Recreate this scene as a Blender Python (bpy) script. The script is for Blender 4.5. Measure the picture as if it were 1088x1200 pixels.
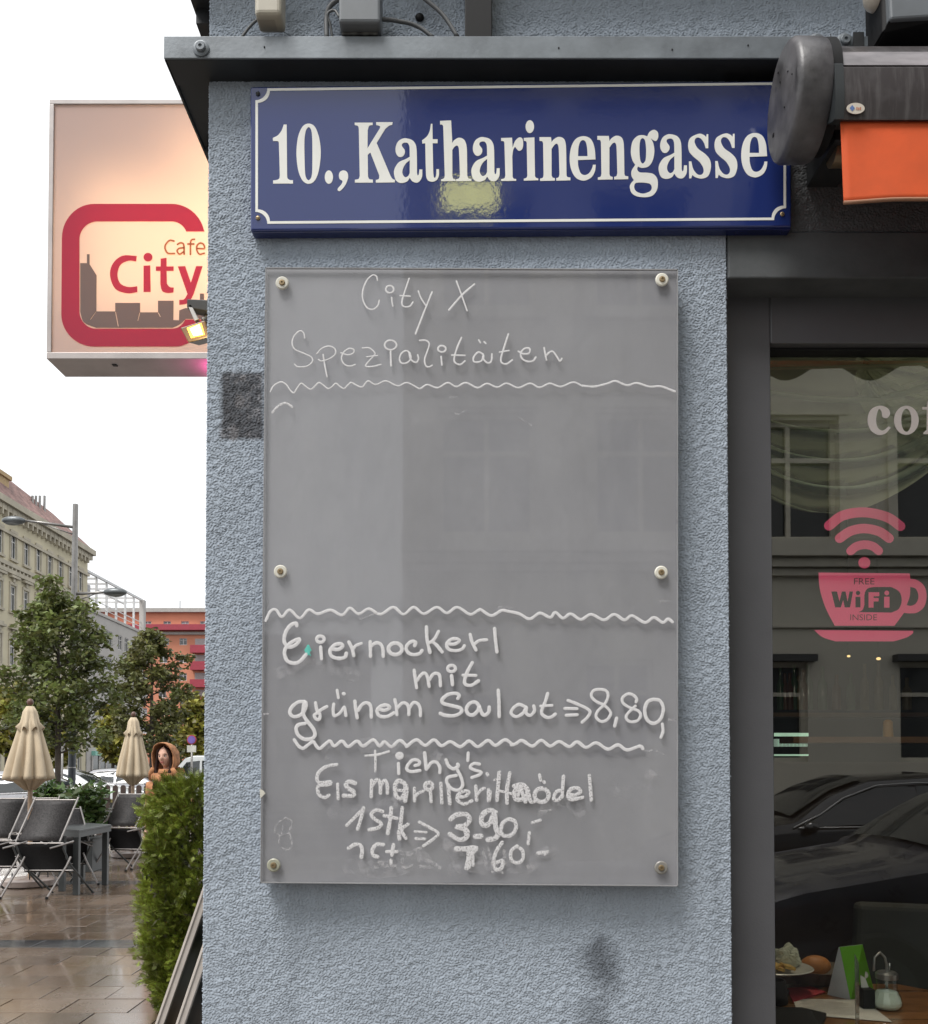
import bpy, bmesh, math, random
import numpy as np
from mathutils import Vector, Matrix, Quaternion, noise as mnoise
random.seed(7); rng = np.random.default_rng(11)
sc = bpy.context.scene
for o in list(bpy.data.objects): bpy.data.objects.remove(o)

# ------------------------------------------------------------------ camera, world, sun, exposure
FPX, CX, HY, CAMZ, PITCH = 1100.0, 544.0, 895.0, 1.5, math.radians(1.5)
PY0 = HY - FPX * math.tan(PITCH)
cam_d = bpy.data.cameras.new('camera'); cam = bpy.data.objects.new('camera', cam_d); sc.collection.objects.link(cam)
sc.camera = cam
cam.location = (0, 0, CAMZ); cam.rotation_euler = (math.radians(90) + PITCH, 0, 0)
cam_d.sensor_fit = 'HORIZONTAL'; cam_d.sensor_width = 36.0; cam_d.lens = FPX / 1088 * 36
cam_d.shift_y = (PY0 - 600.0) / 1088; cam_d.clip_start = 0.05; cam_d.clip_end = 600
sc.render.resolution_x, sc.render.resolution_y = 928, 1024

SUN_EL, SUN_AZ = math.radians(60), math.radians(-40)   # azimuth measured from -Y towards -X
world = bpy.data.worlds.new('World'); sc.world = world; world.use_nodes = True
wn = world.node_tree; wn.nodes.clear()
sky = wn.nodes.new('ShaderNodeTexSky'); sky.sky_type = 'NISHITA'; sky.sun_disc = False
sky.sun_elevation = SUN_EL; sky.sun_rotation = math.radians(220)
sky.air_density = 1.0; sky.dust_density = 4.0
hs = wn.nodes.new('ShaderNodeHueSaturation'); hs.inputs['Saturation'].default_value = 0.25
mixc = wn.nodes.new('ShaderNodeMix'); mixc.data_type = 'RGBA'; mixc.inputs[0].default_value = 0.85
mixc.inputs[7].default_value = (10.3, 10.5, 10.65, 1)
bg = wn.nodes.new('ShaderNodeBackground'); bg.inputs['Strength'].default_value = 0.086
wo = wn.nodes.new('ShaderNodeOutputWorld')
wn.links.new(sky.outputs[0], hs.inputs['Color']); wn.links.new(hs.outputs[0], mixc.inputs[6])
wn.links.new(mixc.outputs[2], bg.inputs['Color']); wn.links.new(bg.outputs[0], wo.inputs[0])

sun_d = bpy.data.lights.new('sun', 'SUN'); sun = bpy.data.objects.new('sun', sun_d); sc.collection.objects.link(sun)
sun_d.energy = 2.0; sun_d.angle = math.radians(24); sun_d.color = (1.0, 0.97, 0.93)
sdir = Vector((math.sin(SUN_AZ) * math.cos(SUN_EL), -math.cos(SUN_AZ) * math.cos(SUN_EL), math.sin(SUN_EL)))
sun.rotation_euler = sdir.to_track_quat('Z', 'Y').to_euler()
sc.view_settings.view_transform = 'Standard'; sc.view_settings.look = 'None'
sc.view_settings.exposure = 0.66; sc.view_settings.gamma = 1.0; sc.view_settings.use_curve_mapping = False
sc.cycles.max_bounces = 8; sc.cycles.transparent_max_bounces = 16
sc.cycles.use_denoising = True

# a pixel of the 1088x1200 photograph -> the point at distance Y in front of the camera
_c, _s = math.cos(PITCH), math.sin(PITCH)
def P(px, py, Y):
    u = (px - CX) / FPX; v = (PY0 - py) / FPX
    dy = _c - v * _s; dz = _s + v * _c
    t = Y / dy
    return Vector((u * t, Y, CAMZ + dz * t))
def Xat(px, Y, py=895): return P(px, py, Y).x
def Zat(py, Y): return P(CX, py, Y).z

# ------------------------------------------------------------------ materials
def newmat(name):
    m = bpy.data.materials.new(name); m.use_nodes = True
    nt = m.node_tree; b = nt.nodes['Principled BSDF']
    return m, nt, b
def N(nt, t, **kw):
    n = nt.nodes.new(t)
    for k, v in kw.items():
        if k in n.inputs: n.inputs[k].default_value = v
        else: setattr(n, k, v)
    return n
def L(nt, a, b): nt.links.new(a, b)
def MT(nt, op, a, b=None, c=None, clamp=False):
    n = nt.nodes.new('ShaderNodeMath'); n.operation = op; n.use_clamp = clamp
    for i, v in enumerate((a, b, c)):
        if v is None: continue
        if isinstance(v, (int, float)): n.inputs[i].default_value = v
        else: nt.links.new(v, n.inputs[i])
    return n.outputs[0]
def mixcol(nt, f, a, b):
    n = nt.nodes.new('ShaderNodeMix'); n.data_type = 'RGBA'
    for i, v in ((0, f), (6, a), (7, b)):
        if isinstance(v, (int, float)): n.inputs[i].default_value = v
        elif isinstance(v, tuple): n.inputs[i].default_value = v + (1,) if len(v) == 3 else v
        else: nt.links.new(v, n.inputs[i])
    return n.outputs[2]
def mat(name, col, rough=0.6, metal=0.0, var=0.12, vscale=6.0, bump=0.0, bscale=60.0, bdist=0.002, rvar=0.12, spec=0.5, coat=0.0,
        island=0.0, stretch=None, objrand=0.0, coord='Object', col2=None, emit=0.0, transl=0.0):
    m, nt, b = newmat(name)
    tc = N(nt, 'ShaderNodeTexCoord'); mp = N(nt, 'ShaderNodeMapping')
    if stretch: mp.inputs['Scale'].default_value = stretch
    L(nt, tc.outputs[coord], mp.inputs[0])
    nz = N(nt, 'ShaderNodeTexNoise', Scale=vscale, Detail=6.0, Roughness=0.6); L(nt, mp.outputs[0], nz.inputs['Vector'])
    lo = tuple(c * (1 - var * 1.6) for c in col); hi = tuple(min(1, c * (1 + var * 1.6)) for c in (col2 or col))
    f = MT(nt, 'MULTIPLY_ADD', nz.outputs[0], 2.2, -0.6, clamp=True)
    c = mixcol(nt, f, lo, hi)
    val = None
    if island:
        g = N(nt, 'ShaderNodeNewGeometry'); val = MT(nt, 'MULTIPLY_ADD', g.outputs['Random Per Island'], 2 * island, 1 - island)
        hue = MT(nt, 'MULTIPLY_ADD', g.outputs['Random Per Island'], 0.05, 0.475)
    if objrand:
        oi = N(nt, 'ShaderNodeObjectInfo'); val = MT(nt, 'MULTIPLY_ADD', oi.outputs['Random'], 2 * objrand, 1 - objrand)
    if val is not None:
        h = N(nt, 'ShaderNodeHueSaturation'); L(nt, c, h.inputs['Color']); L(nt, val, h.inputs['Value'])
        if island: L(nt, hue, h.inputs['Hue'])
        c = h.outputs[0]
    L(nt, c, b.inputs['Base Color'])
    r = MT(nt, 'MULTIPLY_ADD', nz.outputs[0], rvar * 2, rough - rvar, clamp=True); L(nt, r, b.inputs['Roughness'])
    b.inputs['Metallic'].default_value = metal
    b.inputs['Specular IOR Level'].default_value = spec
    b.inputs['Coat Weight'].default_value = coat; b.inputs['Coat Roughness'].default_value = 0.05
    if bump:
        bz = N(nt, 'ShaderNodeTexNoise', Scale=bscale, Detail=4.0, Roughness=0.55); L(nt, mp.outputs[0], bz.inputs['Vector'])
        bp = N(nt, 'ShaderNodeBump', Strength=bump, Distance=bdist); L(nt, bz.outputs[0], bp.inputs['Height'])
        L(nt, bp.outputs[0], b.inputs['Normal'])
    if emit:
        L(nt, c, b.inputs['Emission Color']); b.inputs['Emission Strength'].default_value = emit
    if transl:
        tr = N(nt, 'ShaderNodeBsdfTranslucent'); L(nt, c, tr.inputs[0]); mx = N(nt, 'ShaderNodeMixShader'); mx.inputs[0].default_value = transl
        L(nt, b.outputs[0], mx.inputs[1]); L(nt, tr.outputs[0], mx.inputs[2]); L(nt, mx.outputs[0], nt.nodes['Material Output'].inputs[0])
    return m
def glassy(name, refl, tint=(1, 1, 1), rough=0.0, dirt=0.0):
    """thin sheet: transparent with a mirror share; no refraction"""
    m, nt, b = newmat(name); nt.nodes.remove(b)
    t = N(nt, 'ShaderNodeBsdfTransparent'); t.inputs[0].default_value = tint + (1,)
    g = N(nt, 'ShaderNodeBsdfGlossy', Roughness=rough)
    lw = N(nt, 'ShaderNodeLayerWeight', Blend=.5); ge = N(nt, 'ShaderNodeNewGeometry')
    f = MT(nt, 'MULTIPLY_ADD', MT(nt, 'POWER', lw.outputs['Facing'], 5.0), 1 - refl, refl)      # Schlick, outer faces only
    f = MT(nt, 'MULTIPLY', f, MT(nt, 'SUBTRACT', 1.0, ge.outputs['Backfacing']))
    mx = N(nt, 'ShaderNodeMixShader'); L(nt, f, mx.inputs[0]); L(nt, t.outputs[0], mx.inputs[1]); L(nt, g.outputs[0], mx.inputs[2])
    out = mx.outputs[0]
    if dirt:
        d = N(nt, 'ShaderNodeBsdfDiffuse'); d.inputs[0].default_value = (.7, .7, .7, 1)
        tc = N(nt, 'ShaderNodeTexCoord'); mp = N(nt, 'ShaderNodeMapping'); mp.inputs['Scale'].default_value = (3, 3, 1.2)
        L(nt, tc.outputs['Object'], mp.inputs[0]); nz = N(nt, 'ShaderNodeTexNoise', Scale=4.0, Detail=8.0, Roughness=0.7); L(nt, mp.outputs[0], nz.inputs['Vector'])
        k = MT(nt, 'MULTIPLY', MT(nt, 'MULTIPLY_ADD', nz.outputs[0], 3.0, -1.2, clamp=True), dirt)
        m2 = N(nt, 'ShaderNodeMixShader'); L(nt, k, m2.inputs[0]); L(nt, out, m2.inputs[1]); L(nt, d.outputs[0], m2.inputs[2]); out = m2.outputs[0]
    L(nt, out, nt.nodes['Material Output'].inputs[0])
    return m
def film(name, col, diff, dcol=None, noise_scale=0, thresh=0.5, amt=1.0):
    """coloured film: tints what shines through and scatters a little"""
    m, nt, b = newmat(name); nt.nodes.remove(b)
    t = N(nt, 'ShaderNodeBsdfTransparent'); t.inputs[0].default_value = col + (1,)
    d = N(nt, 'ShaderNodeBsdfDiffuse'); d.inputs[0].default_value = (dcol or col) + (1,)
    mx = N(nt, 'ShaderNodeMixShader'); mx.inputs[0].default_value = diff
    if noise_scale:
        tc = N(nt, 'ShaderNodeTexCoord'); nz = N(nt, 'ShaderNodeTexNoise', Scale=noise_scale, Detail=5.0, Roughness=0.7); L(nt, tc.outputs['Object'], nz.inputs['Vector'])
        k = MT(nt, 'MULTIPLY_ADD', nz.outputs[0], 9.0, -9.0 * thresh + .5, clamp=True)
        L(nt, MT(nt, 'MULTIPLY', k, amt), mx.inputs[0])
    L(nt, t.outputs[0], mx.inputs[1]); L(nt, d.outputs[0], mx.inputs[2]); L(nt, mx.outputs[0], nt.nodes['Material Output'].inputs[0])
    return m

# ------------------------------------------------------------------ objects and meshes
def tag(o, label=None, cat=None, group=None, kind=None):
    if label: o['label'] = label
    if cat: o['category'] = cat
    if group: o['group'] = group
    if kind: o['kind'] = kind
    return o
def empty(name, loc=(0, 0, 0), rz=0.0):
    o = bpy.data.objects.new(name, None); sc.collection.objects.link(o); o.location = loc; o.rotation_euler = (0, 0, rz); o.empty_display_size = .1
    return o
def link(name, me, parent=None):
    o = bpy.data.objects.new(name, me); sc.collection.objects.link(o)
    if parent: o.parent = parent
    return o
def copy_tree(o, parent=None):
    c = o.copy(); sc.collection.objects.link(c); c.parent = parent
    for ch in o.children: copy_tree(ch, c)
    return c
class MB:
    def __init__(s): s.v = []; s.f = []
    def add(s, vs, fs):
        n = len(s.v); s.v += [tuple(p) for p in vs]; s.f += [tuple(i + n for i in f) for f in fs]; return s
    def box(s, a, b, M=None):
        x0, y0, z0 = a; x1, y1, z1 = b
        vs = [(x0, y0, z0), (x1, y0, z0), (x1, y1, z0), (x0, y1, z0), (x0, y0, z1), (x1, y0, z1), (x1, y1, z1), (x0, y1, z1)]
        if M: vs = [M @ Vector(p) for p in vs]
        return s.add(vs, [(0, 3, 2, 1), (4, 5, 6, 7), (0, 1, 5, 4), (1, 2, 6, 5), (2, 3, 7, 6), (3, 0, 4, 7)])
    def hexa(s, q, off):
        """quad q (4 points, counter-clockwise seen from the front) pushed back by off"""
        q = [Vector(p) for p in q]; r = [p + Vector(off) for p in q]
        return s.add(q + r, [(0, 1, 2, 3), (7, 6, 5, 4), (0, 4, 5, 1), (1, 5, 6, 2), (2, 6, 7, 3), (3, 7, 4, 0)])
    def tube(s, pts, r, n=8, caps=True, flat=1.0):
        pts = [Vector(p) for p in pts]; R = r if isinstance(r, (list, tuple)) else [r] * len(pts)
        rings = []; up = None
        for i, p in enumerate(pts):
            d = (pts[min(i + 1, len(pts) - 1)] - pts[max(i - 1, 0)]).normalized()
            if up is None or abs(up.dot(d)) > .98:
                up = Vector((0, 0, 1)) if abs(d.z) < .9 else Vector((0, 1, 0))
            a = d.cross(up).normalized(); b = a.cross(d).normalized(); up = b
            rings.append([p + a * math.cos(2 * math.pi * k / n) * R[i] + b * math.sin(2 * math.pi * k / n) * R[i] * flat for k in range(n)])
        vs = [q for rg in rings for q in rg]; fs = []
        for i in range(len(pts) - 1):
            for k in range(n):
                fs.append((i * n + k, i * n + (k + 1) % n, (i + 1) * n + (k + 1) % n, (i + 1) * n + k))
        if caps: fs.append(tuple(range(n))[::-1]); fs.append(tuple((len(pts) - 1) * n + k for k in range(n)))
        return s.add(vs, fs)
    def lathe(s, prof, c=(0, 0, 0), n=20, fr=None):
        """prof: (radius, z) pairs about z through c; fr(angle, z) scales the radius"""
        vs = []; fs = []
        for (r, z) in prof:
            for k in range(n):
                a = 2 * math.pi * k / n; q = r * (fr(a, z) if fr else 1)
                vs.append((c[0] + q * math.cos(a), c[1] + q * math.sin(a), c[2] + z))
        for i in range(len(prof) - 1):
            for k in range(n): fs.append((i * n + k, i * n + (k + 1) % n, (i + 1) * n + (k + 1) % n, (i + 1) * n + k))
        fs.append(tuple(range(n))[::-1]); fs.append(tuple((len(prof) - 1) * n + k for k in range(n)))
        return s.add(vs, fs)
    def ball(s, c, r, n=12, m=8, M=None):
        rx, ry, rz = r if isinstance(r, tuple) else (r, r, r)
        vs = [(0, 0, -rz)]
        for i in range(1, m):
            t = -math.pi / 2 + math.pi * i / m
            for k in range(n): vs.append((rx * math.cos(t) * math.cos(2 * math.pi * k / n), ry * math.cos(t) * math.sin(2 * math.pi * k / n), rz * math.sin(t)))
        vs.append((0, 0, rz)); fs = []
        for k in range(n): fs.append((0, 1 + (k + 1) % n, 1 + k))
        for i in range(m - 2):
            for k in range(n): fs.append((1 + i * n + k, 1 + i * n + (k + 1) % n, 1 + (i + 1) * n + (k + 1) % n, 1 + (i + 1) * n + k))
        t = len(vs) - 1
        for k in range(n): fs.append((t, 1 + (m - 2) * n + k, 1 + (m - 2) * n + (k + 1) % n))
        vs = [(M @ Vector(p) if M else Vector(p)) + Vector(c) for p in vs]
        return s.add(vs, fs)
    def build(s, name, m, parent=None, smooth=False, bevel=0, seg=2, mats=None):
        me = bpy.data.meshes.new(name); me.from_pydata(s.v, [], s.f)
        for mm in ([m] if mats is None else mats): me.materials.append(mm)
        me.validate(); me.update()
        bm = bmesh.new(); bm.from_mesh(me); bmesh.ops.recalc_face_normals(bm, faces=bm.faces); bm.to_mesh(me); bm.free()
        if smooth: me.shade_smooth() if smooth is True else me.shade_smooth()
        if smooth and smooth is not True: me.set_sharp_from_angle(angle=math.radians(smooth))
        o = link(name, me, parent)
        if bevel:
            b = o.modifiers.new('bevel', 'BEVEL'); b.width = bevel; b.segments = seg; b.limit_method = 'ANGLE'; b.angle_limit = math.radians(40)
        return o
def numesh(name, V, F, m, parent=None, smooth=False):
    """big mesh from numpy arrays; F is (n,4) or (n,3)"""
    me = bpy.data.meshes.new(name); k = F.shape[1]
    me.vertices.add(len(V)); me.vertices.foreach_set('co', V.astype(np.float32).ravel())
    me.loops.add(F.size); me.loops.foreach_set('vertex_index', F.astype(np.int32).ravel())
    me.polygons.add(len(F)); me.polygons.foreach_set('loop_start', np.arange(0, F.size, k, dtype=np.int32))
    me.polygons.foreach_set('loop_total', np.full(len(F), k, dtype=np.int32))
    me.update(calc_edges=True); me.materials.append(m)
    if smooth: me.shade_smooth()
    return link(name, me, parent)
def holed(mb, T, W, H, holes, depth):
    """wall of W x H with rectangular holes (u0,u1,v0,v1) and reveals of the given depth; T(u,v,w) -> point"""
    us = sorted({0, W, *[h[0] for h in holes], *[h[1] for h in holes]}); vs = sorted({0, H, *[h[2] for h in holes], *[h[3] for h in holes]})
    us = [u for u in us if 0 <= u <= W]; vs = [v for v in vs if 0 <= v <= H]
    for i in range(len(us) - 1):
        for j in range(len(vs) - 1):
            cu, cv = (us[i] + us[i + 1]) / 2, (vs[j] + vs[j + 1]) / 2
            if any(h[0] < cu < h[1] and h[2] < cv < h[3] for h in holes): continue
            mb.add([T(us[i], vs[j], 0), T(us[i + 1], vs[j], 0), T(us[i + 1], vs[j + 1], 0), T(us[i], vs[j + 1], 0)], [(0, 1, 2, 3)])
    for (a, b, c, d) in holes:
        q = [(a, c), (b, c), (b, d), (a, d)]
        for k in range(4):
            (u0, v0), (u1, v1) = q[k], q[(k + 1) % 4]
            mb.add([T(u0, v0, 0), T(u1, v1, 0), T(u1, v1, -depth), T(u0, v0, -depth)], [(0, 1, 2, 3)])
def bandnoise(ny, nx, lx, ly, ang=0.0, bw=0.45, seed=1):
    """band-passed noise with wavelengths lx, ly (in cells) turned by ang"""
    r = np.random.default_rng(seed).standard_normal((ny, nx)); F = np.fft.rfft2(r)
    fy = np.fft.fftfreq(ny)[:, None]; fx = np.fft.rfftfreq(nx)[None, :]
    ca, sa = math.cos(ang), math.sin(ang); gx = (fx * ca + fy * sa) * lx; gy = (-fx * sa + fy * ca) * ly
    q = np.sqrt(gx ** 2 + gy ** 2); F *= np.exp(-((q - 1) / bw) ** 2)
    h = np.fft.irfft2(F, s=(ny, nx)); return h / h.std()

# ------------------------------------------------------------------ outlines and strokes drawn in photograph pixels
def frame(x0, y0, s): return lambda p: (x0 + p[0] / s, y0 + p[1] / s)
def outline(pts, sub=5):
    """closed outline; (x,y) is a corner, (x,y,1) is smooth"""
    n = len(pts); out = []
    P2 = [Vector(p[:2]) for p in pts]; sm = [len(p) > 2 for p in pts]
    for i in range(n):
        j = (i + 1) % n; p1, p2 = P2[i], P2[j]
        if not sm[i] and not sm[j]: out.append(tuple(p1)); continue
        t1 = (p2 - P2[i - 1]) * .5 if sm[i] else (p2 - p1) * .8
        t2 = (P2[(j + 1) % n] - p1) * .5 if sm[j] else (p2 - p1) * .8
        d = (p2 - p1).length
        for t in (t1, t2):
            if t.length > d * 1.2: t *= d * 1.2 / t.length
        for k in range(sub):
            t = k / sub; a = 2 * t ** 3 - 3 * t ** 2 + 1; b = t ** 3 - 2 * t ** 2 + t; c = -2 * t ** 3 + 3 * t ** 2; e = t ** 3 - t ** 2
            out.append(tuple(p1 * a + t1 * b + p2 * c + t2 * e))
    return out
def ell(cx, cy, rx, ry, n=24): return [(cx + rx * math.cos(2 * math.pi * k / n), cy + ry * math.sin(2 * math.pi * k / n)) for k in range(n)]
def filled(name, loops, W, m, parent=None, thick=0.0004, extra_mesh=False):
    """even-odd filled shape from pixel loops, mapped to the place by W(px,py,out)"""
    xs = [p[0] for l in loops for p in l]; ys = [p[1] for l in loops for p in l]; cx, cy = sum(xs) / len(xs), sum(ys) / len(ys)
    cu = bpy.data.curves.new(name, 'CURVE'); cu.dimensions = '2D'; cu.fill_mode = 'BOTH'; cu.extrude = 0.5; cu.resolution_u = 1
    for l in loops:
        sp = cu.splines.new('POLY'); sp.points.add(len(l) - 1)
        for k, p in enumerate(l): sp.points[k].co = (p[0] - cx, -(p[1] - cy), 0, 1)
        sp.use_cyclic_u = True
    o = bpy.data.objects.new(name, cu); sc.collection.objects.link(o)
    dg = bpy.context.evaluated_depsgraph_get(); me = bpy.data.meshes.new_from_object(o.evaluated_get(dg))
    bpy.data.objects.remove(o); bpy.data.curves.remove(cu)
    for v in me.vertices:
        v.co = W(v.co.x + cx, -v.co.y + cy, thick * (1 if v.co.z > 0 else 0))
    me.materials.clear(); me.materials.append(m); me.name = name
    return link(name, me, parent)
def smoothline(pts, sub=5):
    if len(pts) < 3: return [Vector(p) for p in pts]
    V = [Vector(p) for p in pts]; V = [V[0] * 2 - V[1]] + V + [V[-1] * 2 - V[-2]]; out = []
    for i in range(1, len(V) - 2):
        for k in range(sub):
            t = k / sub; a, b, c, d = V[i - 1:i + 3]
            out.append(.5 * (2 * b + (c - a) * t + (2 * a - 5 * b + 4 * c - d) * t * t + (3 * b - a - 3 * c + d) * t ** 3))
    out.append(V[-2]); return out
_lift = [0]
def stroke(mb, pts, w, W, sub=5, lift=0.00055, jit=0.10, base=0.0002, close=False):
    """pen stroke of width w (pixels): a low rounded ribbon with round ends"""
    line = smoothline(pts, sub); n = len(line); _lift[0] = (_lift[0] + 1) % 9; b0 = base + _lift[0] * 0.00003
    L_, C_, R_ = [], [], []
    for i, p in enumerate(line):
        d = (line[min(i + 1, n - 1)] - line[max(i - 1, 0)]);
        if d.length < 1e-6: d = Vector((1, 0))
        d.normalize(); q = Vector((-d.y, d.x)); h = w / 2 * (1 + random.uniform(-jit, jit))
        o = b0 + 0.00025 * i / n
        L_.append(W(p.x + q.x * h, p.y + q.y * h, o)); C_.append(W(p.x, p.y, o + lift)); R_.append(W(p.x - q.x * h, p.y - q.y * h, o))
    k0 = len(mb.v); mb.v += [tuple(x) for x in L_ + C_ + R_]
    for i in range(n - 1):
        mb.f.append((k0 + i, k0 + i + 1, k0 + n + i + 1, k0 + n + i)); mb.f.append((k0 + n + i, k0 + n + i + 1, k0 + 2 * n + i + 1, k0 + 2 * n + i))
    for e in (0, n - 1):
        p = line[e]; o = b0 + 0.00025 * e / n; k = len(mb.v); m_ = 10
        mb.v += [tuple(W(p.x + math.cos(2 * math.pi * j / m_) * w / 2, p.y + math.sin(2 * math.pi * j / m_) * w / 2, o - .00002)) for j in range(m_)] + [tuple(W(p.x, p.y, o + lift * .98))]
        for j in range(m_): mb.f.append((k + j, k + (j + 1) % m_, k + m_))
def ring_pts(cx, cy, rx, ry, n=14, a0=-1.9): return [(cx + rx * math.cos(a0 + 2 * math.pi * k / n), cy + ry * math.sin(a0 + 2 * math.pi * k / n)) for k in range(n + 2)]
# ------------------------------------------------------------------ shared materials
M = {}
M['conc'] = mat('dark_render', (.055, .06, .062), .8, bump=.5, bscale=90)
M['frame'] = mat('window_frame_paint', (.085, .085, .092), .42, bump=.15, bscale=300, var=.06)
M['rail'] = mat('grey_painted_steel', (.165, .185, .205), .42, metal=.2, var=.25, vscale=9, bump=.15, bscale=120)
M['darkmetal'] = mat('dark_steel', (.03, .032, .035), .45, metal=.3)
M['black'] = mat('black_plastic', (.010, .010, .011), .6, spec=.25)
M['alu'] = mat('aluminium', (.42, .41, .40), .34, metal=.85, bump=.05)
M['white'] = mat('white_paint', (.72, .70, .66), .45)
M['brass'] = mat('worn_brass_screw', (.32, .24, .14), .45, metal=.7)
M['washer'] = mat('cream_plastic_washer', (.68, .66, .58), .4)
M['greybox'] = mat('grey_plastic', (.16, .175, .19), .5, var=.15)
M['cable'] = mat('grey_cable', (.13, .135, .14), .5)
M['beige'] = mat('beige_plastic', (.42, .39, .32), .45)
M['glassdark'] = mat('far_window_glass', (.045, .05, .055), .08, spec=.9, var=.3, vscale=.7)
M['skin'] = mat('skin', (.58, .34, .25), .5, var=.05)

# plaster with the dark glue patch and the smudge below the board
def plaster_mat(name, col):
    m, nt, b = newmat(name)
    tc = N(nt, 'ShaderNodeTexCoord'); xyz = N(nt, 'ShaderNodeSeparateXYZ'); L(nt, tc.outputs['Object'], xyz.inputs[0])
    n1 = N(nt, 'ShaderNodeTexNoise', Scale=5.0, Detail=8.0, Roughness=.65); L(nt, tc.outputs['Object'], n1.inputs['Vector'])
    n2 = N(nt, 'ShaderNodeTexNoise', Scale=230.0, Detail=3.0); L(nt, tc.outputs['Object'], n2.inputs['Vector'])
    n3 = N(nt, 'ShaderNodeTexNoise', Scale=28.0, Detail=6.0, Roughness=.7); L(nt, tc.outputs['Object'], n3.inputs['Vector'])
    c = mixcol(nt, MT(nt, 'MULTIPLY_ADD', n1.outputs[0], 2.4, -.7, clamp=True), tuple(x * .86 for x in col), tuple(x * 1.1 for x in col))
    c = mixcol(nt, MT(nt, 'MULTIPLY_ADD', n2.outputs[0], 3.0, -1.6, clamp=True), c, tuple(x * .55 for x in col))
    mps = N(nt, 'ShaderNodeMapping'); mps.inputs['Scale'].default_value = (14, 14, 1.1); L(nt, tc.outputs['Object'], mps.inputs[0])
    n5 = N(nt, 'ShaderNodeTexNoise', Scale=1.0, Detail=7.0, Roughness=.65); L(nt, mps.outputs[0], n5.inputs['Vector'])
    c = mixcol(nt, MT(nt, 'MULTIPLY_ADD', n5.outputs[0], 2.6, -1.35, clamp=True), c, tuple(x * .66 for x in col))
    n6 = N(nt, 'ShaderNodeTexNoise', Scale=19.0, Detail=7.0, Roughness=.75); L(nt, tc.outputs['Object'], n6.inputs['Vector'])
    c = mixcol(nt, MT(nt, 'MULTIPLY_ADD', n6.outputs[0], 5.0, -3.1, clamp=True), c, tuple(x * .70 for x in col))
    # glue patch
    a = P(256, 434, 1.8); d = P(312, 517, 1.8)
    def edge(v, lo, hi, soft):
        w = MT(nt, 'MULTIPLY_ADD', n3.outputs[0], .010, -.005); v = MT(nt, 'ADD', v, w)
        return MT(nt, 'MULTIPLY', MT(nt, 'MULTIPLY_ADD', v, 1 / soft, -lo / soft, clamp=True), MT(nt, 'MULTIPLY_ADD', v, -1 / soft, hi / soft, clamp=True))
    pm = MT(nt, 'MULTIPLY', edge(xyz.outputs[0], a.x, d.x, .011), edge(xyz.outputs[2], d.z, a.z, .008))
    n4 = N(nt, 'ShaderNodeTexNoise', Scale=90.0, Detail=6.0, Roughness=.75); L(nt, tc.outputs['Object'], n4.inputs['Vector']); lite = MT(nt, 'MULTIPLY_ADD', MT(nt, 'MULTIPLY', n4.outputs[0], n3.outputs[0]), 9.0, -2.35, clamp=True)
    pc = mixcol(nt, lite, (.062, .062, .068), (.27, .27, .29))
    c = mixcol(nt, MT(nt, 'MULTIPLY', pm, MT(nt, 'MULTIPLY_ADD', n4.outputs[0], .8, .5, clamp=True)), c, pc)
    def fleck(px, py, rx, rz):
        q = P(px, py, 1.8); x = MT(nt, 'MULTIPLY', MT(nt, 'SUBTRACT', xyz.outputs[0], q.x), 1 / rx); z = MT(nt, 'MULTIPLY', MT(nt, 'SUBTRACT', xyz.outputs[2], q.z), 1 / rz)
        w = MT(nt, 'SUBTRACT', 1.0, MT(nt, 'ADD', MT(nt, 'MULTIPLY', x, x), MT(nt, 'MULTIPLY', z, z)), clamp=True)
        n7 = N(nt, 'ShaderNodeTexNoise', Scale=230.0, Detail=5.0, Roughness=.8); L(nt, tc.outputs['Object'], n7.inputs['Vector'])
        return MT(nt, 'MULTIPLY_ADD', MT(nt, 'MULTIPLY', w, n7.outputs[0]), 16.0, -6.0, clamp=True)
    for a_ in ((274, 508, .020, .034), (285, 443, .014, .014), (281, 470, .022, .03)): c = mixcol(nt, MT(nt, 'MULTIPLY', fleck(*a_), .5), c, (.26, .25, .26))
    # smudge
    s0 = P(700, 1150, 1.8)
    def blob(cx, cz, rx, rz, amt):
        x = MT(nt, 'MULTIPLY', MT(nt, 'SUBTRACT', xyz.outputs[0], cx), 1 / rx); z = MT(nt, 'MULTIPLY', MT(nt, 'SUBTRACT', xyz.outputs[2], cz), 1 / rz)
        q = MT(nt, 'ADD', MT(nt, 'MULTIPLY', x, x), MT(nt, 'MULTIPLY', z, z))
        q = MT(nt, 'ADD', q, MT(nt, 'MULTIPLY_ADD', n3.outputs[0], 1.6, -.8))
        return MT(nt, 'MULTIPLY', MT(nt, 'SUBTRACT', 1.05, q, clamp=True), amt)
    for (px, py, rx, rz, amt) in ((703, 1128, .052, .055, .50), (714, 1152, .034, .045, .40), (696, 1192, .042, .055, .45), (700, 1122, .024, .05, .35)):
        q = P(px, py, 1.8); c = mixcol(nt, blob(q.x, q.z, rx, rz, amt), c, (.05, .055, .065))
    L(nt, c, b.inputs['Base Color']); b.inputs['Roughness'].default_value = .85; b.inputs['Specular IOR Level'].default_value = .3
    bz = N(nt, 'ShaderNodeTexNoise', Scale=420.0, Detail=3.0); L(nt, tc.outputs['Object'], bz.inputs['Vector'])
    bp = N(nt, 'ShaderNodeBump', Strength=.35, Distance=.001); L(nt, bz.outputs[0], bp.inputs['Height']); L(nt, bp.outputs[0], b.inputs['Normal'])
    return m
M['plaster'] = plaster_mat('blue_grey_plaster', (.388, .442, .512))
M['plasterdark'] = mat('dark_painted_plaster', (.085, .09, .095), .75, bump=.6, bscale=160, bdist=.003, var=.1)

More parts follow.
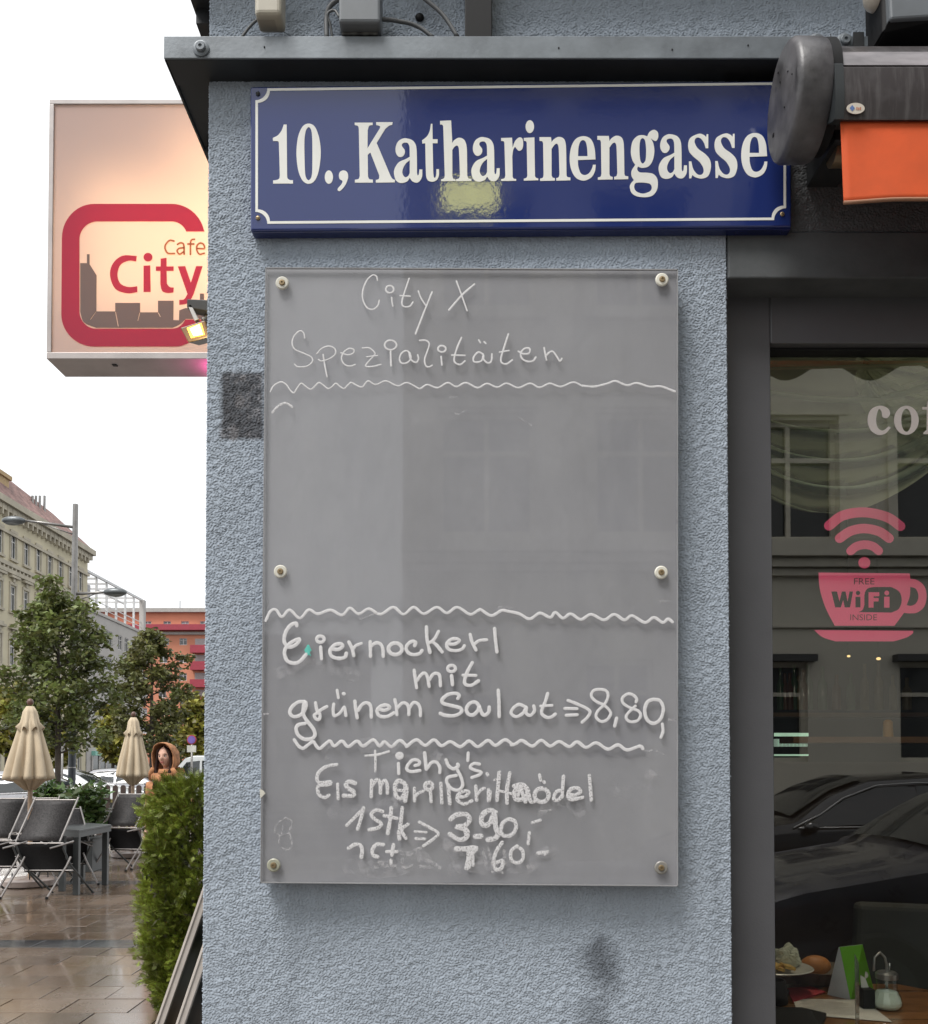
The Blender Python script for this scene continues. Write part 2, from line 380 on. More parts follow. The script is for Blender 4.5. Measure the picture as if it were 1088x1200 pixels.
# ------------------------------------------------------------------ the corner building
XL, XR, YW = -.499, .511, 1.8
zlint = Zat(272, YW); zrail_b = Zat(96, YW); ztop = 3.06
bld = empty('corner_building', (0, YW, 0)); tag(bld, 'blue grey rough plaster corner building with dark window reveal, filling the middle and right', 'building')
def par(o, p):
    o.parent = p; o.matrix_parent_inverse = p.matrix_world.inverted() if False else Matrix.Translation(-p.location); return o
def plaster_sheet(name, x0, x1, z0, z1, m, amp=.00074, seed=3, edge=True, cell=.00155):
    nx, nz = int((x1 - x0) / cell), int((z1 - z0) / cell)
    a = bandnoise(nz + 1, nx + 1, 4.6, 2.9, .42, .55, seed); b = bandnoise(nz + 1, nx + 1, 2.7, 2.3, .2, .5, seed + 1); c = bandnoise(nz + 1, nx + 1, 16, 12, .3, .6, seed + 2)
    h = np.tanh(a * 1.1 + .25) + b * .34 + c * .32
    X, Z = np.meshgrid(np.linspace(x0, x1, nx + 1), np.linspace(z0, z1, nz + 1)); Y = YW - h * amp
    Z = Z - h * amp * .75; X = X + h * amp * .2
    if edge:
        e = bandnoise(nz + 1, 2, 6, 1, 0, .8, seed + 9)[:, 0] * .0009
        X[:, 0] += e - .0003; X[:, -1] += np.roll(e, 31); Y[:, 0] += .004; Y[:, -1] += .004
    V = np.stack([X.ravel(), Y.ravel(), Z.ravel()], 1); i = np.arange(nz * nx); r, q = i // nx, i % nx; k = r * (nx + 1) + q
    F = np.stack([k, k + 1, k + nx + 2, k + nx + 1], 1)
    o = numesh(name, V, F, m, None, True); return par(o, bld)
plaster_sheet('plaster_face', XL, XR, .93, zrail_b + .01, M['plaster'])
plaster_sheet('plaster_face', XL, 1.25, zrail_b + .012, ztop, M['plaster'], seed=21)
plaster_sheet('painted_wall', XR + .001, 1.25, zlint + .001, zrail_b + .01, M['plasterdark'], seed=33, edge=False)
b = MB()
b.box((XL + .003, YW + .004, 0), (XR - .003, YW + .30, ztop + 3)); b.box((XL + .003, YW + .30, 0), (XL + .25, 10, ztop + 3))
b.box((XR - .002, YW + .008, zlint + .002), (6, YW + .3, ztop + 3)); b.box((3.3, YW + .006, 0), (6, YW + .3, zlint)); b.box((XR - .002, YW + .006, 0), (3.3, YW + .3, .45))
b.box((6, YW + .006, 0), (14, 10, ztop + 3))
par(b.build('wall', mat('blue_plaster_body', (.3, .36, .42), .85, bump=.8, bscale=180, bdist=.004)), bld)
b = MB(); b.box((XR + .0015, YW - .004, Zat(327, YW)), (3.3, YW + .10, zlint - .001)); par(b.build('lintel', mat('dark_lintel_render', (.07, .075, .078), .75, var=.25, vscale=8, bump=.4, bscale=60), bevel=.003), bld)
b = MB(); b.box((XL - .06, YW - .07, ztop), (6, 10.1, ztop + .1)); par(b.build('cornice', M['darkmetal']), bld)
# café room behind the glass
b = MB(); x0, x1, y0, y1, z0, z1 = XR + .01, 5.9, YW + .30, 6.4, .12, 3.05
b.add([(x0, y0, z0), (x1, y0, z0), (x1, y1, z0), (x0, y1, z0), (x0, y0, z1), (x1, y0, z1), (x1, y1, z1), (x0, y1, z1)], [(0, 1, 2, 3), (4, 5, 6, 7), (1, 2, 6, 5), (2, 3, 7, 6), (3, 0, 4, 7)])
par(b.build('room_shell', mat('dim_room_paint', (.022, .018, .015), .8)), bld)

# metal ledge along the front and round the corner
led = empty('metal_ledge', (XL, YW, Zat(68, 1.739))); tag(led, 'grey painted steel ledge running over the street sign and round the corner', 'ledge')
yf = 1.739; zb = Zat(68, yf); zt = Zat(42, yf); xo = P(192, 60, yf).x
b = MB(); b.box((xo, yf, zb), (3.2, yf + .004, zt)); par(b.build('face_plate', M['rail'], bevel=.0012), led)
b = MB(); b.box((xo + .002, yf + .0045, zb), (3.2, YW + .01, zb + .004)); b.box((xo + .002, yf + .0045, zt - .004), (3.2, YW + .02, zt)); par(b.build('underside', M['darkmetal']), led)
b = MB(); b.box((xo, yf + .005, zb), (xo + .004, 6.0, zt)); b.box((xo + .004, yf + .07, zb + .005), (XL + .01, 6.0, zb + .009)); b.box((xo + .004, yf + .07, zt - .006), (XL + .01, 6.0, zt - .002)); par(b.build('side_return', M['darkmetal']), led)
b = MB(); b.box((XL - .055, 1.9, ztop - .03), (XL + .01, 8, ztop + .001)); par(b.build('side_return', M['darkmetal']), led)
for (px, py) in ((236, 57), (957, 49), (990, 49)):
    c = P(px, py, yf); b = MB()
    M4 = Matrix.Translation(c) @ Matrix.Rotation(math.radians(90), 4, 'X')
    bb = MB(); bb.lathe([(.0155, 0), (.0155, .0025), (.013, .0035), (.0095, .004), (.0095, .008), (.008, .0095), (.0035, .0095), (.003, .007), (.0005, .007)], n=18)
    bb.v = [tuple(M4 @ Vector(p)) for p in bb.v]; par(bb.build('bolt', M['rail'], smooth=30), led)
b = MB(); c = P(974, 49, yf); b.box((c.x - .0006, yf - .0012, zb - .001), (c.x + .0006, yf - .0002, zt + .004)); c = P(1000, 49, yf); b.box((c.x, yf - .0025, zb - .001), (c.x + .02, yf - .0002, zt + .006)); par(b.build('joint_plate', M['darkmetal']), led)
b = MB()
for (px, py) in ((310, 55), (877, 53), (1071, 52), (655, 56), (788, 58)):
    c = P(px, py, yf); b.lathe([(.0014, -.001), (.0014, .001)], c=(c.x, c.y - .0004, c.z), n=8)
par(b.build('drill_hole', M['black']), led)
# hanging flap under the ledge at the corner
a0 = P(234, 122, 2.02); b = MB(); b.box((xo + .01, 1.99, zb - .014), (XL + .003, 2.9, zb - .001)); par(b.build('drip_strip', M['darkmetal']), led)

# ------------------------------------------------------------------ things above the ledge
def boxpx(px0, py0, px1, py1, Y, d):
    a = P(px0, py1, Y); c = P(px1, py0, Y); return (a.x, Y, a.z), (c.x, Y + d, c.z)
t = empty('junction_box', P(422, 30, 1.77)); tag(t, 'dark grey plastic junction box fixed above the street sign among cables', 'junction box')
b = MB(); b.box(*boxpx(397, -30, 446, 25, 1.72, .055)); par(b.build('cover', M['greybox'], bevel=.005), t)
b = MB(); b.box(*boxpx(401, 24, 443, 40, 1.745, .05)); par(b.build('base', mat('old_box_base', (.10, .10, .095), .6, var=.5, vscale=60), bevel=.002), t)
def cable(label, pts, r=.0035, Y=1.775):
    q = [P(x, y, Yy) for (x, y, Yy) in pts]; q2 = []
    for i, p in enumerate(smoothline([(v.x, v.z) for v in q], 6)): q2.append(p)
    ys = np.interp(np.linspace(0, 1, len(q2)), np.linspace(0, 1, len(q)), [v.y for v in q])
    b = MB(); b.tube([(p.x, yy, p.y) for p, yy in zip(q2, ys)], r, 8); o = b.build('cable', M['cable'], smooth=True); return tag(o, label, 'cable', 'cables above the metal ledge')
cable('thick grey cable bending up into the left side of the junction box', [(383, 46, 1.775), (383, 20, 1.775), (388, 6, 1.77), (402, -4, 1.76), (415, -12, 1.75)], .0048)
cable('thin looped grey cable just left of the junction box', [(390, 46, 1.78), (387, 28, 1.775), (384, 16, 1.77), (392, 12, 1.77), (398, 20, 1.765)], .0026)
cable('grey cable leaving the junction box towards the right', [(446, 22, 1.76), (468, 25, 1.775), (490, 31, 1.78), (508, 44, 1.78)], .0038)
cable('grey cable falling diagonally from the top right of the junction box', [(482, -14, 1.775), (500, 0, 1.775), (520, 18, 1.775), (537, 44, 1.775)], .0042)
cable('thin grey cable under the beige lamp at the far left', [(283, 44, 1.785), (294, 30, 1.785), (304, 21, 1.78), (312, 10, 1.77)], .0028)
t = empty('beige_sensor', P(314, 10, 1.75)); tag(t, 'small beige plastic motion sensor on the plaster near the corner', 'sensor')
b = MB(); q0, q1 = boxpx(298, -40, 330, 16, 1.715, .05); b.box(q0, q1); par(b.build('housing', M['beige'], bevel=.008, seg=3), t)
b = MB(); q0, q1 = boxpx(300, 14, 324, 21, 1.725, .035); b.box(q0, q1); par(b.build('lens_cover', mat('beige_worn', (.33, .30, .25), .4), bevel=.004), t)
b = MB(); b.box(*boxpx(545, -60, 577, 46, 1.745, .05)); tag(b.build('support_strut', M['black'], bevel=.002), 'short black steel strut standing on the ledge above the sign', 'strut')
o = MB(); c = P(492, 20, 1.797); o.ball(c, (.009, .006, .008), 9, 6); tag(o.build('hole_plug', M['black'], smooth=True), 'black plugged drill hole in the plaster beside the cables', 'plug')
t = empty('wall_floodlight', P(1070, 20, 1.75)); tag(t, 'grey floodlight housing with black rim at the top right corner', 'floodlight')
b = MB(); b.hexa([P(1044, 22, 1.66), P(1120, 17, 1.66), P(1120, -40, 1.66), P(1041, -40, 1.66)], (0, .08, 0)); par(b.build('housing', M['greybox'], bevel=.004), t)
b = MB(); b.hexa([P(1034, 38, 1.68), P(1046, 28, 1.67), P(1043, -40, 1.67), P(1033, -40, 1.68)], (0, .07, 0)); b.hexa([P(1036, 38, 1.68), P(1120, 26, 1.68), P(1120, 18, 1.665), P(1042, 23, 1.665)], (0, .07, 0)); par(b.build('rim', M['black'], bevel=.002), t)
b = MB(); b.hexa([P(1062, 45, 1.72), P(1088, 45, 1.72), P(1088, 28, 1.72), P(1064, 30, 1.72)], (0, .05, 0)); par(b.build('bracket', M['darkmetal']), t)
b = MB(); c = P(1030, -6, 1.70); b.ball(c, (.027, .03, .026), 18, 12); tag(b.build('globe_lamp', mat('cream_globe', (.62, .55, .46), .3), smooth=True), 'pale round lamp globe cut off by the top edge near the floodlight', 'lamp')

# ------------------------------------------------------------------ street sign
YS = 1.772; SW = lambda px, py, o: P(px, py, YS) - Vector((0, o, 0))
sg = empty('street_sign', P(611, 270, YS)); tag(sg, 'blue enamel street name plate reading 10., Katharinengasse in white serif letters', 'street sign')
m, nt, b_ = newmat('blue_enamel'); M['enamel'] = m
tc = N(nt, 'ShaderNodeTexCoord'); n1 = N(nt, 'ShaderNodeTexNoise', Scale=3.0, Detail=6.0); L(nt, tc.outputs['Object'], n1.inputs['Vector'])
L(nt, mixcol(nt, n1.outputs[0], (.014, .026, .125), (.020, .038, .17)), b_.inputs['Base Color']); b_.inputs['Roughness'].default_value = .045; b_.inputs['Specular IOR Level'].default_value = .68
mp = N(nt, 'ShaderNodeMapping'); mp.inputs['Scale'].default_value = (1, 1, .8); L(nt, tc.outputs['Object'], mp.inputs[0])
n2 = N(nt, 'ShaderNodeTexNoise', Scale=120.0, Detail=2.0); L(nt, mp.outputs[0], n2.inputs['Vector']); bp = N(nt, 'ShaderNodeBump', Strength=.075, Distance=.0006); L(nt, n2.outputs[0], bp.inputs['Height']); L(nt, bp.outputs[0], b_.inputs['Normal'])
M['enamelwhite'] = mat('white_enamel', (.80, .80, .76), .16, var=.05, bump=.12, bscale=60, spec=.5)
b = MB(); b.hexa([P(293.5, 270, YS), P(928, 265.5, YS), P(928, 94, YS), P(293.5, 101, YS)], (0, .026, 0))
pl = par(b.build('plate', M['enamel'], bevel=.0035, seg=3), sg)
b = MB(); b.hexa([P(296, 273, YS + .004), P(927, 269, YS + .004), P(927, 264, YS + .004), P(296, 268, YS + .004)], (0, .02, 0)); par(b.build('lower_rim', mat('dark_blue_enamel', (.012, .018, .08), .2), bevel=.001), sg)
# border line with hollow corners
def border(o):
    l, r = 299.5 + o, 921.5 - o; tl, tr, bl, br = 103.5 + o, 96.5 + o, 262.3 - o, 258 - o; R_ = 14
    pts = []
    for (cx, cy, a0) in ((l, tl, 90), (l, bl, 0), (r, br, -90), (r, tr, 180)):
        seg = []
        for k in range(9):
            a = math.radians(a0 - 90 * k / 8 if True else 0); seg.append((cx + R_ * math.cos(a), cy + R_ * math.sin(a)))
        pts.append(seg)
    # order: left-top arc from top edge to left edge, down, left-bottom ...
    A = [(l + R_ * math.cos(math.radians(a)), tl + R_ * math.sin(math.radians(a))) for a in range(0, 91, 10)]
    B = [(l + R_ * math.cos(math.radians(a)), bl - R_ * math.sin(math.radians(a))) for a in range(90, -1, -10)]
    C = [(r - R_ * math.cos(math.radians(a)), br - R_ * math.sin(math.radians(a))) for a in range(0, 91, 10)]
    D = [(r - R_ * math.cos(math.radians(a)), tr + R_ * math.sin(math.radians(a))) for a in range(90, -1, -10)]
    return A + B + C + D
bo, bi = border(0), border(3.0)
k0 = len(bo); b = MB(); vs = [tuple(SW(x, y, .0006)) for (x, y) in bo + bi]
b.add(vs, [(i, (i + 1) % k0, k0 + (i + 1) % k0, k0 + i) for i in range(k0)]); par(b.build('border_line', M['enamelwhite']), sg)
fA, fB, fC, fD, fE = frame(300, 120, 7.253), frame(400, 120, 7.253), frame(510, 120, 7.253), frame(640, 120, 7.253), frame(770, 120, 6.8)
G = {
'1': (fA, [[(238,188),(262,188),(266,620),(270,645,1),(290,660,1),(316,661),(316,690),(147,690),(147,664),(175,660,1),(198,648,1),(204,620),(196,345),(188,330,1),(147,328),(147,302,1),(185,282,1),(218,240,1)]]),
'0': (fA, [[(448,180,1),(500,205,1),(538,300,1),(552,430,1),(535,580,1),(500,665,1),(450,692,1),(398,665,1),(360,575,1),(345,430,1),(360,290,1),(398,205,1)], [(450,210,1),(472,240,1),(480,330,1),(480,570,1),(472,635,1),(448,662,1),(425,635,1),(417,570,1),(413,330,1),(425,240,1)]]),
'.': (fA, [ell(621, 635, 35, 57)]),
',': (fA, [[(745,578,1),(775,592,1),(785,630,1),(772,680,1),(745,725,1),(712,754,1),(695,745,1),(700,728,1),(728,695,1),(736,668,1),(712,650,1),(706,618,1),(716,590,1)]]),
'K': (fB, [[(115,172),(268,172),(268,192),(238,200,1),(226,235),(224,390),(328,222),(330,202,1),(298,192),(298,168),(438,168),(434,190),(405,200,1),(375,225),(302,345),(420,625),(435,648,1),(458,660),(456,680),(295,682),(295,660),(320,650,1),(324,620),(248,425),(226,445),(228,630),(240,652,1),(270,657),(270,682),(117,682),(117,658),(148,650,1),(158,625),(150,222),(142,200,1),(115,192)]]),
'a': (fB, [[(550,305,1),(610,325,1),(640,385,1),(645,600),(650,620,1),(660,612,1),(665,570),(690,570),(688,630,1),(668,668,1),(640,682,1),(605,670,1),(583,640),(560,672,1),(510,685,1),(468,665,1),(449,605,1),(458,555,1),(492,508,1),(548,482,1),(583,462),(580,375,1),(565,346,1),(540,342,1),(520,352,1),(518,372,1),(540,405,1),(540,435,1),(520,460,1),(490,462,1),(466,430,1),(463,385,1),(480,338,1),(512,312,1)], [(583,490),(545,525,1),(522,575,1),(524,612,1),(545,636,1),(570,625,1),(583,600)]]),
't': (fB, [[(763,182),(776,182),(778,313),(820,313),(820,347),(778,347),(783,600),(789,636,1),(800,640,1),(808,615,1),(810,567),(832,567),(831,620,1),(812,660,1),(775,674,1),(738,662,1),(722,620,1),(715,347),(690,350),(688,322),(728,290,1),(752,245,1)]]),
'h': (fC, [[(43,157),(137,153),(147,345),(165,320,1),(205,300,1),(250,320,1),(270,385,1),(274,620),(284,645,1),(310,652),(310,668),(180,670),(180,654),(204,645,1),(212,620),(203,395,1),(190,367,1),(165,378,1),(147,405),(148,625),(155,648,1),(175,657),(175,668),(52,670),(52,655),(76,645,1),(83,620),(70,205),(62,190,1),(43,187)]]),
'r': (fC, [[(562,303),(655,300),(660,385),(680,330,1),(715,298,1),(742,308,1),(750,350,1),(742,395,1),(715,412,1),(692,392,1),(680,378,1),(665,405,1),(657,460),(660,630),(668,647,1),(690,652),(690,666),(562,668),(562,652),(590,645,1),(598,620),(590,345),(583,330,1),(562,327)]]),
'i': (fC, [[(755,302),(845,297),(850,625),(858,640,1),(878,647),(878,662),(755,665),(755,649),(778,640,1),(785,620),(780,345),(773,330,1),(755,326)], ell(806, 206, 36, 55)]),
'n': (fD, [[(437,285),(535,285),(540,328),(560,303,1),(600,283,1),(645,300,1),(662,360,1),(667,610),(675,624,1),(700,629),(700,652),(580,655),(580,634),(600,625,1),(607,600),(600,375,1),(588,342,1),(565,350,1),(540,385),(540,610),(548,627,1),(568,634),(568,655),(442,657),(442,638),(465,630,1),(472,605),(468,338),(460,320,1),(437,317)]]),
'e': (fD, [[(320,287,1),(380,310,1),(412,380,1),(422,485),(272,490),(275,540,1),(295,600,1),(330,618,1),(368,600,1),(392,560,1),(400,530),(424,530),(415,590,1),(383,640,1),(320,665,1),(255,640,1),(215,570,1),(202,480,1),(215,380,1),(255,310,1)], [(273,457),(277,385,1),(292,335,1),(315,320,1),(338,335,1),(350,385,1),(354,457)]]),
'g': (fD, [[(820,278,1),(862,288),(880,252,1),(918,233,1),(950,252,1),(955,295,1),(938,327,1),(912,320,1),(890,302),(913,350,1),(922,420,1),(905,500,1),(870,545,1),(820,557,1),(783,545),(776,570,1),(798,594,1),(860,598,1),(915,610,1),(948,655,1),(948,730,1),(915,785,1),(860,805,1),(780,800,1),(730,770,1),(713,720,1),(722,690,1),(748,660),(728,625,1),(729,580,1),(760,530),(735,490,1),(722,420,1),(735,335,1),(775,288,1)], [(822,303,1),(843,325,1),(852,400,1),(847,490,1),(822,520,1),(802,490,1),(795,400,1),(802,325,1)], [(770,683,1),(875,688,1),(900,718,1),(885,755,1),(825,775,1),(770,757,1),(750,718,1)]]),
's': (fE, [[(335,250,1),(372,258,1),(393,276),(397,253),(410,253),(410,365),(390,365),(375,320,1),(350,287,1),(320,280,1),(302,300,1),(305,330,1),(330,370,1),(390,415,1),(424,460,1),(431,520,1),(410,585,1),(360,607,1),(310,597,1),(283,578),(275,605),(258,605),(256,470),(275,470),(290,530,1),(320,570,1),(350,578,1),(370,560,1),(371,525,1),(342,475,1),(290,430,1),(258,390,1),(250,330,1),(270,280,1)]]),
}
def glyph(ch, dx=0, dy=0, W=SW, mt=None, parent=sg, lift=0.0006):
    fr, loops = G[ch]; out = []
    for l in loops:
        q = outline(l) if len(l[0]) and any(len(p) > 2 for p in l) or ch not in '.' else l
        if all(len(p) == 2 for p in l) and len(l) == 24: q = l
        out.append([(fr(p)[0] + dx, fr(p)[1] + dy) for p in q])
    o = filled('letter', out, lambda x, y, t: W(x, y, lift if t > 0 else 0.0), mt or M['enamelwhite'])
    return par(o, parent) if parent else o
for (ch, dx, dy) in (('1', 0, 0), ('0', 0, 0), ('.', 0, 0), (',', 0, 0), ('K', 0, 0), ('a', 0, 0), ('t', 0, 0), ('h', 0, 0), ('a', 90.7, -1.4), ('r', 0, 0), ('i', 0, 0), ('n', -67.8, 1.4), ('e', 0, 0), ('n', 0, 0), ('g', 0, 0), ('a', 310.2, -4.8), ('s', 0, 0), ('s', 30.9, -.4), ('e', 201.1, -3.8)):
    glyph(ch, dx, dy)
for (px, py) in ((302.5, 110), (302.5, 255.5), (917, 251)):
    c = P(px, py, YS); b = MB(); b.ball((c.x, c.y - .001, c.z), (.0045, .002, .0045), 10, 6); b.box((c.x - .003, c.y - .0036, c.z - .0004), (c.x + .003, c.y - .0028, c.z + .0004)); par(b.build('screw', M['brass'] if py > 200 else M['darkmetal'], smooth=40), sg)

# ------------------------------------------------------------------ menu board
YB = 1.757; YC = 1.7495
mb_ = empty('menu_board', P(550, 1039, YB)); tag(mb_, 'grey acrylic menu board with white handwriting screwed to the plaster below the street sign', 'menu board')
M['board'] = mat('grey_board', (.280, .281, .302), .55, var=.06, vscale=3.5, rvar=.1)
q = [(305, 1035), (795, 1039), (795, 315), (311, 313)]
b = MB(); b.hexa([P(x, y, YB) for x, y in q], (0, .034, 0)); par(b.build('backing_panel', M['board'], bevel=.0008), mb_)
b = MB(); b.hexa([P(x, y, YC) for x, y in q], (0, .004, 0)); par(b.build('acrylic_sheet', glassy('clear_acrylic', .055, (.985, .985, .985), .025, dirt=.06)), mb_)
b = MB()   # milky cut edges of the sheet
for (i, j) in ((0, 1), (1, 2), (2, 3), (3, 0)):
    (xa, ya), (xb, yb) = q[i], q[j]; cx, cy = 550, 676
    ox = 1.0 if abs(xa - xb) < 20 else 0; oy = 0 if ox else 1.0
    sgn = (1 if xa < cx else -1, 1 if ya < cy else -1)
    pts = [(xa, ya), (xb, yb), (xb + ox * sgn[0], yb + oy * sgn[1]), (xa + ox * sgn[0], ya + oy * sgn[1])]
    b.hexa([P(x, y, YC - .0004) for x, y in pts], (0, .0048, 0))
par(b.build('cut_edge', mat('acrylic_edge', (.30, .30, .31), .3), ), mb_)
b = MB()
for (px, py) in ((331, 332), (776, 328), (329, 670), (775, 671), (321, 1014), (775, 1017)):
    c = P(px, py, YC); M4 = Matrix.Translation(c) @ Matrix.Rotation(math.radians(90), 4, 'X')
    w = MB(); w.lathe([(.0045, 0), (.0125, 0), (.0125, .0015), (.0105, .0032), (.0055, .0032), (.0045, .001)], n=24); w.v = [tuple(M4 @ Vector(p)) for p in w.v]
    wo = w.build('washer', M['washer'] if py < 1000 else mat('grimy_washer', (.36, .36, .28) if px < 500 else (.24, .23, .21), .4), smooth=35); par(wo, mb_)
    s = MB(); s.lathe([(.0058, .001), (.0058, .0042), (.0048, .0058), (.0022, .006), (.002, .0042), (.0002, .0042)], n=14); s.v = [tuple(M4 @ Vector(p)) for p in s.v]
    so = s.build('screw', M['brass'], smooth=35); so.parent = wo; so.matrix_parent_inverse = Matrix.Identity(4) if False else wo.matrix_basis.inverted() 
    so.matrix_parent_inverse = Matrix.Identity(4)
WB = lambda px, py, o: P(px, py, YC) - Vector((0, o, 0))
M['marker'] = mat('white_marker', (.66, .65, .66), .6, var=.06, vscale=300, rvar=.05)
M['dry'] = film('dry_white_marker', (1, 1, 1), .9, (.66, .65, .66), noise_scale=330, thresh=.42, amt=.96)
M['faint'] = film('faint_white_marker', (1, 1, 1), .5, (.62, .61, .62), noise_scale=180, thresh=.5, amt=.32)
M['teal'] = mat('teal_marker', (.12, .55, .47), .6)
h1, h2, h3, h4, h5, h6, h7, h8 = frame(400,310,5.44), frame(310,380,5.44), frame(490,380,5.44), frame(320,720,6.8), frame(450,720,6.8), frame(630,790,6.4), frame(360,870,6.044), frame(520,870,6.044)
r5, r6, r7 = frame(500,300,3.022), frame(290,690,3.333), frame(540,690,3.333)
def writing(label, m, items):
    b = MB()
    for it in items:
        fr, w, pts = it[:3]; stroke(b, [fr(p) for p in pts], w, WB, jit=it[3] if len(it) > 3 else .1)
    o = b.build('handwriting', m, smooth=True); o['label'] = label; return par(o, mb_)
rp = ring_pts
writing('thin white line reading City X', M['marker'], [
 (h1,1.7,[(232,100),(225,75),(200,68),(165,100),(140,160),(138,220),(165,275),(205,285),(235,260),(243,228)]),(h1,1.9,rp(310,158,25,23)),(h1,1.7,[(322,210),(325,240),(330,265)]),
 (h1,1.8,[(434,88),(410,160),(390,225),(390,258),(410,270),(440,265),(458,240)]),(h1,1.7,[(376,198),(440,203)]),(h1,1.6,[(492,168),(510,215),(540,262)]),(h1,2,[(580,176),(530,300),(475,442)]),
 (h1,1.8,[(735,105),(770,200),(803,295)]),(h1,2.2,[(850,125),(770,195),(688,290)])])
writing('thin white line reading Spezialitäten', M['marker'], [
 (h2,1.5,[(257,88),(250,55),(225,42),(190,75),(177,120),(195,160),(250,185),(300,210),(305,240),(270,268),(215,272),(192,255)]),
 (h2,1.5,[(335,187),(365,155),(410,140),(448,155),(452,190),(415,220),(365,235),(345,225)]),(h2,1.7,[(375,193),(385,260),(400,335)]),
 (h2,1.6,[(488,182),(530,195),(565,185),(570,162),(540,155),(505,180),(492,220),(510,255),(545,268),(578,258)]),
 (h2,1.6,[(625,152),(670,152),(705,185),(690,210),(645,265),(690,270),(743,257)]),(h2,1.4,[(652,208),(722,200)]),
 (h2,2.0,rp(805,133,38,30)),(h2,2.1,[(805,170),(808,265)]),(h2,1.8,[(930,185),(905,168),(875,185),(862,220),(875,248),(910,245),(935,215),(925,180),(928,212),(945,235),(970,243),(983,220),(978,195)]),
 (h2,1.8,[(990,103),(1030,103),(1052,125),(1040,170),(1022,225),(1030,265),(1050,272),(1070,262)]),
 (h3,2.1,rp(153,157,25,20)),(h3,1.9,[(148,205),(153,260)]),(h3,2,[(278,85),(250,150),(232,215),(238,245),(270,257),(300,235)]),(h3,1.9,[(216,197),(300,199)]),
 (h3,1.8,[(388,100),(398,118)]),(h3,1.8,[(422,112),(433,123)]),(h3,2,[(415,190),(385,178),(358,205),(355,235),(380,243),(408,230),(418,195),(420,225),(445,247),(468,235),(472,190)]),
 (h3,2,[(577,62),(552,140),(530,215),(535,245),(565,253),(602,228)]),(h3,1.8,[(520,178),(580,168)]),(h3,2,[(640,172),(670,188),(708,185),(712,155),(680,155),(655,185),(665,220),(700,238),(735,233),(752,210)]),
 (h3,2.1,[(805,150),(812,190),(820,228)]),(h3,2,[(818,200),(840,178),(862,175),(885,205),(905,235),(918,218)])])
writing('thin wavy underline below the heading', M['marker'], [
 (h2,1.6,[(38,430),(60,392),(105,368),(140,385),(165,420),(188,437),(210,405),(235,377),(262,395),(295,415),(325,392),(348,372),(378,390),(405,410),(430,400),(455,377),(480,395),(508,410),(535,385),(555,372),(590,390),(625,400),(660,362),(710,385),(775,362),(850,393),(910,373),(985,410)]),
 (h3,1.9,[(5,410),(20,408),(60,385),(125,405),(190,373),(245,398),(305,373),(380,405),(440,378),(505,402),(565,377),(640,405),(715,377),(775,403),(840,378),(910,398),(990,370),(1050,395)]),
 (r5,2.3,[(552,459),(575,462),(600,462),(640,452),(670,443),(710,458),(745,450),(790,463),(830,462),(880,480)])])
writing('faded hook below the wavy line', M['dry'], [(h2,2.6,[(52,562),(85,525),(125,503),(150,508),(178,528)])])
writing('upper thick wavy line', M['marker'], [
 (r6,3.2,[(72,125),(90,88),(112,82),(135,110),(165,82),(205,115),(240,82),(275,98),(325,83),(370,103),(400,75),(435,98),(475,78),(520,100),(570,72),(610,100),(650,72),(690,98),(740,72),(780,95),(820,72),(870,100),(902,84)]),
 (r7,3.4,[(70,85),(80,82),(120,105),(160,85),(185,88),(230,98),(270,118),(310,95),(350,112),(370,92),(400,115),(430,98),(470,120),(510,100),(560,122),(600,100),(640,122),(670,105),(720,132),(755,112),(790,132),(810,118),(828,130)])])
writing('thick handwriting reading Eiernockerl mit', M['marker'], [
 (h4,4.2,[(190,90),(185,72),(150,80),(110,125),(90,185),(95,230),(130,262),(185,240),(213,200),(180,205),(125,240),(95,285),(95,330),(120,375),(175,390),(220,370),(268,315)]),
 (h4,3.8,rp(378,198,30,25)),(h4,3.8,[(380,260),(388,355)]),(h4,4.2,[(470,275),(520,280),(555,255),(540,235),(490,245),(455,290),(470,335),(530,352),(575,340),(585,310)]),
 (h4,4,[(605,220),(630,270),(645,330)]),(h4,3.4,[(635,285),(660,250),(705,232)]),(h4,4,[(775,218),(777,270),(778,335)]),(h4,4,[(785,250),(820,228),(855,235),(875,270),(880,335)]),(h4,4.4,rp(975,275,54,46)),
 (h5,4,[(245,250),(255,225),(225,215),(190,240),(178,275),(200,310),(240,322),(285,312),(305,288)]),(h5,4,[(340,100),(345,200),(368,305)]),(h5,3.6,[(437,135),(400,200),(350,235)]),(h5,4,[(385,215),(425,250),(465,300)]),
 (h5,3.8,[(510,235),(560,238),(600,215),(585,195),(535,200),(500,240),(520,280),(580,290),(625,275),(642,250)]),(h5,3.8,[(688,160),(705,225),(735,285)]),(h5,3.6,[(718,240),(760,210),(820,203)]),(h5,4,[(883,113),(890,200),(902,300)]),
 (h5,3.8,[(242,445),(250,510),(262,585)]),(h5,3.8,[(262,530),(290,490),(320,468),(345,490),(362,575)]),(h5,3.8,[(365,520),(390,480),(420,470),(445,490),(452,570)]),(h5,3.8,rp(540,432,31,25)),(h5,4,[(540,488),(548,562)]),
 (h5,4,[(705,385),(665,460),(643,530),(655,560),(700,565),(755,530)]),(h5,3.4,[(630,485),(735,487)])])
writing('small teal scribble on the first letter', M['teal'], [(h4,2.6,[(280,250),(281,318)],.3),(h4,1.8,[(255,288),(270,268),(283,250),(302,288)],.3),(h4,2,[(268,270),(264,315)],.3),(h4,2,[(292,270),(290,315)],.3),(h4,1.2,[(284,300),(300,330)])])
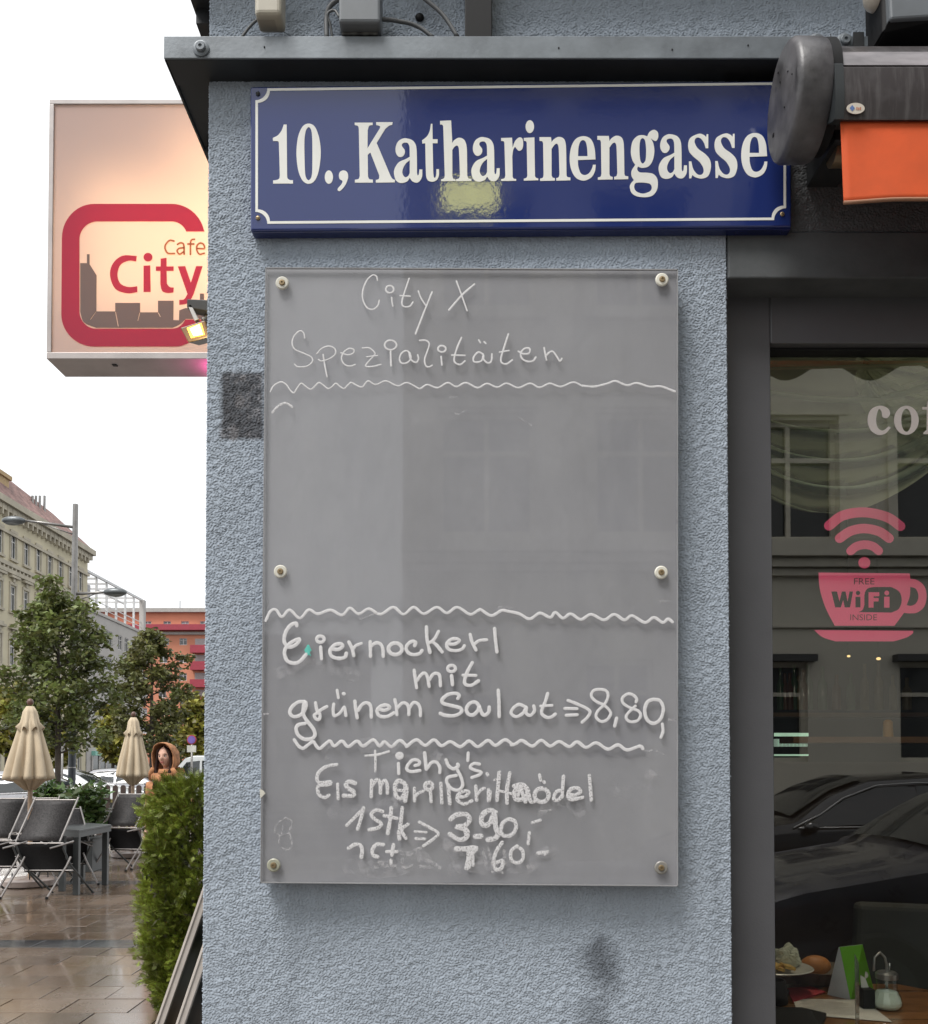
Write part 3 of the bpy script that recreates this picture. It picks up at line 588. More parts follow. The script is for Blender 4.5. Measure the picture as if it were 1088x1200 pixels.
writing('thick handwriting reading grünem Salat => 8,80,-', M['marker'], [
 (h4,4.2,[(250,695),(200,700),(150,740),(135,785),(165,815),(215,805),(250,770),(265,720),(252,700),(240,780),(265,840),(320,910),(335,960),(310,990),(250,995),(200,960),(185,910),(205,880),(255,870)]),
 (h4,3.8,[(340,705),(350,760),(375,800),(370,835),(345,835),(330,805),(355,785),(385,760),(430,735)]),(h4,3.6,[(485,715),(480,770),(490,808),(530,790),(568,740)]),(h4,3.6,[(572,745),(582,808)]),(h4,3.4,[(512,605),(522,665)]),(h4,4,[(562,632),(568,634)]),
 (h4,4,[(653,692),(660,750),(672,825)]),(h4,4,[(680,765),(710,720),(750,705),(780,735),(785,820)]),(h4,4,[(845,755),(890,765),(930,745),(905,722),(855,735),(830,770),(850,810),(910,815),(965,785)]),
 (h5,3.8,[(88,680),(100,735),(105,800)]),(h5,3.8,[(110,745),(145,708),(180,712),(198,745),(200,800)]),(h5,3.8,[(205,745),(235,705),(270,712),(290,750),(292,808)]),
 (h5,4.2,[(590,670),(600,645),(570,630),(510,640),(465,680),(475,710),(550,730),(615,750),(612,785),(560,808),(490,805),(450,790)]),(h5,4.2,[(760,730),(730,700),(685,710),(658,755),(675,795),(715,800),(750,765),(760,735),(775,775),(800,805),(835,780),(840,740)]),
 (h5,4,[(912,605),(918,700),(920,815)]),(r7,3.8,[(250,460),(228,452),(205,467),(198,487),(218,500),(245,485),(258,462),(256,485),(272,495),(288,478),(286,458)]),
 (h6,3.8,[(78,145),(60,205),(35,265),(35,300),(70,325),(105,322),(135,300)]),(h6,3.4,[(25,240),(110,235)]),(h6,3.6,[(230,198),(300,225),(370,258),(395,285),(375,325),(335,362)]),(h6,3.4,[(205,258),(298,260)]),(h6,3.4,[(215,310),(300,305)]),
 (h6,3.4,[(498,230),(440,205),(405,165),(420,125),(465,115),(515,125),(530,165),(505,225),(455,275),(440,320),(475,355),(520,345),(550,300),(535,265),(498,232)]),(h6,3.8,[(595,330),(580,390)]),
 (h6,3.4,[(740,210),(745,185),(715,155),(675,150),(638,180),(645,220),(700,255),(755,275),(775,310),(750,350),(700,358),(668,335),(675,300),(735,240)]),
 (h6,4,[(870,190),(920,200),(945,260),(925,335),(875,370),(825,345),(805,275),(825,210),(872,189)]),(h6,3.6,[(938,375),(942,430),(927,475)])])
writing('smeared dash and crumbs after the price', M['faint'], [(h6,3,[(990,340),(1015,345),(1040,338)]),(h6,2,[(800,570),(830,580),(860,572)]),(h6,2,[(885,575),(920,590),(950,600)])])
writing('lower thick wavy line', M['marker'], [
 (h4,3.8,[(170,1000),(205,1050),(240,1068),(275,1045),(320,1015),(350,1055),(375,1070),(410,1040),(455,1010),(490,1050),(550,1010),(600,1055),(670,1010),(720,1050),(800,1000),(850,1050),(890,1015),(945,1055),(1010,1005),(1070,1052)]),
 (h5,3.8,[(180,1054),(260,1000),(330,1045),(400,1000),(460,1048),(530,1015),(610,1055),(680,1010),(750,1055),(830,1005),(890,1045),(965,1000),(1030,1040)]),
 (r7,3.8,[(198,610),(215,606),(240,593),(280,615),(315,592),(350,615),(385,597),(425,617),(455,598),(490,620),(530,602),(575,627),(615,610),(650,630),(700,615),(712,625)])])
writing("handwriting reading Tichy's", M['marker'], [
 (h7,2.8,[(440,94),(500,88),(580,65)]),(h7,2.6,[(482,60),(484,112)]),(h7,4.6,rp(655,95,16,14)),(h7,3.8,[(648,150),(650,222)]),
 (h7,3.8,[(765,165),(795,155),(790,130),(750,125),(715,160),(708,192),(740,208),(800,200)]),(h7,4.2,[(833,75),(845,190)]),(h7,3.8,[(855,180),(880,145),(915,140),(940,175),(940,215)]),
 (h8,4,[(18,125),(35,165),(70,188),(105,168),(100,155)]),(h8,3.8,[(95,190),(125,250),(135,305),(105,338),(60,330),(25,290),(30,250),(90,235)]),(h8,3.6,[(175,75),(172,130)]),(h8,3.6,[(255,155),(215,150),(188,175),(215,195),(265,210),(255,230),(200,250)])])
writing("faded lower stem and dot of Tichy's", M['dry'], [(h7,2.8,[(485,112),(484,205)]),(h8,3.6,[(308,222),(314,232)]),(h7,2.5,[(410,96),(440,94)])])
writing('rubbed handwriting reading Eis Marillenknödel', M['dry'], [
 (h7,4,[(210,158),(140,170),(85,210),(70,255),(85,285),(130,285),(165,280),(160,298),(100,305),(75,320),(85,370),(125,392),(155,375)]),(h7,3.6,[(217,295),(220,400)]),(h7,5,[(340,290),(300,278),(275,298),(290,325),(330,350),(325,378),(260,378)]),
 (h7,4,[(458,270),(455,385)]),(h7,4.2,[(460,310),(495,265),(518,290),(520,360)]),(h7,4.2,[(522,310),(548,270),(568,300),(570,360)]),
 (h7,5,[(690,290),(650,272),(625,300),(628,370),(655,398),(690,370),(700,300),(705,350),(695,415)]),(h7,3.4,[(635,338),(700,345)]),(h7,3.8,[(760,325),(762,415)]),(h7,3.4,[(765,385),(790,360),(825,345)]),
 (h7,4.6,rp(862,310,26,26)),(h7,4,[(873,345),(880,420)]),(h7,4,[(948,290),(955,430)]),(h7,4.2,[(1000,300),(1012,435)]),
 (h8,4,[(105,385),(150,385),(180,355),(150,345),(105,370),(100,410),(145,438),(200,415)]),(h8,4,[(228,310),(235,410)]),(h8,3.4,[(240,370),(265,338),(290,325)]),
 (h8,3.6,[(318,335),(318,415)]),(h8,3.6,[(332,350),(326,410)]),(h8,4.4,[(395,210),(385,330),(378,410)]),(h8,4.4,[(470,218),(450,330),(450,430)]),(h8,3.2,[(400,345),(485,365)]),
 (h8,5,[(500,310),(560,300),(600,350),(560,400),(515,405),(500,355),(540,315),(590,335),(580,420)]),(h8,4.4,[(600,340),(615,415),(640,420)]),(h8,4.4,[(520,400),(545,330),(570,400)]),
 (h8,5,rp(695,375,50,48)),(h8,3.4,[(680,230),(688,270)]),(h8,3.8,[(710,278),(715,286)]),(h8,4,[(850,240),(840,390)]),(h8,4.2,[(840,340),(800,350),(780,400),(810,410),(845,375)]),
 (h8,4.4,[(890,370),(930,375),(970,350),(950,325),(905,330),(880,370),(905,405),(985,390)]),(h8,4,[(1033,235),(1042,340),(1048,410)]),(h8,2,[(358,268),(372,262)])])
writing('rubbed price lines reading 1 Stk => 3.90,- and 2 St => 7.60,-', M['dry'], [
 (h7,4,[(282,588),(340,530),(400,470)]),(h7,4,[(400,465),(385,530),(358,615)]),(h7,4.2,[(535,490),(490,480),(455,510),(480,545),(525,575),(505,605),(440,620)]),(h7,4.6,[(597,465),(590,540),(572,645)]),(h7,3.8,[(545,520),(640,540)]),
 (h7,4.4,[(675,465),(665,560),(650,650)]),(h7,4,[(715,580),(670,620),(700,680)]),(h7,4.5,[(650,640),(655,685)]),(h7,3,[(765,632),(845,638)]),(h7,3.6,[(772,682),(835,685)]),(h7,3.6,[(795,565),(870,605),(930,645),(895,685),(825,735)]),
 (h7,4.4,[(295,750),(340,724),(380,732),(390,770),(385,815)]),(h7,4.4,[(540,725),(490,725),(462,765),(470,800),(500,812)]),(h7,4,[(612,725),(600,800)]),(h7,4,[(565,775),(635,775)]),(h7,3.8,[(595,835),(595,860)]),
 (h8,5.4,[(50,545),(90,515),(160,510),(185,550),(150,590),(90,600),(160,620),(165,670),(110,690),(45,650)]),(h8,5,[(150,600),(165,670)]),(h8,6,[(225,668),(265,665)]),(h8,6,[(370,500),(330,480),(280,510),(268,560),(290,590),(330,570),(360,510),(370,600),(385,650),(365,680),(315,690)]),
 (h8,4.6,[(500,555),(460,545),(415,580),(410,640),(440,665),(490,650),(515,600),(505,560)]),(h8,3.6,[(628,570),(685,552)]),(h8,3.8,[(608,640),(600,720)]),
 (h8,6,[(90,755),(160,755),(230,750),(190,800),(165,890)]),(h8,6,[(180,760),(178,880)]),(h8,4,[(205,760),(210,870)]),(h8,4.4,[(415,710),(375,770),(355,840),(370,900),(410,890),(420,840),(380,850)]),(h8,4,[(520,735),(560,770),(560,830),(520,855),(480,830),(480,770),(520,735)]),
 (h8,4.4,[(670,785),(730,778)]),(h8,2.4,[(715,798),(738,772)])])
writing('wiped remains of chalk near the lower edge', M['faint'], [
 (h7,5,[(505,855),(535,850)]),(h7,4,[(480,885),(560,875),(630,880)]),(h7,4,[(675,830),(682,890)]),(h7,4,[(690,890),(740,870)]),(h7,4,[(840,835),(900,860),(940,890)]),(h7,4,[(800,880),(880,885)]),(h7,5,[(650,775),(720,790),(800,750)]),
 (h8,4,[(280,760),(305,880)]),(h8,4,[(310,750),(350,860)]),(h8,5,[(600,880),(635,885)]),(h8,4,[(430,760),(435,860)]),(h8,3,[(345,920),(420,925)]),(h8,3,[(680,490),(760,480)]),
 (r6,2,[(150,895),(175,910),(165,950),(175,1000),(155,1020),(125,1000),(125,965),(108,950),(115,920),(150,895)]),(r6,1.6,[(125,965),(165,955)]),(r6,2,[(140,920),(135,955)]),(r6,3,[(66,490),(84,490)]),
 (r5,2,[(85,500),(110,500)]),(r5,1.5,[(95,550),(110,560),(135,550)]),(r5,1.2,[(320,568),(345,582),(372,600)]),(r6,2,[(440,120),(520,90)]),(r7,2,[(145,72),(205,74)]),(r7,2,[(780,48),(815,50)])])
M['smear'] = film('wiped_smear', (1, 1, 1), .2, (.62, .61, .63), noise_scale=38, thresh=.52, amt=.12)
writing('broad wiped marker smears over the lower half', M['smear'], [
 (h8,16,[(20,720),(160,860),(380,900)]),(h7,20,[(300,880),(560,900),(820,830)]),(h8,18,[(80,900),(300,800),(560,880),(760,780)]),(h7,14,[(180,500),(420,470),(640,420)]),(h8,14,[(700,500),(860,420),(1000,520)]),
 (r7,16,[(560,760),(680,800),(760,720)]),(r6,14,[(120,330),(260,290),(420,340)]),(r6,18,[(300,640),(520,610),(760,660)])])
b = MB(); b.hexa([P(305, 936, YC - .0005), P(311, 930, YC - .0005), P(308, 926, YC - .0005), P(304.5, 925, YC - .0005)], (0, .003, 0)); par(b.build('chipped_edge', M['washer']), mb_)

# ------------------------------------------------------------------ awning cassette at the right
aw = empty('awning_cassette', P(1000, 120, 1.74)); tag(aw, 'dark grey rolled-up awning cassette with an orange valance hanging at the upper right', 'awning')
yc = 1.655; zc_ = (Zat(55, 1.655) + Zat(184, 1.655)) / 2; rz = (Zat(55, 1.655) - Zat(184, 1.655)) / 2; x0 = P(919, 120, 1.655).x
m, nt, b_ = newmat('weathered_awning_metal'); M['cass'] = m
tc = N(nt, 'ShaderNodeTexCoord'); mp = N(nt, 'ShaderNodeMapping'); mp.inputs['Scale'].default_value = (75, 3, 5); L(nt, tc.outputs['Object'], mp.inputs[0])
n1 = N(nt, 'ShaderNodeTexNoise', Scale=1.0, Detail=5.0, Roughness=.7); L(nt, mp.outputs[0], n1.inputs['Vector'])
n2 = N(nt, 'ShaderNodeTexNoise', Scale=25.0, Detail=5.0); L(nt, tc.outputs['Object'], n2.inputs['Vector'])
c = mixcol(nt, MT(nt, 'MULTIPLY_ADD', n1.outputs[0], 4, -1.9, clamp=True), (.052, .046, .047), (.12, .112, .112)); c = mixcol(nt, MT(nt, 'MULTIPLY_ADD', n2.outputs[0], 3, -1.5, clamp=True), c, (.10, .094, .096))
L(nt, c, b_.inputs['Base Color']); b_.inputs['Roughness'].default_value = .33
M['capm'] = mat('awning_cap_plastic', (.075, .072, .076), .40, var=.45, vscale=14, bump=.35, bscale=45, bdist=.003)
def xloft(prof, xs, name, m, parent, smooth=35, mod=None):
    """profile of (y,z) swept along x; xs = list of (x, scale)"""
    n = len(prof); cy = sum(p[0] for p in prof) / n; cz = sum(p[1] for p in prof) / n; b = MB(); vs = []
    for (x, s) in xs: vs += [(x, cy + (p[0] - cy) * s, cz + (p[1] - cz) * s) for p in prof]
    fs = [(i * n + k, i * n + (k + 1) % n, (i + 1) * n + (k + 1) % n, (i + 1) * n + k) for i in range(len(xs) - 1) for k in range(n)]
    fs += [tuple(range(n))[::-1], tuple((len(xs) - 1) * n + k for k in range(n))]
    b.add(vs, fs); return par(b.build(name, m, smooth=smooth), parent)
prof = [(yc + .088 * math.cos(a), zc_ + rz * math.sin(a) * (1 + .0 * math.cos(a))) for a in [2 * math.pi * k / 40 for k in range(40)]]
cap = xloft(prof, [(x0 - .004, .90), (x0, .965), (x0 + .006, 1.0), (x0 + .05, .995), (x0 + .056, .975)], 'end_cap', M['capm'], aw)
prof2 = [(yc + .080 * math.cos(a), zc_ + .006 + (rz - .006) * math.sin(a)) for a in [2 * math.pi * k / 40 for k in range(40)]]
xloft(prof2, [(x0 + .054, 1), (x0 + .075, 1)], 'mounting_collar', M['black'], aw)
b = MB()
for (y, z, r) in ((1.70, zc_ - .03, .004), (1.66, zc_ + .04, .0018), (1.62, zc_ + .03, .0015), (1.64, zc_ - .02, .0015), (1.67, zc_ + .065, .0018), (1.60, zc_ + .01, .0013)):
    bb = MB(); bb.lathe([(r, -.0008), (r, .0008)], n=10); bb.v = [tuple(Vector((x0 - .0045, y, z)) + Matrix.Rotation(math.radians(90), 3, 'Y') @ Vector(p)) for p in bb.v]; b.add(bb.v, bb.f)
par(b.build('cap_hole', M['black']), aw)
Z = lambda py, y: Zat(py, y)
cp = [(1.74, Z(52, 1.70)), (1.66, Z(54, 1.66)), (1.62, Z(56, 1.62)), (1.60, Z(61, 1.60)), (1.592, Z(64, 1.592)), (1.58, Z(78, 1.58)), (1.574, Z(79, 1.574)), (1.570, Z(100, 1.570)), (1.570, Z(122, 1.570)), (1.575, Z(140, 1.575)), (1.585, Z(143, 1.585)), (1.64, Z(146, 1.63)), (1.72, Z(130, 1.66)), (1.745, Z(90, 1.72))]
xloft(cp, [(x0 + .073, 1), (3.1, 1)], 'roller_housing', M['cass'], aw, smooth=28)
xloft([(1.625, Z(57, 1.62) + .0006), (1.600, Z(61, 1.60) + .0006), (1.5905, Z(64, 1.592) + .0006), (1.5785, Z(77, 1.58) + .0006), (1.5805, Z(77, 1.58)), (1.5925, Z(64, 1.592) - .001), (1.602, Z(61, 1.60) - .001), (1.626, Z(57, 1.62) - .001)], [(x0 + .0735, 1), (3.1, 1)], 'highlight_strip', mat('pale_highlight_metal', (.24, .225, .235), .38, var=.3, vscale=30, stretch=(.3, 1, 1)), aw, smooth=28)  # paler strip: sky highlight on the upper facet put into the colour
xloft([(p[0] + (.0 if p[0] > 1.65 else -.004), p[1] + (.003 if p[1] > zc_ else -.002)) for p in cp], [(x0 + .057, 1), (x0 + .0725, 1)], 'housing_band', mat('band_dark_grey', (.035, .04, .043), .4), aw, smooth=28)
m = mat('orange_awning_fabric', (.80, .13, .035), .8, var=.06, vscale=14, bump=.5, bscale=900, bdist=.0006, transl=.25); M['orange'] = m
a0, a1 = P(985, 141, 1.583), P(990, 236, 1.576); W_ = 1.9
V, F = [], []; nx, nz = 140, 14
for j in range(nz + 1):
    f = j / nz
    for i in range(nx + 1):
        x = a0.x + (a1.x - a0.x) * f + W_ * (i / nx); z = a0.z + (a1.z - a0.z) * f + .012 * f * (i / nx) * 3
        y = 1.583 + f * (-.006 + .004 * math.sin(x * 13 + .6) + .0015 * math.sin(x * 41)); V.append((x, y, z))
for j in range(nz):
    for i in range(nx): k = j * (nx + 1) + i; F.append((k, k + 1, k + nx + 2, k + nx + 1))
o = numesh('valance', np.array(V), np.array(F), m, None, True); so = o.modifiers.new('t', 'SOLIDIFY'); so.thickness = .0012; par(o, aw)
hem = [V[nz * (nx + 1) + i] for i in range(0, nx + 1, 2)]; b = MB(); b.tube([(p[0], p[1] - .0005, p[2]) for p in hem], .0032, 6, flat=1.0); par(b.build('hem', mat('hem_cord', (.34, .17, .10), .8, bump=.5, bscale=300), smooth=True), aw)
b = MB(); c = P(1003, 127, 1.569); bb = MB(); bb.lathe([(.0155, 0), (.0155, .0006)], n=24); bb.v = [(c.x + p[0], c.y - p[2], c.z + p[1] * .62) for p in bb.v]; st = par(bb.build('oval_sticker', mat('cream_sticker', (.62, .56, .48), .5)), aw)
b = MB(); b.add([(c.x - .0105, c.y - .0012, c.z), (c.x - .006, c.y - .0012, c.z - .0055), (c.x - .0015, c.y - .0012, c.z), (c.x - .006, c.y - .0012, c.z + .0055)], [(0, 1, 2, 3)]); o = par(b.build('sticker_mark', mat('sticker_blue', (.12, .2, .42), .5)), aw)
b = MB()
for k in range(3): b.box((c.x + .001 + k * .003, c.y - .0012, c.z - .003), (c.x + .003 + k * .003, c.y - .0008, c.z + .002 - .001 * (k % 2)))
par(b.build('sticker_mark', mat('sticker_brown', (.5, .22, .14), .5)), aw)
bz = P(975, 178, 1.70); bb = MB(); bb.lathe([(.026, 0), (.026, .05)], n=20); bb.v = [tuple(bz + Matrix.Rotation(math.radians(90), 3, 'Y') @ Vector(p)) for p in bb.v]
par(bb.build('end_bearing', mat('bronze_bearing', (.25, .19, .12), .4, metal=.6), smooth=40), aw)
b = MB(); b.box((bz.x - .01, 1.66, bz.z - .005), (bz.x + .05, 1.799, bz.z + .10)); par(b.build('wall_bracket', M['darkmetal'], bevel=.002), aw)
# ------------------------------------------------------------------ café window
YF, YG = 1.872, 1.915
win = empty('cafe_window', (XR, YF, .5)); tag(win, 'large dark framed cafe window reflecting the street, right of the menu board', 'window')
fx = P(904, 500, YF).x; fzt = Zat(402, YF)
b = MB(); b.box((XR + .001, YF, .46), (fx, YF + .07, Zat(325, YF) + .06)); b.box((fx + .0005, YF + .0008, fzt), (3.25, YF + .07, Zat(325, YF) + .06)); b.box((fx + .0005, YF + .0008, .46), (3.25, YF + .07, .52)); b.box((2.45, YF + .001, .5205), (2.55, YF + .07, fzt - .0005))
par(b.build('frame', M['frame'], bevel=.003), win)
b = MB(); b.box((fx + .0004, YF + .02, .521), (fx + .006, YG + .01, fzt - .001)); b.box((fx + .006, YF + .02, fzt - .006), (2.44, YG + .01, fzt - .001)); par(b.build('gasket', M['black']), win)
b = MB(); b.hexa([(fx + .005, YG, .515), (2.46, YG, .515), (2.46, YG, fzt - .002), (fx + .005, YG, fzt - .002)], (0, .004, 0))
par(b.build('pane', glassy('window_pane', .235, (.93, .95, .93), 0.0)), win)
WG = lambda px, py, o: P(px, py, YG + .0065) - Vector((0, o, 0))
M['pink'] = mat('pink_vinyl', (.88, .10, .23), .45, var=.04)
st = empty('wifi_sticker', P(1012, 752, YG)); tag(st, 'pink vinyl sticker of a coffee cup with radio waves reading FREE WiFi INSIDE', 'sticker')
fW = frame(940, 585, 6.858)
b = MB()
for w, pts in ((80, [(218, 213), (330, 132), (500, 106), (680, 143), (792, 217)]), (76, [(303, 315), (390, 258), (500, 236), (620, 260), (702, 315)]), (70, [(392, 416), (440, 380), (505, 366), (572, 380), (618, 416)])):
    stroke(b, [fW(p) for p in pts], w / 6.858, WG, sub=8, lift=0.0, jit=0, base=.0003)
par(b.build('radio_wave', M['pink']), st)
par(filled('dot', [[fW(p) for p in ell(503, 511, 48, 46, 32)]], WG, M['pink'], thick=.0003), st)
def text_loops(txt, cx, cy, h, w, off=0.0):
    cu = bpy.data.curves.new('t', 'FONT'); cu.body = txt; cu.offset = off; cu.align_x = 'CENTER'; o = bpy.data.objects.new('t', cu); sc.collection.objects.link(o)
    bpy.context.view_layer.objects.active = o; bpy.ops.object.select_all(action='DESELECT'); o.select_set(True); bpy.ops.object.convert(target='CURVE')
    o = bpy.context.view_layer.objects.active; loops = []
    for sp in o.data.splines:
        pts = []
        bpn = list(sp.bezier_points); n = len(bpn)
        for i in range(n):
            a, c = bpn[i], bpn[(i + 1) % n]
            for k in range(3):
                t = k / 3; q = a.co * (1 - t) ** 3 + a.handle_right * 3 * t * (1 - t) ** 2 + c.handle_left * 3 * t * t * (1 - t) + c.co * t ** 3; pts.append((q.x, q.y))
        loops.append(pts)
    xs = [p[0] for l in loops for p in l]; ys = [p[1] for l in loops for p in l]
    sx, sy = w / (max(xs) - min(xs)), h / (max(ys) - min(ys)); mx, my = (max(xs) + min(xs)) / 2, (max(ys) + min(ys)) / 2
    bpy.data.objects.remove(o)
    return [[(cx + (p[0] - mx) * sx, cy - (p[1] - my) * sy) for p in l] for l in loops]
cup = [[(135,590),(868,597),(872,640),(930,652,1),(985,700,1),(1003,780,1),(985,862,1),(930,910,1),(870,918,1),(822,914),(745,1018),(265,1018),(190,870,1),(145,720,1)],
 [(872,705),(918,722,1),(938,780,1),(920,835,1),(880,857,1),(843,852),(868,780,1)],
 [(455,908),(488,890,1),(503,850),(505,760,1),(530,718,1),(580,706),(720,706),(785,745,1),(804,815,1),(780,882,1),(720,912)],
 [(237,742),(283,742),(303,822),(322,742),(352,742),(368,822),(384,742),(412,742),(388,870),(345,870),(332,812),(314,870),(268,870)],
 [(431,784),(472,784),(472,870),(431,870)], ell(452, 754, 18, 18, 16),
 [(537,748),(623,748),(623,780),(577,780),(577,795),(617,795),(617,822),(577,822),(577,872),(537,872)],
 [(662,784),(705,784),(705,872),(662,872)], ell(683, 754, 19, 19, 16)]
loops = [[fW(p) for p in (l if len(l) == 16 and l[0][0] == 470 else outline(l))] for l in cup]
for l in text_loops('FREE', 502, 660, 50, 165, .008) + text_loops('INSIDE', 497, 950, 48, 215, .008): loops.append([fW(p) for p in l])
par(filled('cup', loops, WG, M['pink'], thick=.0003), st)
par(filled('saucer', [[fW(p) for p in outline([(100,1052),(895,1058),(893,1078,1),(840,1112,1),(740,1143),(270,1143),(165,1108,1)])]], WG, M['pink'], thick=.0003), st)
ct = empty('window_lettering', P(1040, 510, YG)); tag(ct, 'pale serif lettering starting with cof stuck high on the window pane', 'lettering')
fc = frame(840, 260, 4.0); WGo = lambda px, py, o: P(px, py, YG - .001) - Vector((0, o, 0)); M['lett'] = mat('pale_vinyl', (.88, .80, .77), .5, var=.04)
c_ = outline([(762,862,1),(800,872,1),(814,898,1),(800,920,1),(778,914,1),(774,890,1),(760,878,1),(748,925,1),(756,965,1),(780,978,1),(808,958),(816,966),(792,992,1),(755,998,1),(722,975,1),(708,930,1),(722,882,1)])
o_ = [outline([(p[0], p[1], 1) for p in ell(890, 930, 58, 68, 12)]), outline([(p[0], p[1], 1) for p in ell(890, 930, 24, 54, 12)])]
f_ = outline([(965,868),(986,868),(990,840,1),(1010,808,1),(1045,800,1),(1070,815,1),(1066,838,1),(1046,840,1),(1030,822,1),(1024,845,1),(1026,868),(1052,868),(1052,880),(1026,880),(1026,975),(1048,988),(1048,995),(970,995),(970,988),(986,975),(986,880),(965,880)])
par(filled('letter', [[fc(p) for p in c_]], WGo, M['lett'], thick=.0006), ct); par(filled('letter', [[fc(p) for p in l] for l in o_], WGo, M['lett'], thick=.0006), ct)
for k in range(2): par(filled('letter', [[fc((p[0] + 85 * k, p[1])) for p in f_]], WGo, M['lett'], thick=.0006), ct)
for k in range(2):
    l0 = [[((p[0] - 31) * .75, p[1] * .75) for p in outline(l)] for l in G['e'][1]]
    par(filled('letter', [[fc((1145 - 150 + p[0] + 125 * k + 0, p[1] + 647)) for p in l] for l in l0], WGo, M['lett'], thick=.0006), ct)

# ------------------------------------------------------------------ inside the café
m, nt, b_ = newmat('sheer_curtain'); nt.nodes.remove(b_)
t_ = N(nt, 'ShaderNodeBsdfTransparent'); d1 = N(nt, 'ShaderNodeBsdfDiffuse'); d1.inputs[0].default_value = (.50, .55, .41, 1); d2 = N(nt, 'ShaderNodeBsdfTranslucent'); d2.inputs[0].default_value = (.50, .55, .41, 1)
a = N(nt, 'ShaderNodeMixShader'); a.inputs[0].default_value = .4; L(nt, d1.outputs[0], a.inputs[1]); L(nt, d2.outputs[0], a.inputs[2])
lw = N(nt, 'ShaderNodeLayerWeight', Blend=.35); k = MT(nt, 'MULTIPLY_ADD', lw.outputs['Facing'], 1.0, .22, clamp=True)
a2 = N(nt, 'ShaderNodeMixShader'); L(nt, k, a2.inputs[0]); L(nt, t_.outputs[0], a2.inputs[1]); L(nt, a.outputs[0], a2.inputs[2]); L(nt, a2.outputs[0], nt.nodes['Material Output'].inputs[0]); M['sheer'] = m
cur = empty('swag_curtain', P(1000, 430, 2.05)); tag(cur, 'pale sheer swagged curtain hanging behind the top of the cafe window', 'curtain')
def swag(name, xa, xb, za, zb, drop, top, Y, folds, seed):
    nx, nv = 70, 60; V = []; r = random.Random(seed); ph = [r.uniform(0, 6) for _ in range(4)]
    for j in range(nv + 1):
        v = j / nv
        for i in range(nx + 1):
            u = i / nx; zl = za + (zb - za) * u; sag = drop * (4 * u * (1 - u)) ** .8
            z = top - (top - zl) * v ** .9 * 1.0 - sag * v
            y = Y - .065 * abs(math.sin(folds * math.pi * (v ** 1.25) + .5 * math.sin(u * 5 + ph[0]))) * (.35 + v) - .01 * math.sin(u * 3.1 + ph[1]) - .01 * v
            V.append((xa + (xb - xa) * u, y, z))
    F = [(j * (nx + 1) + i, j * (nx + 1) + i + 1, (j + 1) * (nx + 1) + i + 1, (j + 1) * (nx + 1) + i) for j in range(nv) for i in range(nx)]
    o = numesh(name, np.array(V), np.array(F), M['sheer'], None, True); return par(o, cur)
swag('curtain_swag', P(870, 560, 2.06).x, P(1140, 560, 2.06).x, Zat(560, 2.06), Zat(480, 2.06), Zat(545, 2.06) - Zat(625, 2.06), Zat(360, 2.06), 2.06, 6, 1)
swag('curtain_swag', P(1000, 560, 2.09).x, P(1330, 560, 2.09).x, Zat(470, 2.09), Zat(540, 2.09), .16, Zat(360, 2.09), 2.09, 6, 2)
M['wood'] = mat('table_wood', (.20, .085, .03), .3, var=.35, vscale=4, stretch=(1.2, 9, 9), coat=.2)
YT = 2.36; zt = Zat(1186, YT)
tb = empty('cafe_table', (1.2, 2.4, .12)); tag(tb, 'brown wooden cafe table laid with dishes behind the window glass', 'table')
far = Zat; pf = P(1046, 1158, 2.62)
b = MB(); top = [(XR + .06, 2.04), (1.62, 2.04), (1.50, 2.30), (pf.x + .03, 2.66), (XR + .06, 2.66)]
b.add([(x, y, zt) for x, y in top] + [(x, y, zt - .03) for x, y in top], [(0, 1, 2, 3, 4), (9, 8, 7, 6, 5)] + [(i, i + 5, (i + 1) % 5 + 5, (i + 1) % 5) for i in range(5)]); par(b.build('tabletop', M['wood'], bevel=.003), tb)
for (x, y) in ((XR + .12, 2.1), (1.4, 2.1), (XR + .12, 2.6), (1.05, 2.6)):
    b = MB(); b.box((x - .02, y - .02, .13), (x + .02, y + .02, zt - .031)); par(b.build('leg', M['darkmetal']), tb)
def onT(px, py): # point of the tabletop seen at that pixel
    d = P(px, py, 1.0) - Vector((0, 0, CAMZ)); t = (zt - CAMZ) / d.z; return Vector((0, 0, CAMZ)) + d * t
g = onT(1040, 1183); s = .43 * (Zat(1118, g.y) - Zat(1186, g.y)) / .0677 * .157
H = (Zat(1118, g.y) - Zat(1185, g.y))
su = empty('sugar_dispenser', (g.x, g.y, zt + .001)); tag(su, 'ribbed glass sugar dispenser with bent metal spout on the cafe table', 'sugar dispenser')
R0 = (P(1057, 1170, g.y).x - P(1024, 1170, g.y).x) / 2
M['jar'] = glassy('jar_glass', .10, (.86, .90, .88), .02)
rib = lambda a, z: 1 + .045 * abs(math.cos(a * 7))
b = MB(); b.lathe([(R0 * .8, 0), (R0, .008), (R0 * 1.02, .018), (R0 * .93, .03), (R0 * .72, .048), (R0 * .66, .062), (R0 * .66, H * .56)], (0, 0, 0), 56, rib); par2 = lambda o, p: (setattr(o, 'parent', p), o)[1]
par2(b.build('jar', M['jar'], smooth=True), su)
b = MB(); b.lathe([(R0 * .74, .003), (R0 * .9, .010), (R0 * .93, .018), (R0 * .85, .030), (R0 * .66, .045), (R0 * .2, .050)], (0, 0, 0), 42, rib); par2(b.build('sugar', mat('sugar', (.78, .80, .70), .9, bump=.6, bscale=900)), su)
b = MB(); b.lathe([(R0 * .74, H * .53), (R0 * .76, H * .535), (R0 * .76, H * .62), (R0 * .6, H * .655), (R0 * .15, H * .66)], (0, 0, 0), 32); par2(b.build('lid', M['alu'], smooth=35), su)
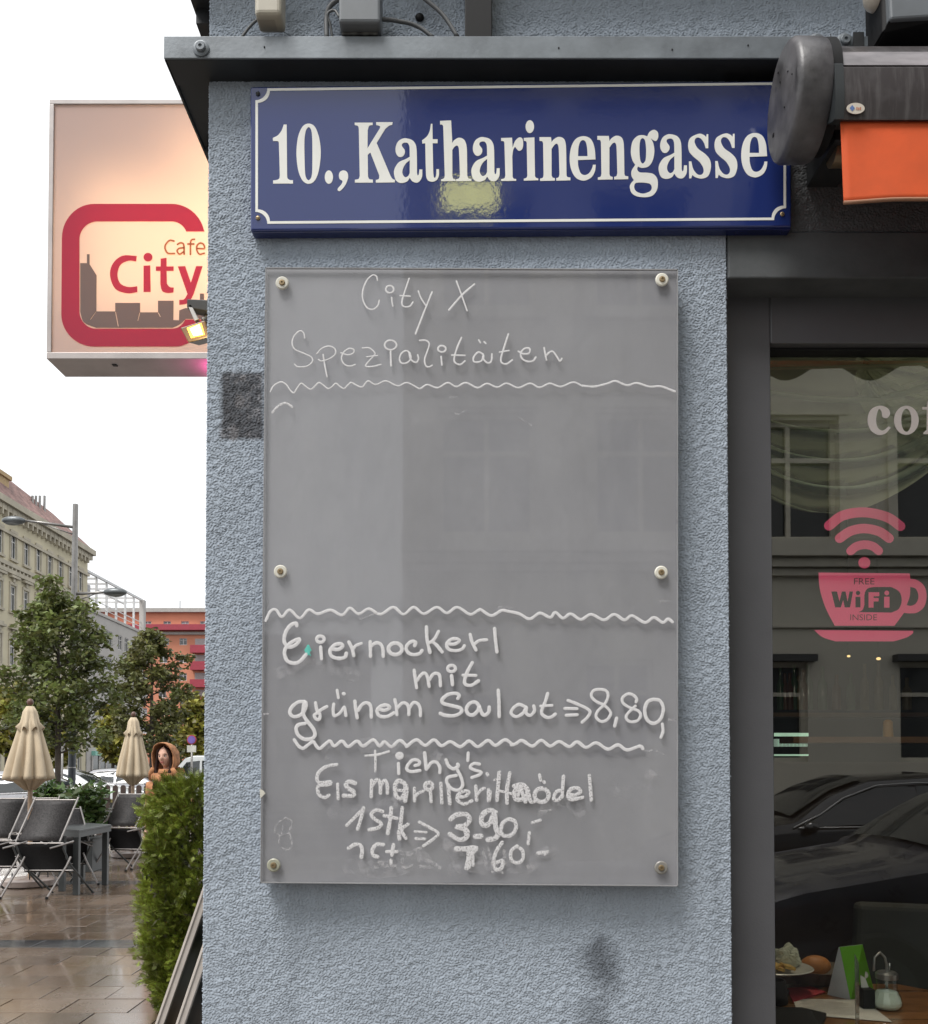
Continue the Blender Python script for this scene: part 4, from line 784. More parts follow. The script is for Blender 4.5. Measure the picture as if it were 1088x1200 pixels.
b = MB(); b.tube([(0, 0, .03), (0, 0, H * .70), (0, 0, H * .78), (-.004, 0, H * .9), (-R0 * .45, 0, H * .99), (-R0 * .85, 0, H * .9), (-R0 * .9, 0, H * .75), (-R0 * .9, 0, H * .66)], .0032, 8); b.tube([(.006, 0, H * .66), (.008, 0, H * .80)], .0025, 6); par2(b.build('spout', M['alu'], smooth=True), su)
# green tent card
g = onT(1003, 1172); hh = Zat(1107, g.y) - zt
tc_ = empty('tent_card', (g.x, g.y, zt)); tag(tc_, 'bright green and white folded tent card with dark lettering on the cafe table', 'card')
A = onT(970, 1166); B_ = onT(997, 1172); C_ = onT(1024, 1160); T0 = P(984, 1110, g.y + .015); T1 = P(1011, 1107, g.y + .03)
b = MB(); b.hexa([A, B_, T0 + Vector((.0, -.002, 0)), T0], (.0008, .001, 0)); b.hexa([A, B_, T0, T0 + Vector((-.002, 0, -.001))], (.001, .001, 0)); par(b.build('white_side', mat('white_card', (.62, .64, .68), .6)), tc_)
M['green'] = mat('lime_green_card', (.16, .48, .015), .5, var=.04)
b = MB(); b.hexa([B_ - Vector((0, .002, 0)), C_ - Vector((0, .002, 0)), T1 - Vector((0, .002, 0)), T0 - Vector((0, .002, 0))], (0, .001, 0)); par(b.build('green_side', M['green']), tc_)
b = MB(); b.hexa([A, onT(1008, 1160), T1, T0], (0, .001, 0)); par(b.build('back_side', mat('white_card_back', (.55, .57, .6), .6)), tc_)
b = MB()
def cardp(u, v): # u across, v up on the green side
    p = B_.lerp(C_, u); q = T0.lerp(T1, u); r = p.lerp(q, v); return r - Vector((0, .0035, 0))
WCd = lambda x, y, o: cardp(x, y) - Vector((0, o, 0))
def cstroke(pts, w):
    for (p, q) in zip(pts, pts[1:]):
        d = Vector(q) - Vector(p); n = Vector((-d.y, d.x)).normalized() * w / 2
        b.add([cardp(p[0] + n.x, p[1] + n.y), cardp(q[0] + n.x, q[1] + n.y), cardp(q[0] - n.x, q[1] - n.y), cardp(p[0] - n.x, p[1] - n.y)], [(0, 1, 2, 3)])
for k in range(6): cstroke([(.15 + .12 * k, .84), (.18 + .12 * k, .88), (.22 + .12 * k, .83)], .025)
cstroke([(.55, .64), (.25, .60), (.2, .52), (.5, .50)], .05); cstroke([(.5, .42), (.2, .36)], .04); cstroke([(.75, .55), (.8, .62), (.85, .55), (.92, .62)], .04)
par(b.build('card_lettering', mat('dark_green_print', (.01, .06, .03), .5)), tc_)
b = MB(); q = cardp(.75, .38); bb = MB(); bb.lathe([(.010, 0), (.010, .0006)], n=18); bb.v = [(q.x + p[0], q.y - .002 - p[2], q.z + p[1]) for p in bb.v]; par(bb.build('card_spot', M['white']), tc_)
# clear menu holder
hz = empty('clear_menu_holder', onT(1005, 1198)); tag(hz, 'upright narrow clear plastic menu holder in front of the green card', 'menu holder')
p0 = onT(1000, 1215); b = MB(); y0_ = p0.y
xa, xb = P(1003, 1180, y0_).x, P(1014, 1180, y0_).x
b.hexa([(xa, y0_, zt + .001), (xb, y0_ + .03, zt + .001), (xb, y0_ + .03, Zat(1128, y0_ + .03)), (xa, y0_, Zat(1118, y0_))], (0, .003, 0)); par(b.build('sleeve', glassy('clear_plastic', .2, (.75, .78, .76), .05, dirt=.4), bevel=.0008), hz)
q = P(1000, 1200, y0_); b = MB(); b.box((xa - .02, y0_ - .012, zt + .0005), (xb + .008, y0_ + .05, zt + .006)); par(b.build('foot', glassy('clear_plastic_foot', .25, (.8, .82, .72), .05)), hz)
# small black box with a paper slip
g = onT(1019, 1184); b = MB(); b.box((g.x - .014, g.y, zt + .001), (g.x + .016, g.y + .05, Zat(1160, g.y))); t = empty('black_napkin_box', g); tag(t, 'small black box holding a paper slip beside the sugar dispenser', 'box'); par(b.build('box_body', M['black'], bevel=.002), t)
b = MB(); zz = Zat(1160, g.y); b.hexa([(g.x - .010, g.y + .02, zz - .01), (g.x + .013, g.y + .022, zz - .01), (g.x + .004, g.y + .03, zz + .022), (g.x - .008, g.y + .03, zz + .03)], (0, .002, 0)); par(b.build('paper_slip', M['white']), t)
# menu papers, folder, red napkin
M['paper'] = mat('menu_paper', (.55, .50, .44), .7)
q = [onT(930, 1172), onT(1012, 1173), onT(1046, 1199), onT(935, 1190)]
o = MB(); o.hexa([p + Vector((0, 0, .003)) for p in q], (0, 0, -.001)); t = tag(o.build('menu_sheet', M['paper']), 'printed paper menu lying flat on the cafe table', 'menu')
b = MB()
for k in range(11):
    f = .12 + k * .07; a, c = q[3].lerp(q[0], 1 - f), q[2].lerp(q[1], 1 - f); p, r = a.lerp(c, .10), a.lerp(c, .50 + .25 * random.random()); d = Vector((0, .0016, 0))
    b.add([p + Vector((0, 0, .0036)), r + Vector((0, 0, .0036)), r + d + Vector((0, 0, .0036)), p + d + Vector((0, 0, .0036))], [(0, 1, 2, 3)])
o = b.build('printed_lines', M['darkmetal']); o.parent = t
b = MB(); q = [onT(905, 1186), onT(940, 1186), onT(969, 1193), onT(955, 1230), onT(900, 1230)]; b.add([p + Vector((0, 0, .012)) for p in q] + [p for p in q], [(0, 1, 2, 3, 4), (9, 8, 7, 6, 5)] + [(i, i + 5, (i + 1) % 5 + 5, (i + 1) % 5) for i in range(5)])
tag(b.build('black_folder', M['black'], bevel=.001), 'black bill folder at the lower left of the cafe table', 'folder')
b = MB(); q = [onT(930, 1176), onT(968, 1164), onT(950, 1158), onT(922, 1160)]; b.hexa([p + Vector((0, 0, .004)) for p in q], (0, 0, -.003)); tag(b.build('red_napkin', mat('red_paper', (.42, .03, .04), .7)), 'folded red paper napkin beside the black bowl', 'napkin')
# black bowl / ashtray
g = onT(918, 1180); hh = Zat(1152, g.y) - zt; b = MB(); b.lathe([(.030, 0), (.034, .003), (.032, hh * .7), (.028, hh), (.025, hh), (.026, hh * .6), (.01, .01)], n=28); o = b.build('black_bowl', M['black'], smooth=40); o.location = (g.x - .012, g.y + .03, zt + .001); tag(o, 'black bowl standing under the plate at the left window edge', 'bowl')
# plates on a raised stand
g = onT(925, 1166); zp = Zat(1143, g.y)
pt = empty('serving_plate', (g.x - .03, g.y + .03, zp)); tag(pt, 'white plate with cheese leftovers and a crumpled napkin raised above the table', 'plate')
b = MB(); b.lathe([(.045, 0), (.05, 0), (.088, .010), (.103, .016), (.100, .018), (.085, .013), (.045, .004)], n=40); par2(b.build('dish', mat('porcelain', (.55, .53, .48), .2), smooth=40), pt)
b = MB(); b.lathe([(.008, -(zp - zt)), (.008, 0)], n=10); b.lathe([(.04, -(zp - zt) + .0005), (.04, -(zp - zt) + .006)], n=20); par2(b.build('stand', M['darkmetal']), pt)
b = MB()
for k in range(5):
    Mx = Matrix.Translation((-.05 + .02 * k, -.02 + .008 * (k % 2), .012 + .004 * (k % 3))) @ Matrix.Rotation(.4 * k, 4, 'Z') @ Matrix.Rotation(.25, 4, 'X'); b.box((-.02, -.015, 0), (.022, .015, .009), Mx)
par2(b.build('cheese', mat('yellow_cheese', (.55, .34, .08), .5), bevel=.002), pt)
def crumple(name, c, r, m, seed, label=None, cat=None, parent=None, flat=(1, .5, .8)):
    bm = bmesh.new(); bmesh.ops.create_icosphere(bm, subdivisions=4, radius=1.0)
    for v in bm.verts:
        p = v.co.copy(); d = mnoise.noise(p * 1.4 + Vector((seed, 0, 0))) * .55 + abs(mnoise.noise(p * 3.2 + Vector((0, seed, 0)))) * .35; v.co = Vector((p.x * flat[0], p.y * flat[1], p.z * flat[2])) * r * (1 + d)
    me = bpy.data.meshes.new(name); bm.to_mesh(me); bm.free(); me.materials.append(m); o = link(name, me, parent); o.location = c
    if label: tag(o, label, cat)
    return o
crumple('napkin', (.045, .03, .038), .034, mat('crumpled_napkin', (.62, .62, .48), .8), 3.1, parent=pt)
g = onT(972, 1160); gz = Zat(1135, g.y + .06)
bk = empty('bread_basket', (g.x - .01, g.y + .08, zt)); tag(bk, 'grey wicker basket with an orange bread roll behind the green card', 'basket')
b = MB(); b.lathe([(.05, .001), (.055, .004), (.085, (gz - zt) * .8), (.098, gz - zt), (.094, gz - zt), (.08, (gz - zt) * .7), (.04, .01)], n=36, fr=lambda a, z: 1 + .02 * math.sin(18 * a)); par2(b.build('wicker_shell', mat('grey_wicker', (.16, .13, .10), .8, bump=1, bscale=180, bdist=.004), smooth=40), bk)
b = MB(); b.ball((.0, -.01, gz - zt + .006), (.042, .035, .028), 16, 10); par2(b.build('bread_roll', mat('bread', (.52, .20, .05), .55, bump=.4, bscale=80), smooth=True), bk)
# chair with a dark back beyond the table
chb = empty('cafe_chair', (1.75, 3.1, .12)); tag(chb, 'dark upholstered cafe chair beyond the table at the right edge', 'chair')
b = MB(); a, c = P(1012, 1060, 2.95), P(1200, 1060, 2.95); b.hexa([(a.x - .06, 2.9, .5), (c.x, 2.9, .5), (c.x, 2.98, a.z - .02), (a.x, 2.98, a.z)], (0, .06, 0)); par(b.build('backrest', mat('dark_olive_upholstery', (.05, .05, .042), .8), bevel=.02, seg=3), chb)
b = MB(); b.box((a.x - .05, 2.96, .50), (c.x, 3.4, .58)); par(b.build('seat', mat('dark_seat', (.04, .04, .035), .8), bevel=.02), chb)
for (x, y) in ((a.x, 3.0), (c.x - .05, 3.0), (a.x, 3.36), (c.x - .05, 3.36)): b = MB(); b.box((x - .015, y - .015, .12), (x + .015, y + .015, .5)); par(b.build('leg', M['darkmetal']), chb)
# back bar with bottles and a lit strip
bar = empty('back_bar', (1.8, 5.6, .12)); tag(bar, 'dark back bar shelf with bottles and a pale lit strip deep inside the cafe', 'shelf')
YR = 5.6
b = MB(); b.box((XR + .2, YR, .12), (4.6, YR + .4, Zat(893, YR))); par(b.build('counter', mat('bar_wood', (.05, .03, .02), .5)), bar)
b = MB(); b.box((XR + .2, YR + .2, Zat(838, YR)), (4.6, YR + .4, Zat(833, YR))); par(b.build('shelf_board', mat('bar_shelf', (.14, .07, .035), .5)), bar)
b = MB(); q0, q1 = boxpx(908, 859, 948, 863, YR + .05, .01); b.box(q0, q1); q0, q1 = boxpx(908, 884, 948, 886, YR - .01, .01); b.box(q0, q1); par(b.build('light_strip', mat('lit_strip', (.55, .8, .6), .5, emit=.45)), bar)
b = MB()
for k in range(9):
    q0, q1 = boxpx(909 + 4.4 * k, 866, 911.8 + 4.4 * k, 875, YR + .04, .03); b.box(q0, q1)
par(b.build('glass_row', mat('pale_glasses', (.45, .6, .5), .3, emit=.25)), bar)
for k in range(30):
    c = P(915 + k * 5.5, 833, YR + .3); b = MB(); r = random.uniform(.022, .032); h = random.uniform(.2, .3); b.lathe([(r, 0), (r, h * .6), (r * .4, h * .75), (r * .4, h)], n=10)
    if k < 6 or k % 3 == 0:
        o = b.build('bottle', mat('bottle_glass', random.choice([(.10, .03, .01), (.03, .08, .03), (.12, .09, .04)]), .15), smooth=40); o.location = (c.x, c.y, c.z + .005); tag(o, 'small dark spirit bottle on the shelf deep inside the cafe', 'bottle', 'bottles on the back bar')
for (px, py, r, lab) in ((995, 769, .006, 'small warm ceiling lamp glinting above the cafe bar'), (1030, 772, .008, 'warm glowing pendant bulb right of the smaller lamp inside the cafe')):
    c = P(px, py, 5.0); t = empty('pendant_lamp', c); tag(t, lab, 'lamp'); b = MB(); b.ball(c, (r * 1.6, r, r), 12, 8); par(b.build('bulb', mat('warm_bulb', (1, .62, .25), .5, emit=1.2), smooth=True), t); b = MB(); b.tube([c + Vector((0, 0, r)), (c.x, c.y, 3.05)], .003, 5); par(b.build('cord', M['black']), t)
c = P(1041, 840, 4.6); b = MB(); b.lathe([(.024, 0), (.022, .075), (.012, .085)], n=14); o = b.build('lantern', mat('amber_lantern', (.32, .16, .02), .4, emit=.05), smooth=40); o.location = c - Vector((0, 0, .1)); tag(o, 'amber lantern standing on the side shelf inside the cafe', 'lantern')
b = MB(); b.box((c.x - .5, c.y - .1, c.z - .13), (c.x + 1.6, c.y + .1, c.z - .101)); tag(b.build('side_shelf', mat('side_wood', (.2, .1, .04), .4)), 'narrow wooden side shelf carrying the amber lantern inside the cafe', 'shelf')

cl_ = empty('fill_lamp', (1.25, 3.0, 3.0)); tag(cl_, 'unseen round fill lamp added above the cafe table to brighten it', 'lamp')  # unseen lamp, added to brighten the things on the table; only the pendants show
b = MB(); b.lathe([(.18, -.04), (.2, -.02), (.2, .02)], (1.25, 3.0, 3.02), 24); par(b.build('fill_lamp_shade', mat('fill_lamp_shade', (.8, .7, .5), .6, emit=1.2)), cl_)
ld = bpy.data.lights.new('fill_light', 'AREA'); ld.shape = 'DISK'; ld.size = .36; ld.energy = 8; ld.color = (1, .86, .68); lo = bpy.data.objects.new('fill_light', ld); sc.collection.objects.link(lo); lo.location = (1.25, 3.0, 2.97); par(lo, cl_)
# ------------------------------------------------------------------ lit sign box and floodlight on the side wall
YL = 4.0
ls = empty('lit_sign_box', P(245, 415, YL)); tag(ls, 'glowing cream sign box with red C logo reading Cafe City projecting left of the corner', 'sign')
xa, xb = P(60, 250, YL).x, XL + .0005; z0, z1 = Zat(413, YL), Zat(122, YL); dp = .19; t_ = .028
M['signframe'] = mat('sign_box_metal', (.44, .40, .385), .4, metal=.25, var=.1)
b = MB(); b.box((xa - .012, YL - .003, z0 - t_), (xb, YL + dp, z0)); b.box((xa - .012, YL - .003, z1), (xb, YL + dp, z1 + .02)); b.box((xa - .012, YL - .0035, z0 + .0005), (xa + .008, YL + dp, z1 - .0005)); b.box((xa + .009, YL + dp - .012, z0 + .001), (xb, YL + dp - .001, z1 - .001))
o = par(b.build('box_frame', M['signframe'], bevel=.002), ls)
m, nt, b_ = newmat('sign_face'); M['face'] = m
tr = N(nt, 'ShaderNodeBsdfTranslucent'); tr.inputs[0].default_value = (.95, .80, .68, 1); df = N(nt, 'ShaderNodeBsdfDiffuse'); df.inputs[0].default_value = (.66, .55, .53, 1); mx = N(nt, 'ShaderNodeMixShader'); mx.inputs[0].default_value = .52
nt.nodes.remove(b_); L(nt, tr.outputs[0], mx.inputs[1]); L(nt, df.outputs[0], mx.inputs[2]); L(nt, mx.outputs[0], nt.nodes['Material Output'].inputs[0])
b = MB(); b.hexa([(xa + .009, YL + .004, z0 + .001), (xb, YL + .004, z0 + .001), (xb, YL + .004, z1 - .001), (xa + .009, YL + .004, z1 - .001)], (0, .0006, 0)); par(b.build('face_sheet', M['face']), ls)
for (lx, lz, sx, sz, en) in ((-.74, .54, .40, .55, 5.6), (-1.30, .46, .7, .6, 3.6), (-.9, .9, .7, .2, 1.0)):
    ld = bpy.data.lights.new('sign_tube', 'AREA'); ld.shape = 'RECTANGLE'; ld.size = sx; ld.size_y = sz; ld.energy = en; ld.color = (1, .80, .55)
    lo = bpy.data.objects.new('sign_tube', ld); sc.collection.objects.link(lo); lo.location = (lx, YL + dp - .02, z0 + lz); lo.rotation_euler = (math.radians(-90), 0, 0); par(lo, ls)
fL = frame(60, 230, 5.726); WL = lambda px, py, o: P(px, py, YL + .003) - Vector((0, o, 0))
red = film('red_film', (.80, .18, .26), .38, (.62, .13, .20)); M['redfilm'] = red
grey = film('grey_film', (.42, .32, .29), .38, (.42, .34, .32)); M['greyfilm'] = grey
def arc(cx, cy, rx, ry, a0, a1, n=14): return [(cx + rx * math.cos(math.radians(a0 + (a1 - a0) * k / n)), cy - ry * math.sin(math.radians(a0 + (a1 - a0) * k / n))) for k in range(n + 1)]
ring = [(1030, 236)] + arc(808, 270, 104, 102, 19.5, 90) + arc(310, 290, 120, 122, 90, 180) + arc(302, 770, 112, 118, 180, 270) + arc(812, 790, 94, 98, 270, 338) + [(1027, 826)] + arc(830, 786, 200, 222, 349, 270) + arc(290, 790, 222, 218, 270, 180) + arc(290, 280, 218, 230, 180, 90) + arc(808, 280, 224, 230, 90, 12)
def logo(name, loops, m, lift=.0004): return par(filled(name, [[fL(p) for p in outline(l)] for l in loops], WL, m, thick=lift), ls)
logo('logo_ring', [ring], red)
logo('skyline', [[(195,448),(240,448),(240,388),(258,388),(258,455),(305,530),(303,772),(430,772),(430,715),(597,715),(597,778),(717,778),(717,700),(822,700),(820,830),(858,832),(860,765),(900,750),(998,748),(998,652),(1026,652),(1026,750),(1060,750),(1060,824),(903,823),(865,858,1),(815,882),(302,882),(220,846,1),(195,775)],
   [(303,774),(300,774),(262,826),(265,828)], [(430,776),(434,774),(453,872),(448,874)], [(597,781),(593,781),(580,835),(584,836)], [(717,781),(721,780),(735,808),(732,810)]], grey)
logo('sign_letter', [[(575,400),(570,437),(520,432,1),(465,460,1),(445,525,1),(465,585,1),(520,608,1),(578,603),(578,642),(510,650,1),(430,620,1),(395,530,1),(415,450,1),(480,398,1)]], red)
logo('sign_letter', [[(620,465),(665,463),(668,642),(620,642)], ell(650, 408, 30, 29)], red)
logo('sign_letter', [[(735,418),(775,412),(775,470),(822,470),(822,500),(775,500),(777,585),(795,608,1),(823,612),(820,645),(780,648,1),(745,635,1),(733,590),(733,500),(703,500),(703,470),(735,470)]], red)
logo('sign_letter', [[(850,470),(900,468),(938,580),(973,468),(1017,468),(955,660),(920,715,1),(860,728),(860,695),(893,690,1),(915,655)]], red)
M['brownfilm'] = film('brown_film', (.55, .25, .16), .35, (.4, .18, .12))
def lstroke(w, lines):
    b = MB()
    for pts in lines: stroke(b, [fL(p) for p in pts], w / 5.726, WL, lift=0, jit=0, base=.0004)
    return par(b.build('sign_letter', M['brownfilm']), ls)
lstroke(12, [[(825,300),(795,296),(768,325),(766,355),(785,382),(828,384)]]); lstroke(12, [[(848,322),(870,312),(890,325),(893,388)], [(892,345),(858,350),(846,368),(862,388),(890,372)]])
lstroke(12, [[(962,288),(944,292),(936,312),(935,390)], [(918,320),(958,320)]]); lstroke(12, [[(980,350),(1028,350),(1022,322),(1000,314),(980,330),(978,360),(995,388),(1028,382)]])
b = MB(); b.box((xa + .25, YL + .05, z0 - t_ - .004), (xa + .27, YL + .07, z0 - t_ - .0005)); par(b.build('drain_plug', M['darkmetal']), ls)
ld = bpy.data.lights.new('magenta_tube', 'AREA'); ld.shape = 'RECTANGLE'; ld.size = .15; ld.size_y = .05; ld.energy = 1.1; ld.color = (1, .10, .45)
lo = bpy.data.objects.new('magenta_tube', ld); sc.collection.objects.link(lo); lo.location = (-1.0, YL + .09, z0 - t_ - .075); lo.rotation_euler = (math.radians(180), 0, 0); par(lo, ls)
b = MB(); b.box((-1.09, YL + .06, z0 - t_ - .11), (XL + .01, YL + .12, z0 - t_ - .077)); par(b.build('tube_housing', M['darkmetal']), ls)

YFl = 3.45
fl = empty('sign_floodlight', P(240, 370, YFl)); tag(fl, 'small black floodlight shining warm yellow on an arm below the lit sign', 'floodlight')
b = MB(); a = P(219, 356, YFl); c = P(219, 352, YFl); b.hexa([P(219, 360, YFl), P(262, 368, YFl), P(262, 352, YFl), P(219, 350, YFl)], (0, .05, 0)); b.box((P(240, 360, YFl).x, YFl + .01, Zat(362, YFl)), (XL + .002, YFl + .045, Zat(354, YFl))); par(b.build('arm', M['darkmetal'], bevel=.003), fl)
b = MB(); b.hexa([P(220, 358, YFl), P(224, 356, YFl), P(233, 374, YFl), P(228, 376, YFl)], (0, .02, 0)); b.hexa([P(238, 372, YFl + .05), P(250, 366, YFl + .05), P(252, 370, YFl + .05), P(240, 378, YFl + .05)], (0, .02, 0)); par(b.build('yoke', M['alu'], bevel=.002), fl)
qd = [(220.5, 401.5), (245, 395), (240, 375), (211, 384)]
b = MB(); b.hexa([P(x, y, YFl - .02) for x, y in qd], (.02, .07, .02)); par(b.build('lamp_housing', mat('floodlight_housing', (.08, .055, .035), .4), bevel=.004), fl)
b = MB(); b.hexa([P(x, y, YFl - .0225) for x, y in ((224, 396), (240, 392), (236, 378.5), (219, 384))], (0, .002, 0)); par(b.build('lens', mat('floodlight_lens', (1, .50, .08), .3, emit=.9)), fl)
b = MB(); b.hexa([P(x, y, YFl - .0245) for x, y in ((227, 393.5), (237.5, 391.5), (233.5, 380), (222.5, 385))], (0, .0015, 0)); par(b.build('led_panel', mat('led', (1, .80, .38), .3, emit=2.6)), fl)
ld = bpy.data.lights.new('floodlight_beam', 'POINT'); ld.energy = 1.2; ld.color = (1, .7, .3); ld.shadow_soft_size = .03; lo = bpy.data.objects.new('floodlight_beam', ld); sc.collection.objects.link(lo); lo.location = P(232, 388, YFl - .1); par(lo, fl)
b = MB(); b.tube([P(238, 375, YFl + .02), P(244, 368, YFl + .05), P(250, 372, YFl + .05), P(262, 366, YFl + .08)], .008, 8); par(b.build('flex_cable', M['alu'], smooth=True), fl)

# ------------------------------------------------------------------ ground and pavement
m, nt, b_ = newmat('wet_asphalt'); tc = N(nt, 'ShaderNodeTexCoord'); n1 = N(nt, 'ShaderNodeTexNoise', Scale=.6, Detail=8.0, Roughness=.65); L(nt, tc.outputs['Object'], n1.inputs['Vector'])
L(nt, mixcol(nt, n1.outputs[0], (.035, .035, .036), (.075, .072, .07)), b_.inputs['Base Color']); L(nt, MT(nt, 'MULTIPLY_ADD', n1.outputs[0], -1.2, .85, clamp=True), b_.inputs['Roughness'])
n2 = N(nt, 'ShaderNodeTexNoise', Scale=140.0); L(nt, tc.outputs['Object'], n2.inputs['Vector']); bp = N(nt, 'ShaderNodeBump', Strength=.4, Distance=.004); L(nt, n2.outputs[0], bp.inputs['Height']); L(nt, bp.outputs[0], b_.inputs['Normal'])
M['asphalt'] = m
b = MB(); b.add([(-400, -300, -.12), (400, -300, -.12), (400, 500, -.12), (-400, 500, -.12)], [(0, 1, 2, 3)]); o = b.build('ground', M['asphalt']); tag(o, kind='structure')
pv = empty('pavement', (0, 5, 0)); tag(pv, kind='structure')
def wetstone(name, c1, c2, brick=False):
    m, nt, b_ = newmat(name); tc = N(nt, 'ShaderNodeTexCoord'); g = N(nt, 'ShaderNodeNewGeometry')
    n1 = N(nt, 'ShaderNodeTexNoise', Scale=.9, Detail=7.0, Roughness=.6); L(nt, g.outputs['Position'], n1.inputs['Vector'])
    n2 = N(nt, 'ShaderNodeTexNoise', Scale=55.0, Detail=5.0, Roughness=.7); L(nt, g.outputs['Position'], n2.inputs['Vector'])
    oi = N(nt, 'ShaderNodeObjectInfo')
    c = mixcol(nt, MT(nt, 'MULTIPLY_ADD', n2.outputs[0], 1.6, -.3, clamp=True), c1, c2); h = N(nt, 'ShaderNodeHueSaturation'); L(nt, c, h.inputs['Color']); L(nt, MT(nt, 'MULTIPLY_ADD', oi.outputs['Random'], .5, .75), h.inputs['Value'])
    c = h.outputs[0]
    if brick:
        br = N(nt, 'ShaderNodeTexBrick', Scale=1.0); br.inputs['Brick Width'].default_value = .42; br.inputs['Row Height'].default_value = .335; br.inputs['Mortar Size'].default_value = .008
        br.inputs['Color1'].default_value = (*c1, 1); br.inputs['Color2'].default_value = (*c2, 1); br.inputs['Mortar'].default_value = (.2, .17, .14, 1); L(nt, g.outputs['Position'], br.inputs['Vector']); c = br.outputs[0]
    L(nt, c, b_.inputs['Base Color'])
    wet = MT(nt, 'MULTIPLY_ADD', n1.outputs[0], 3.2, -1.15, clamp=True)
    L(nt, MT(nt, 'ADD', MT(nt, 'MULTIPLY_ADD', wet, -.24, .29), MT(nt, 'MULTIPLY', n2.outputs[0], .10)), b_.inputs['Roughness']); b_.inputs['Specular IOR Level'].default_value = .5
    b_.inputs['Coat Weight'].default_value = .75; L(nt, MT(nt, 'MULTIPLY_ADD', wet, -.16, .19), b_.inputs['Coat Roughness']); b_.inputs['Coat Weight'].default_value = .75
    bp = N(nt, 'ShaderNodeBump', Strength=.22, Distance=.0015); L(nt, n2.outputs[0], bp.inputs['Height'])
    n3 = N(nt, 'ShaderNodeTexNoise', Scale=5.0, Detail=2.0); L(nt, g.outputs['Position'], n3.inputs['Vector']); bp2 = N(nt, 'ShaderNodeBump', Strength=.25, Distance=.006); L(nt, n3.outputs[0], bp2.inputs['Height']); L(nt, bp.outputs[0], bp2.inputs['Normal']); L(nt, bp2.outputs[0], b_.inputs['Normal'])
    return m
M['slab'] = wetstone('wet_brown_slab', (.090, .058, .038), (.175, .122, .082)); M['slabdark'] = wetstone('wet_dark_slab', (.035, .037, .04), (.06, .06, .062))
b = MB(); b.box((-16, 3.0, -.10), (XL - .0005, 25.5, -.012)); b.box((XL - .0005, -1.0, -.10), (14, 1.79, -.004)); b.box((-16, -1.0, -.10), (XL - .0006, 2.9995, -.004)); o = b.build('paving_bed', mat('wet_joint_sand', (.16, .135, .11), .35)); par(o, pv)
RH, SL_ = .335, .42
def slab_mesh(m):
    b = MB(); b.box((.004, .004, -.0118), (SL_ - .004, RH - .004, .0)); o = b.build('paving_slab', m, bevel=.0015, seg=2); return o
proto = slab_mesh(M['slab']); protod = slab_mesh(M['slabdark']); cnt = 0; far_s, far_d = MB(), MB()
y00 = 7.70 - RH * 9
for r in range(0, 42):
    y = y00 + r * RH; off = [0, .16, .30, .07, .23][r % 5]; dark = r in (9, 21, 33)
    k0, k1 = int((-8.6 - off) / SL_), int((XL - .45 - off) / SL_)
    for k in range(k0, k1):
        x = off + k * SL_; pxs = CX + x / y * FPX
        dz = random.uniform(-.0012, .0012)
        vis = -40 < pxs < 250 and 895 + CAMZ / y * FPX < 1230
        if vis and cnt < 292 and r < 30:
            src = protod if dark else proto
            o = src if (src.parent is None and not src.get('used')) else src.copy()
            if o is not src: sc.collection.objects.link(o)
            src['used'] = 1 if False else 1
            o.location = (x, y, dz); o.rotation_euler = (random.uniform(-.005, .005), random.uniform(-.005, .005), 0); par(o, pv); cnt += 1
        else:
            (far_d if dark else far_s).box((x + .004, y + .004, -.0118), (x + SL_ - .004, y + RH - .004, dz))
print('slabs', cnt)
for q, m in ((far_s, M['slab']), (far_d, M['slabdark'])):
    if q.v: o = q.build('paving_field', m); o['kind'] = 'stuff'; par(o, pv)
for o in (proto, protod):
    if 'used' in o: pass
b = MB(); b.box((-90, 25.5, -.11), (XL - 3, 25.65, .01)); o = b.build('kerb', mat('granite_kerb', (.2, .2, .19), .4)); par(o, pv)

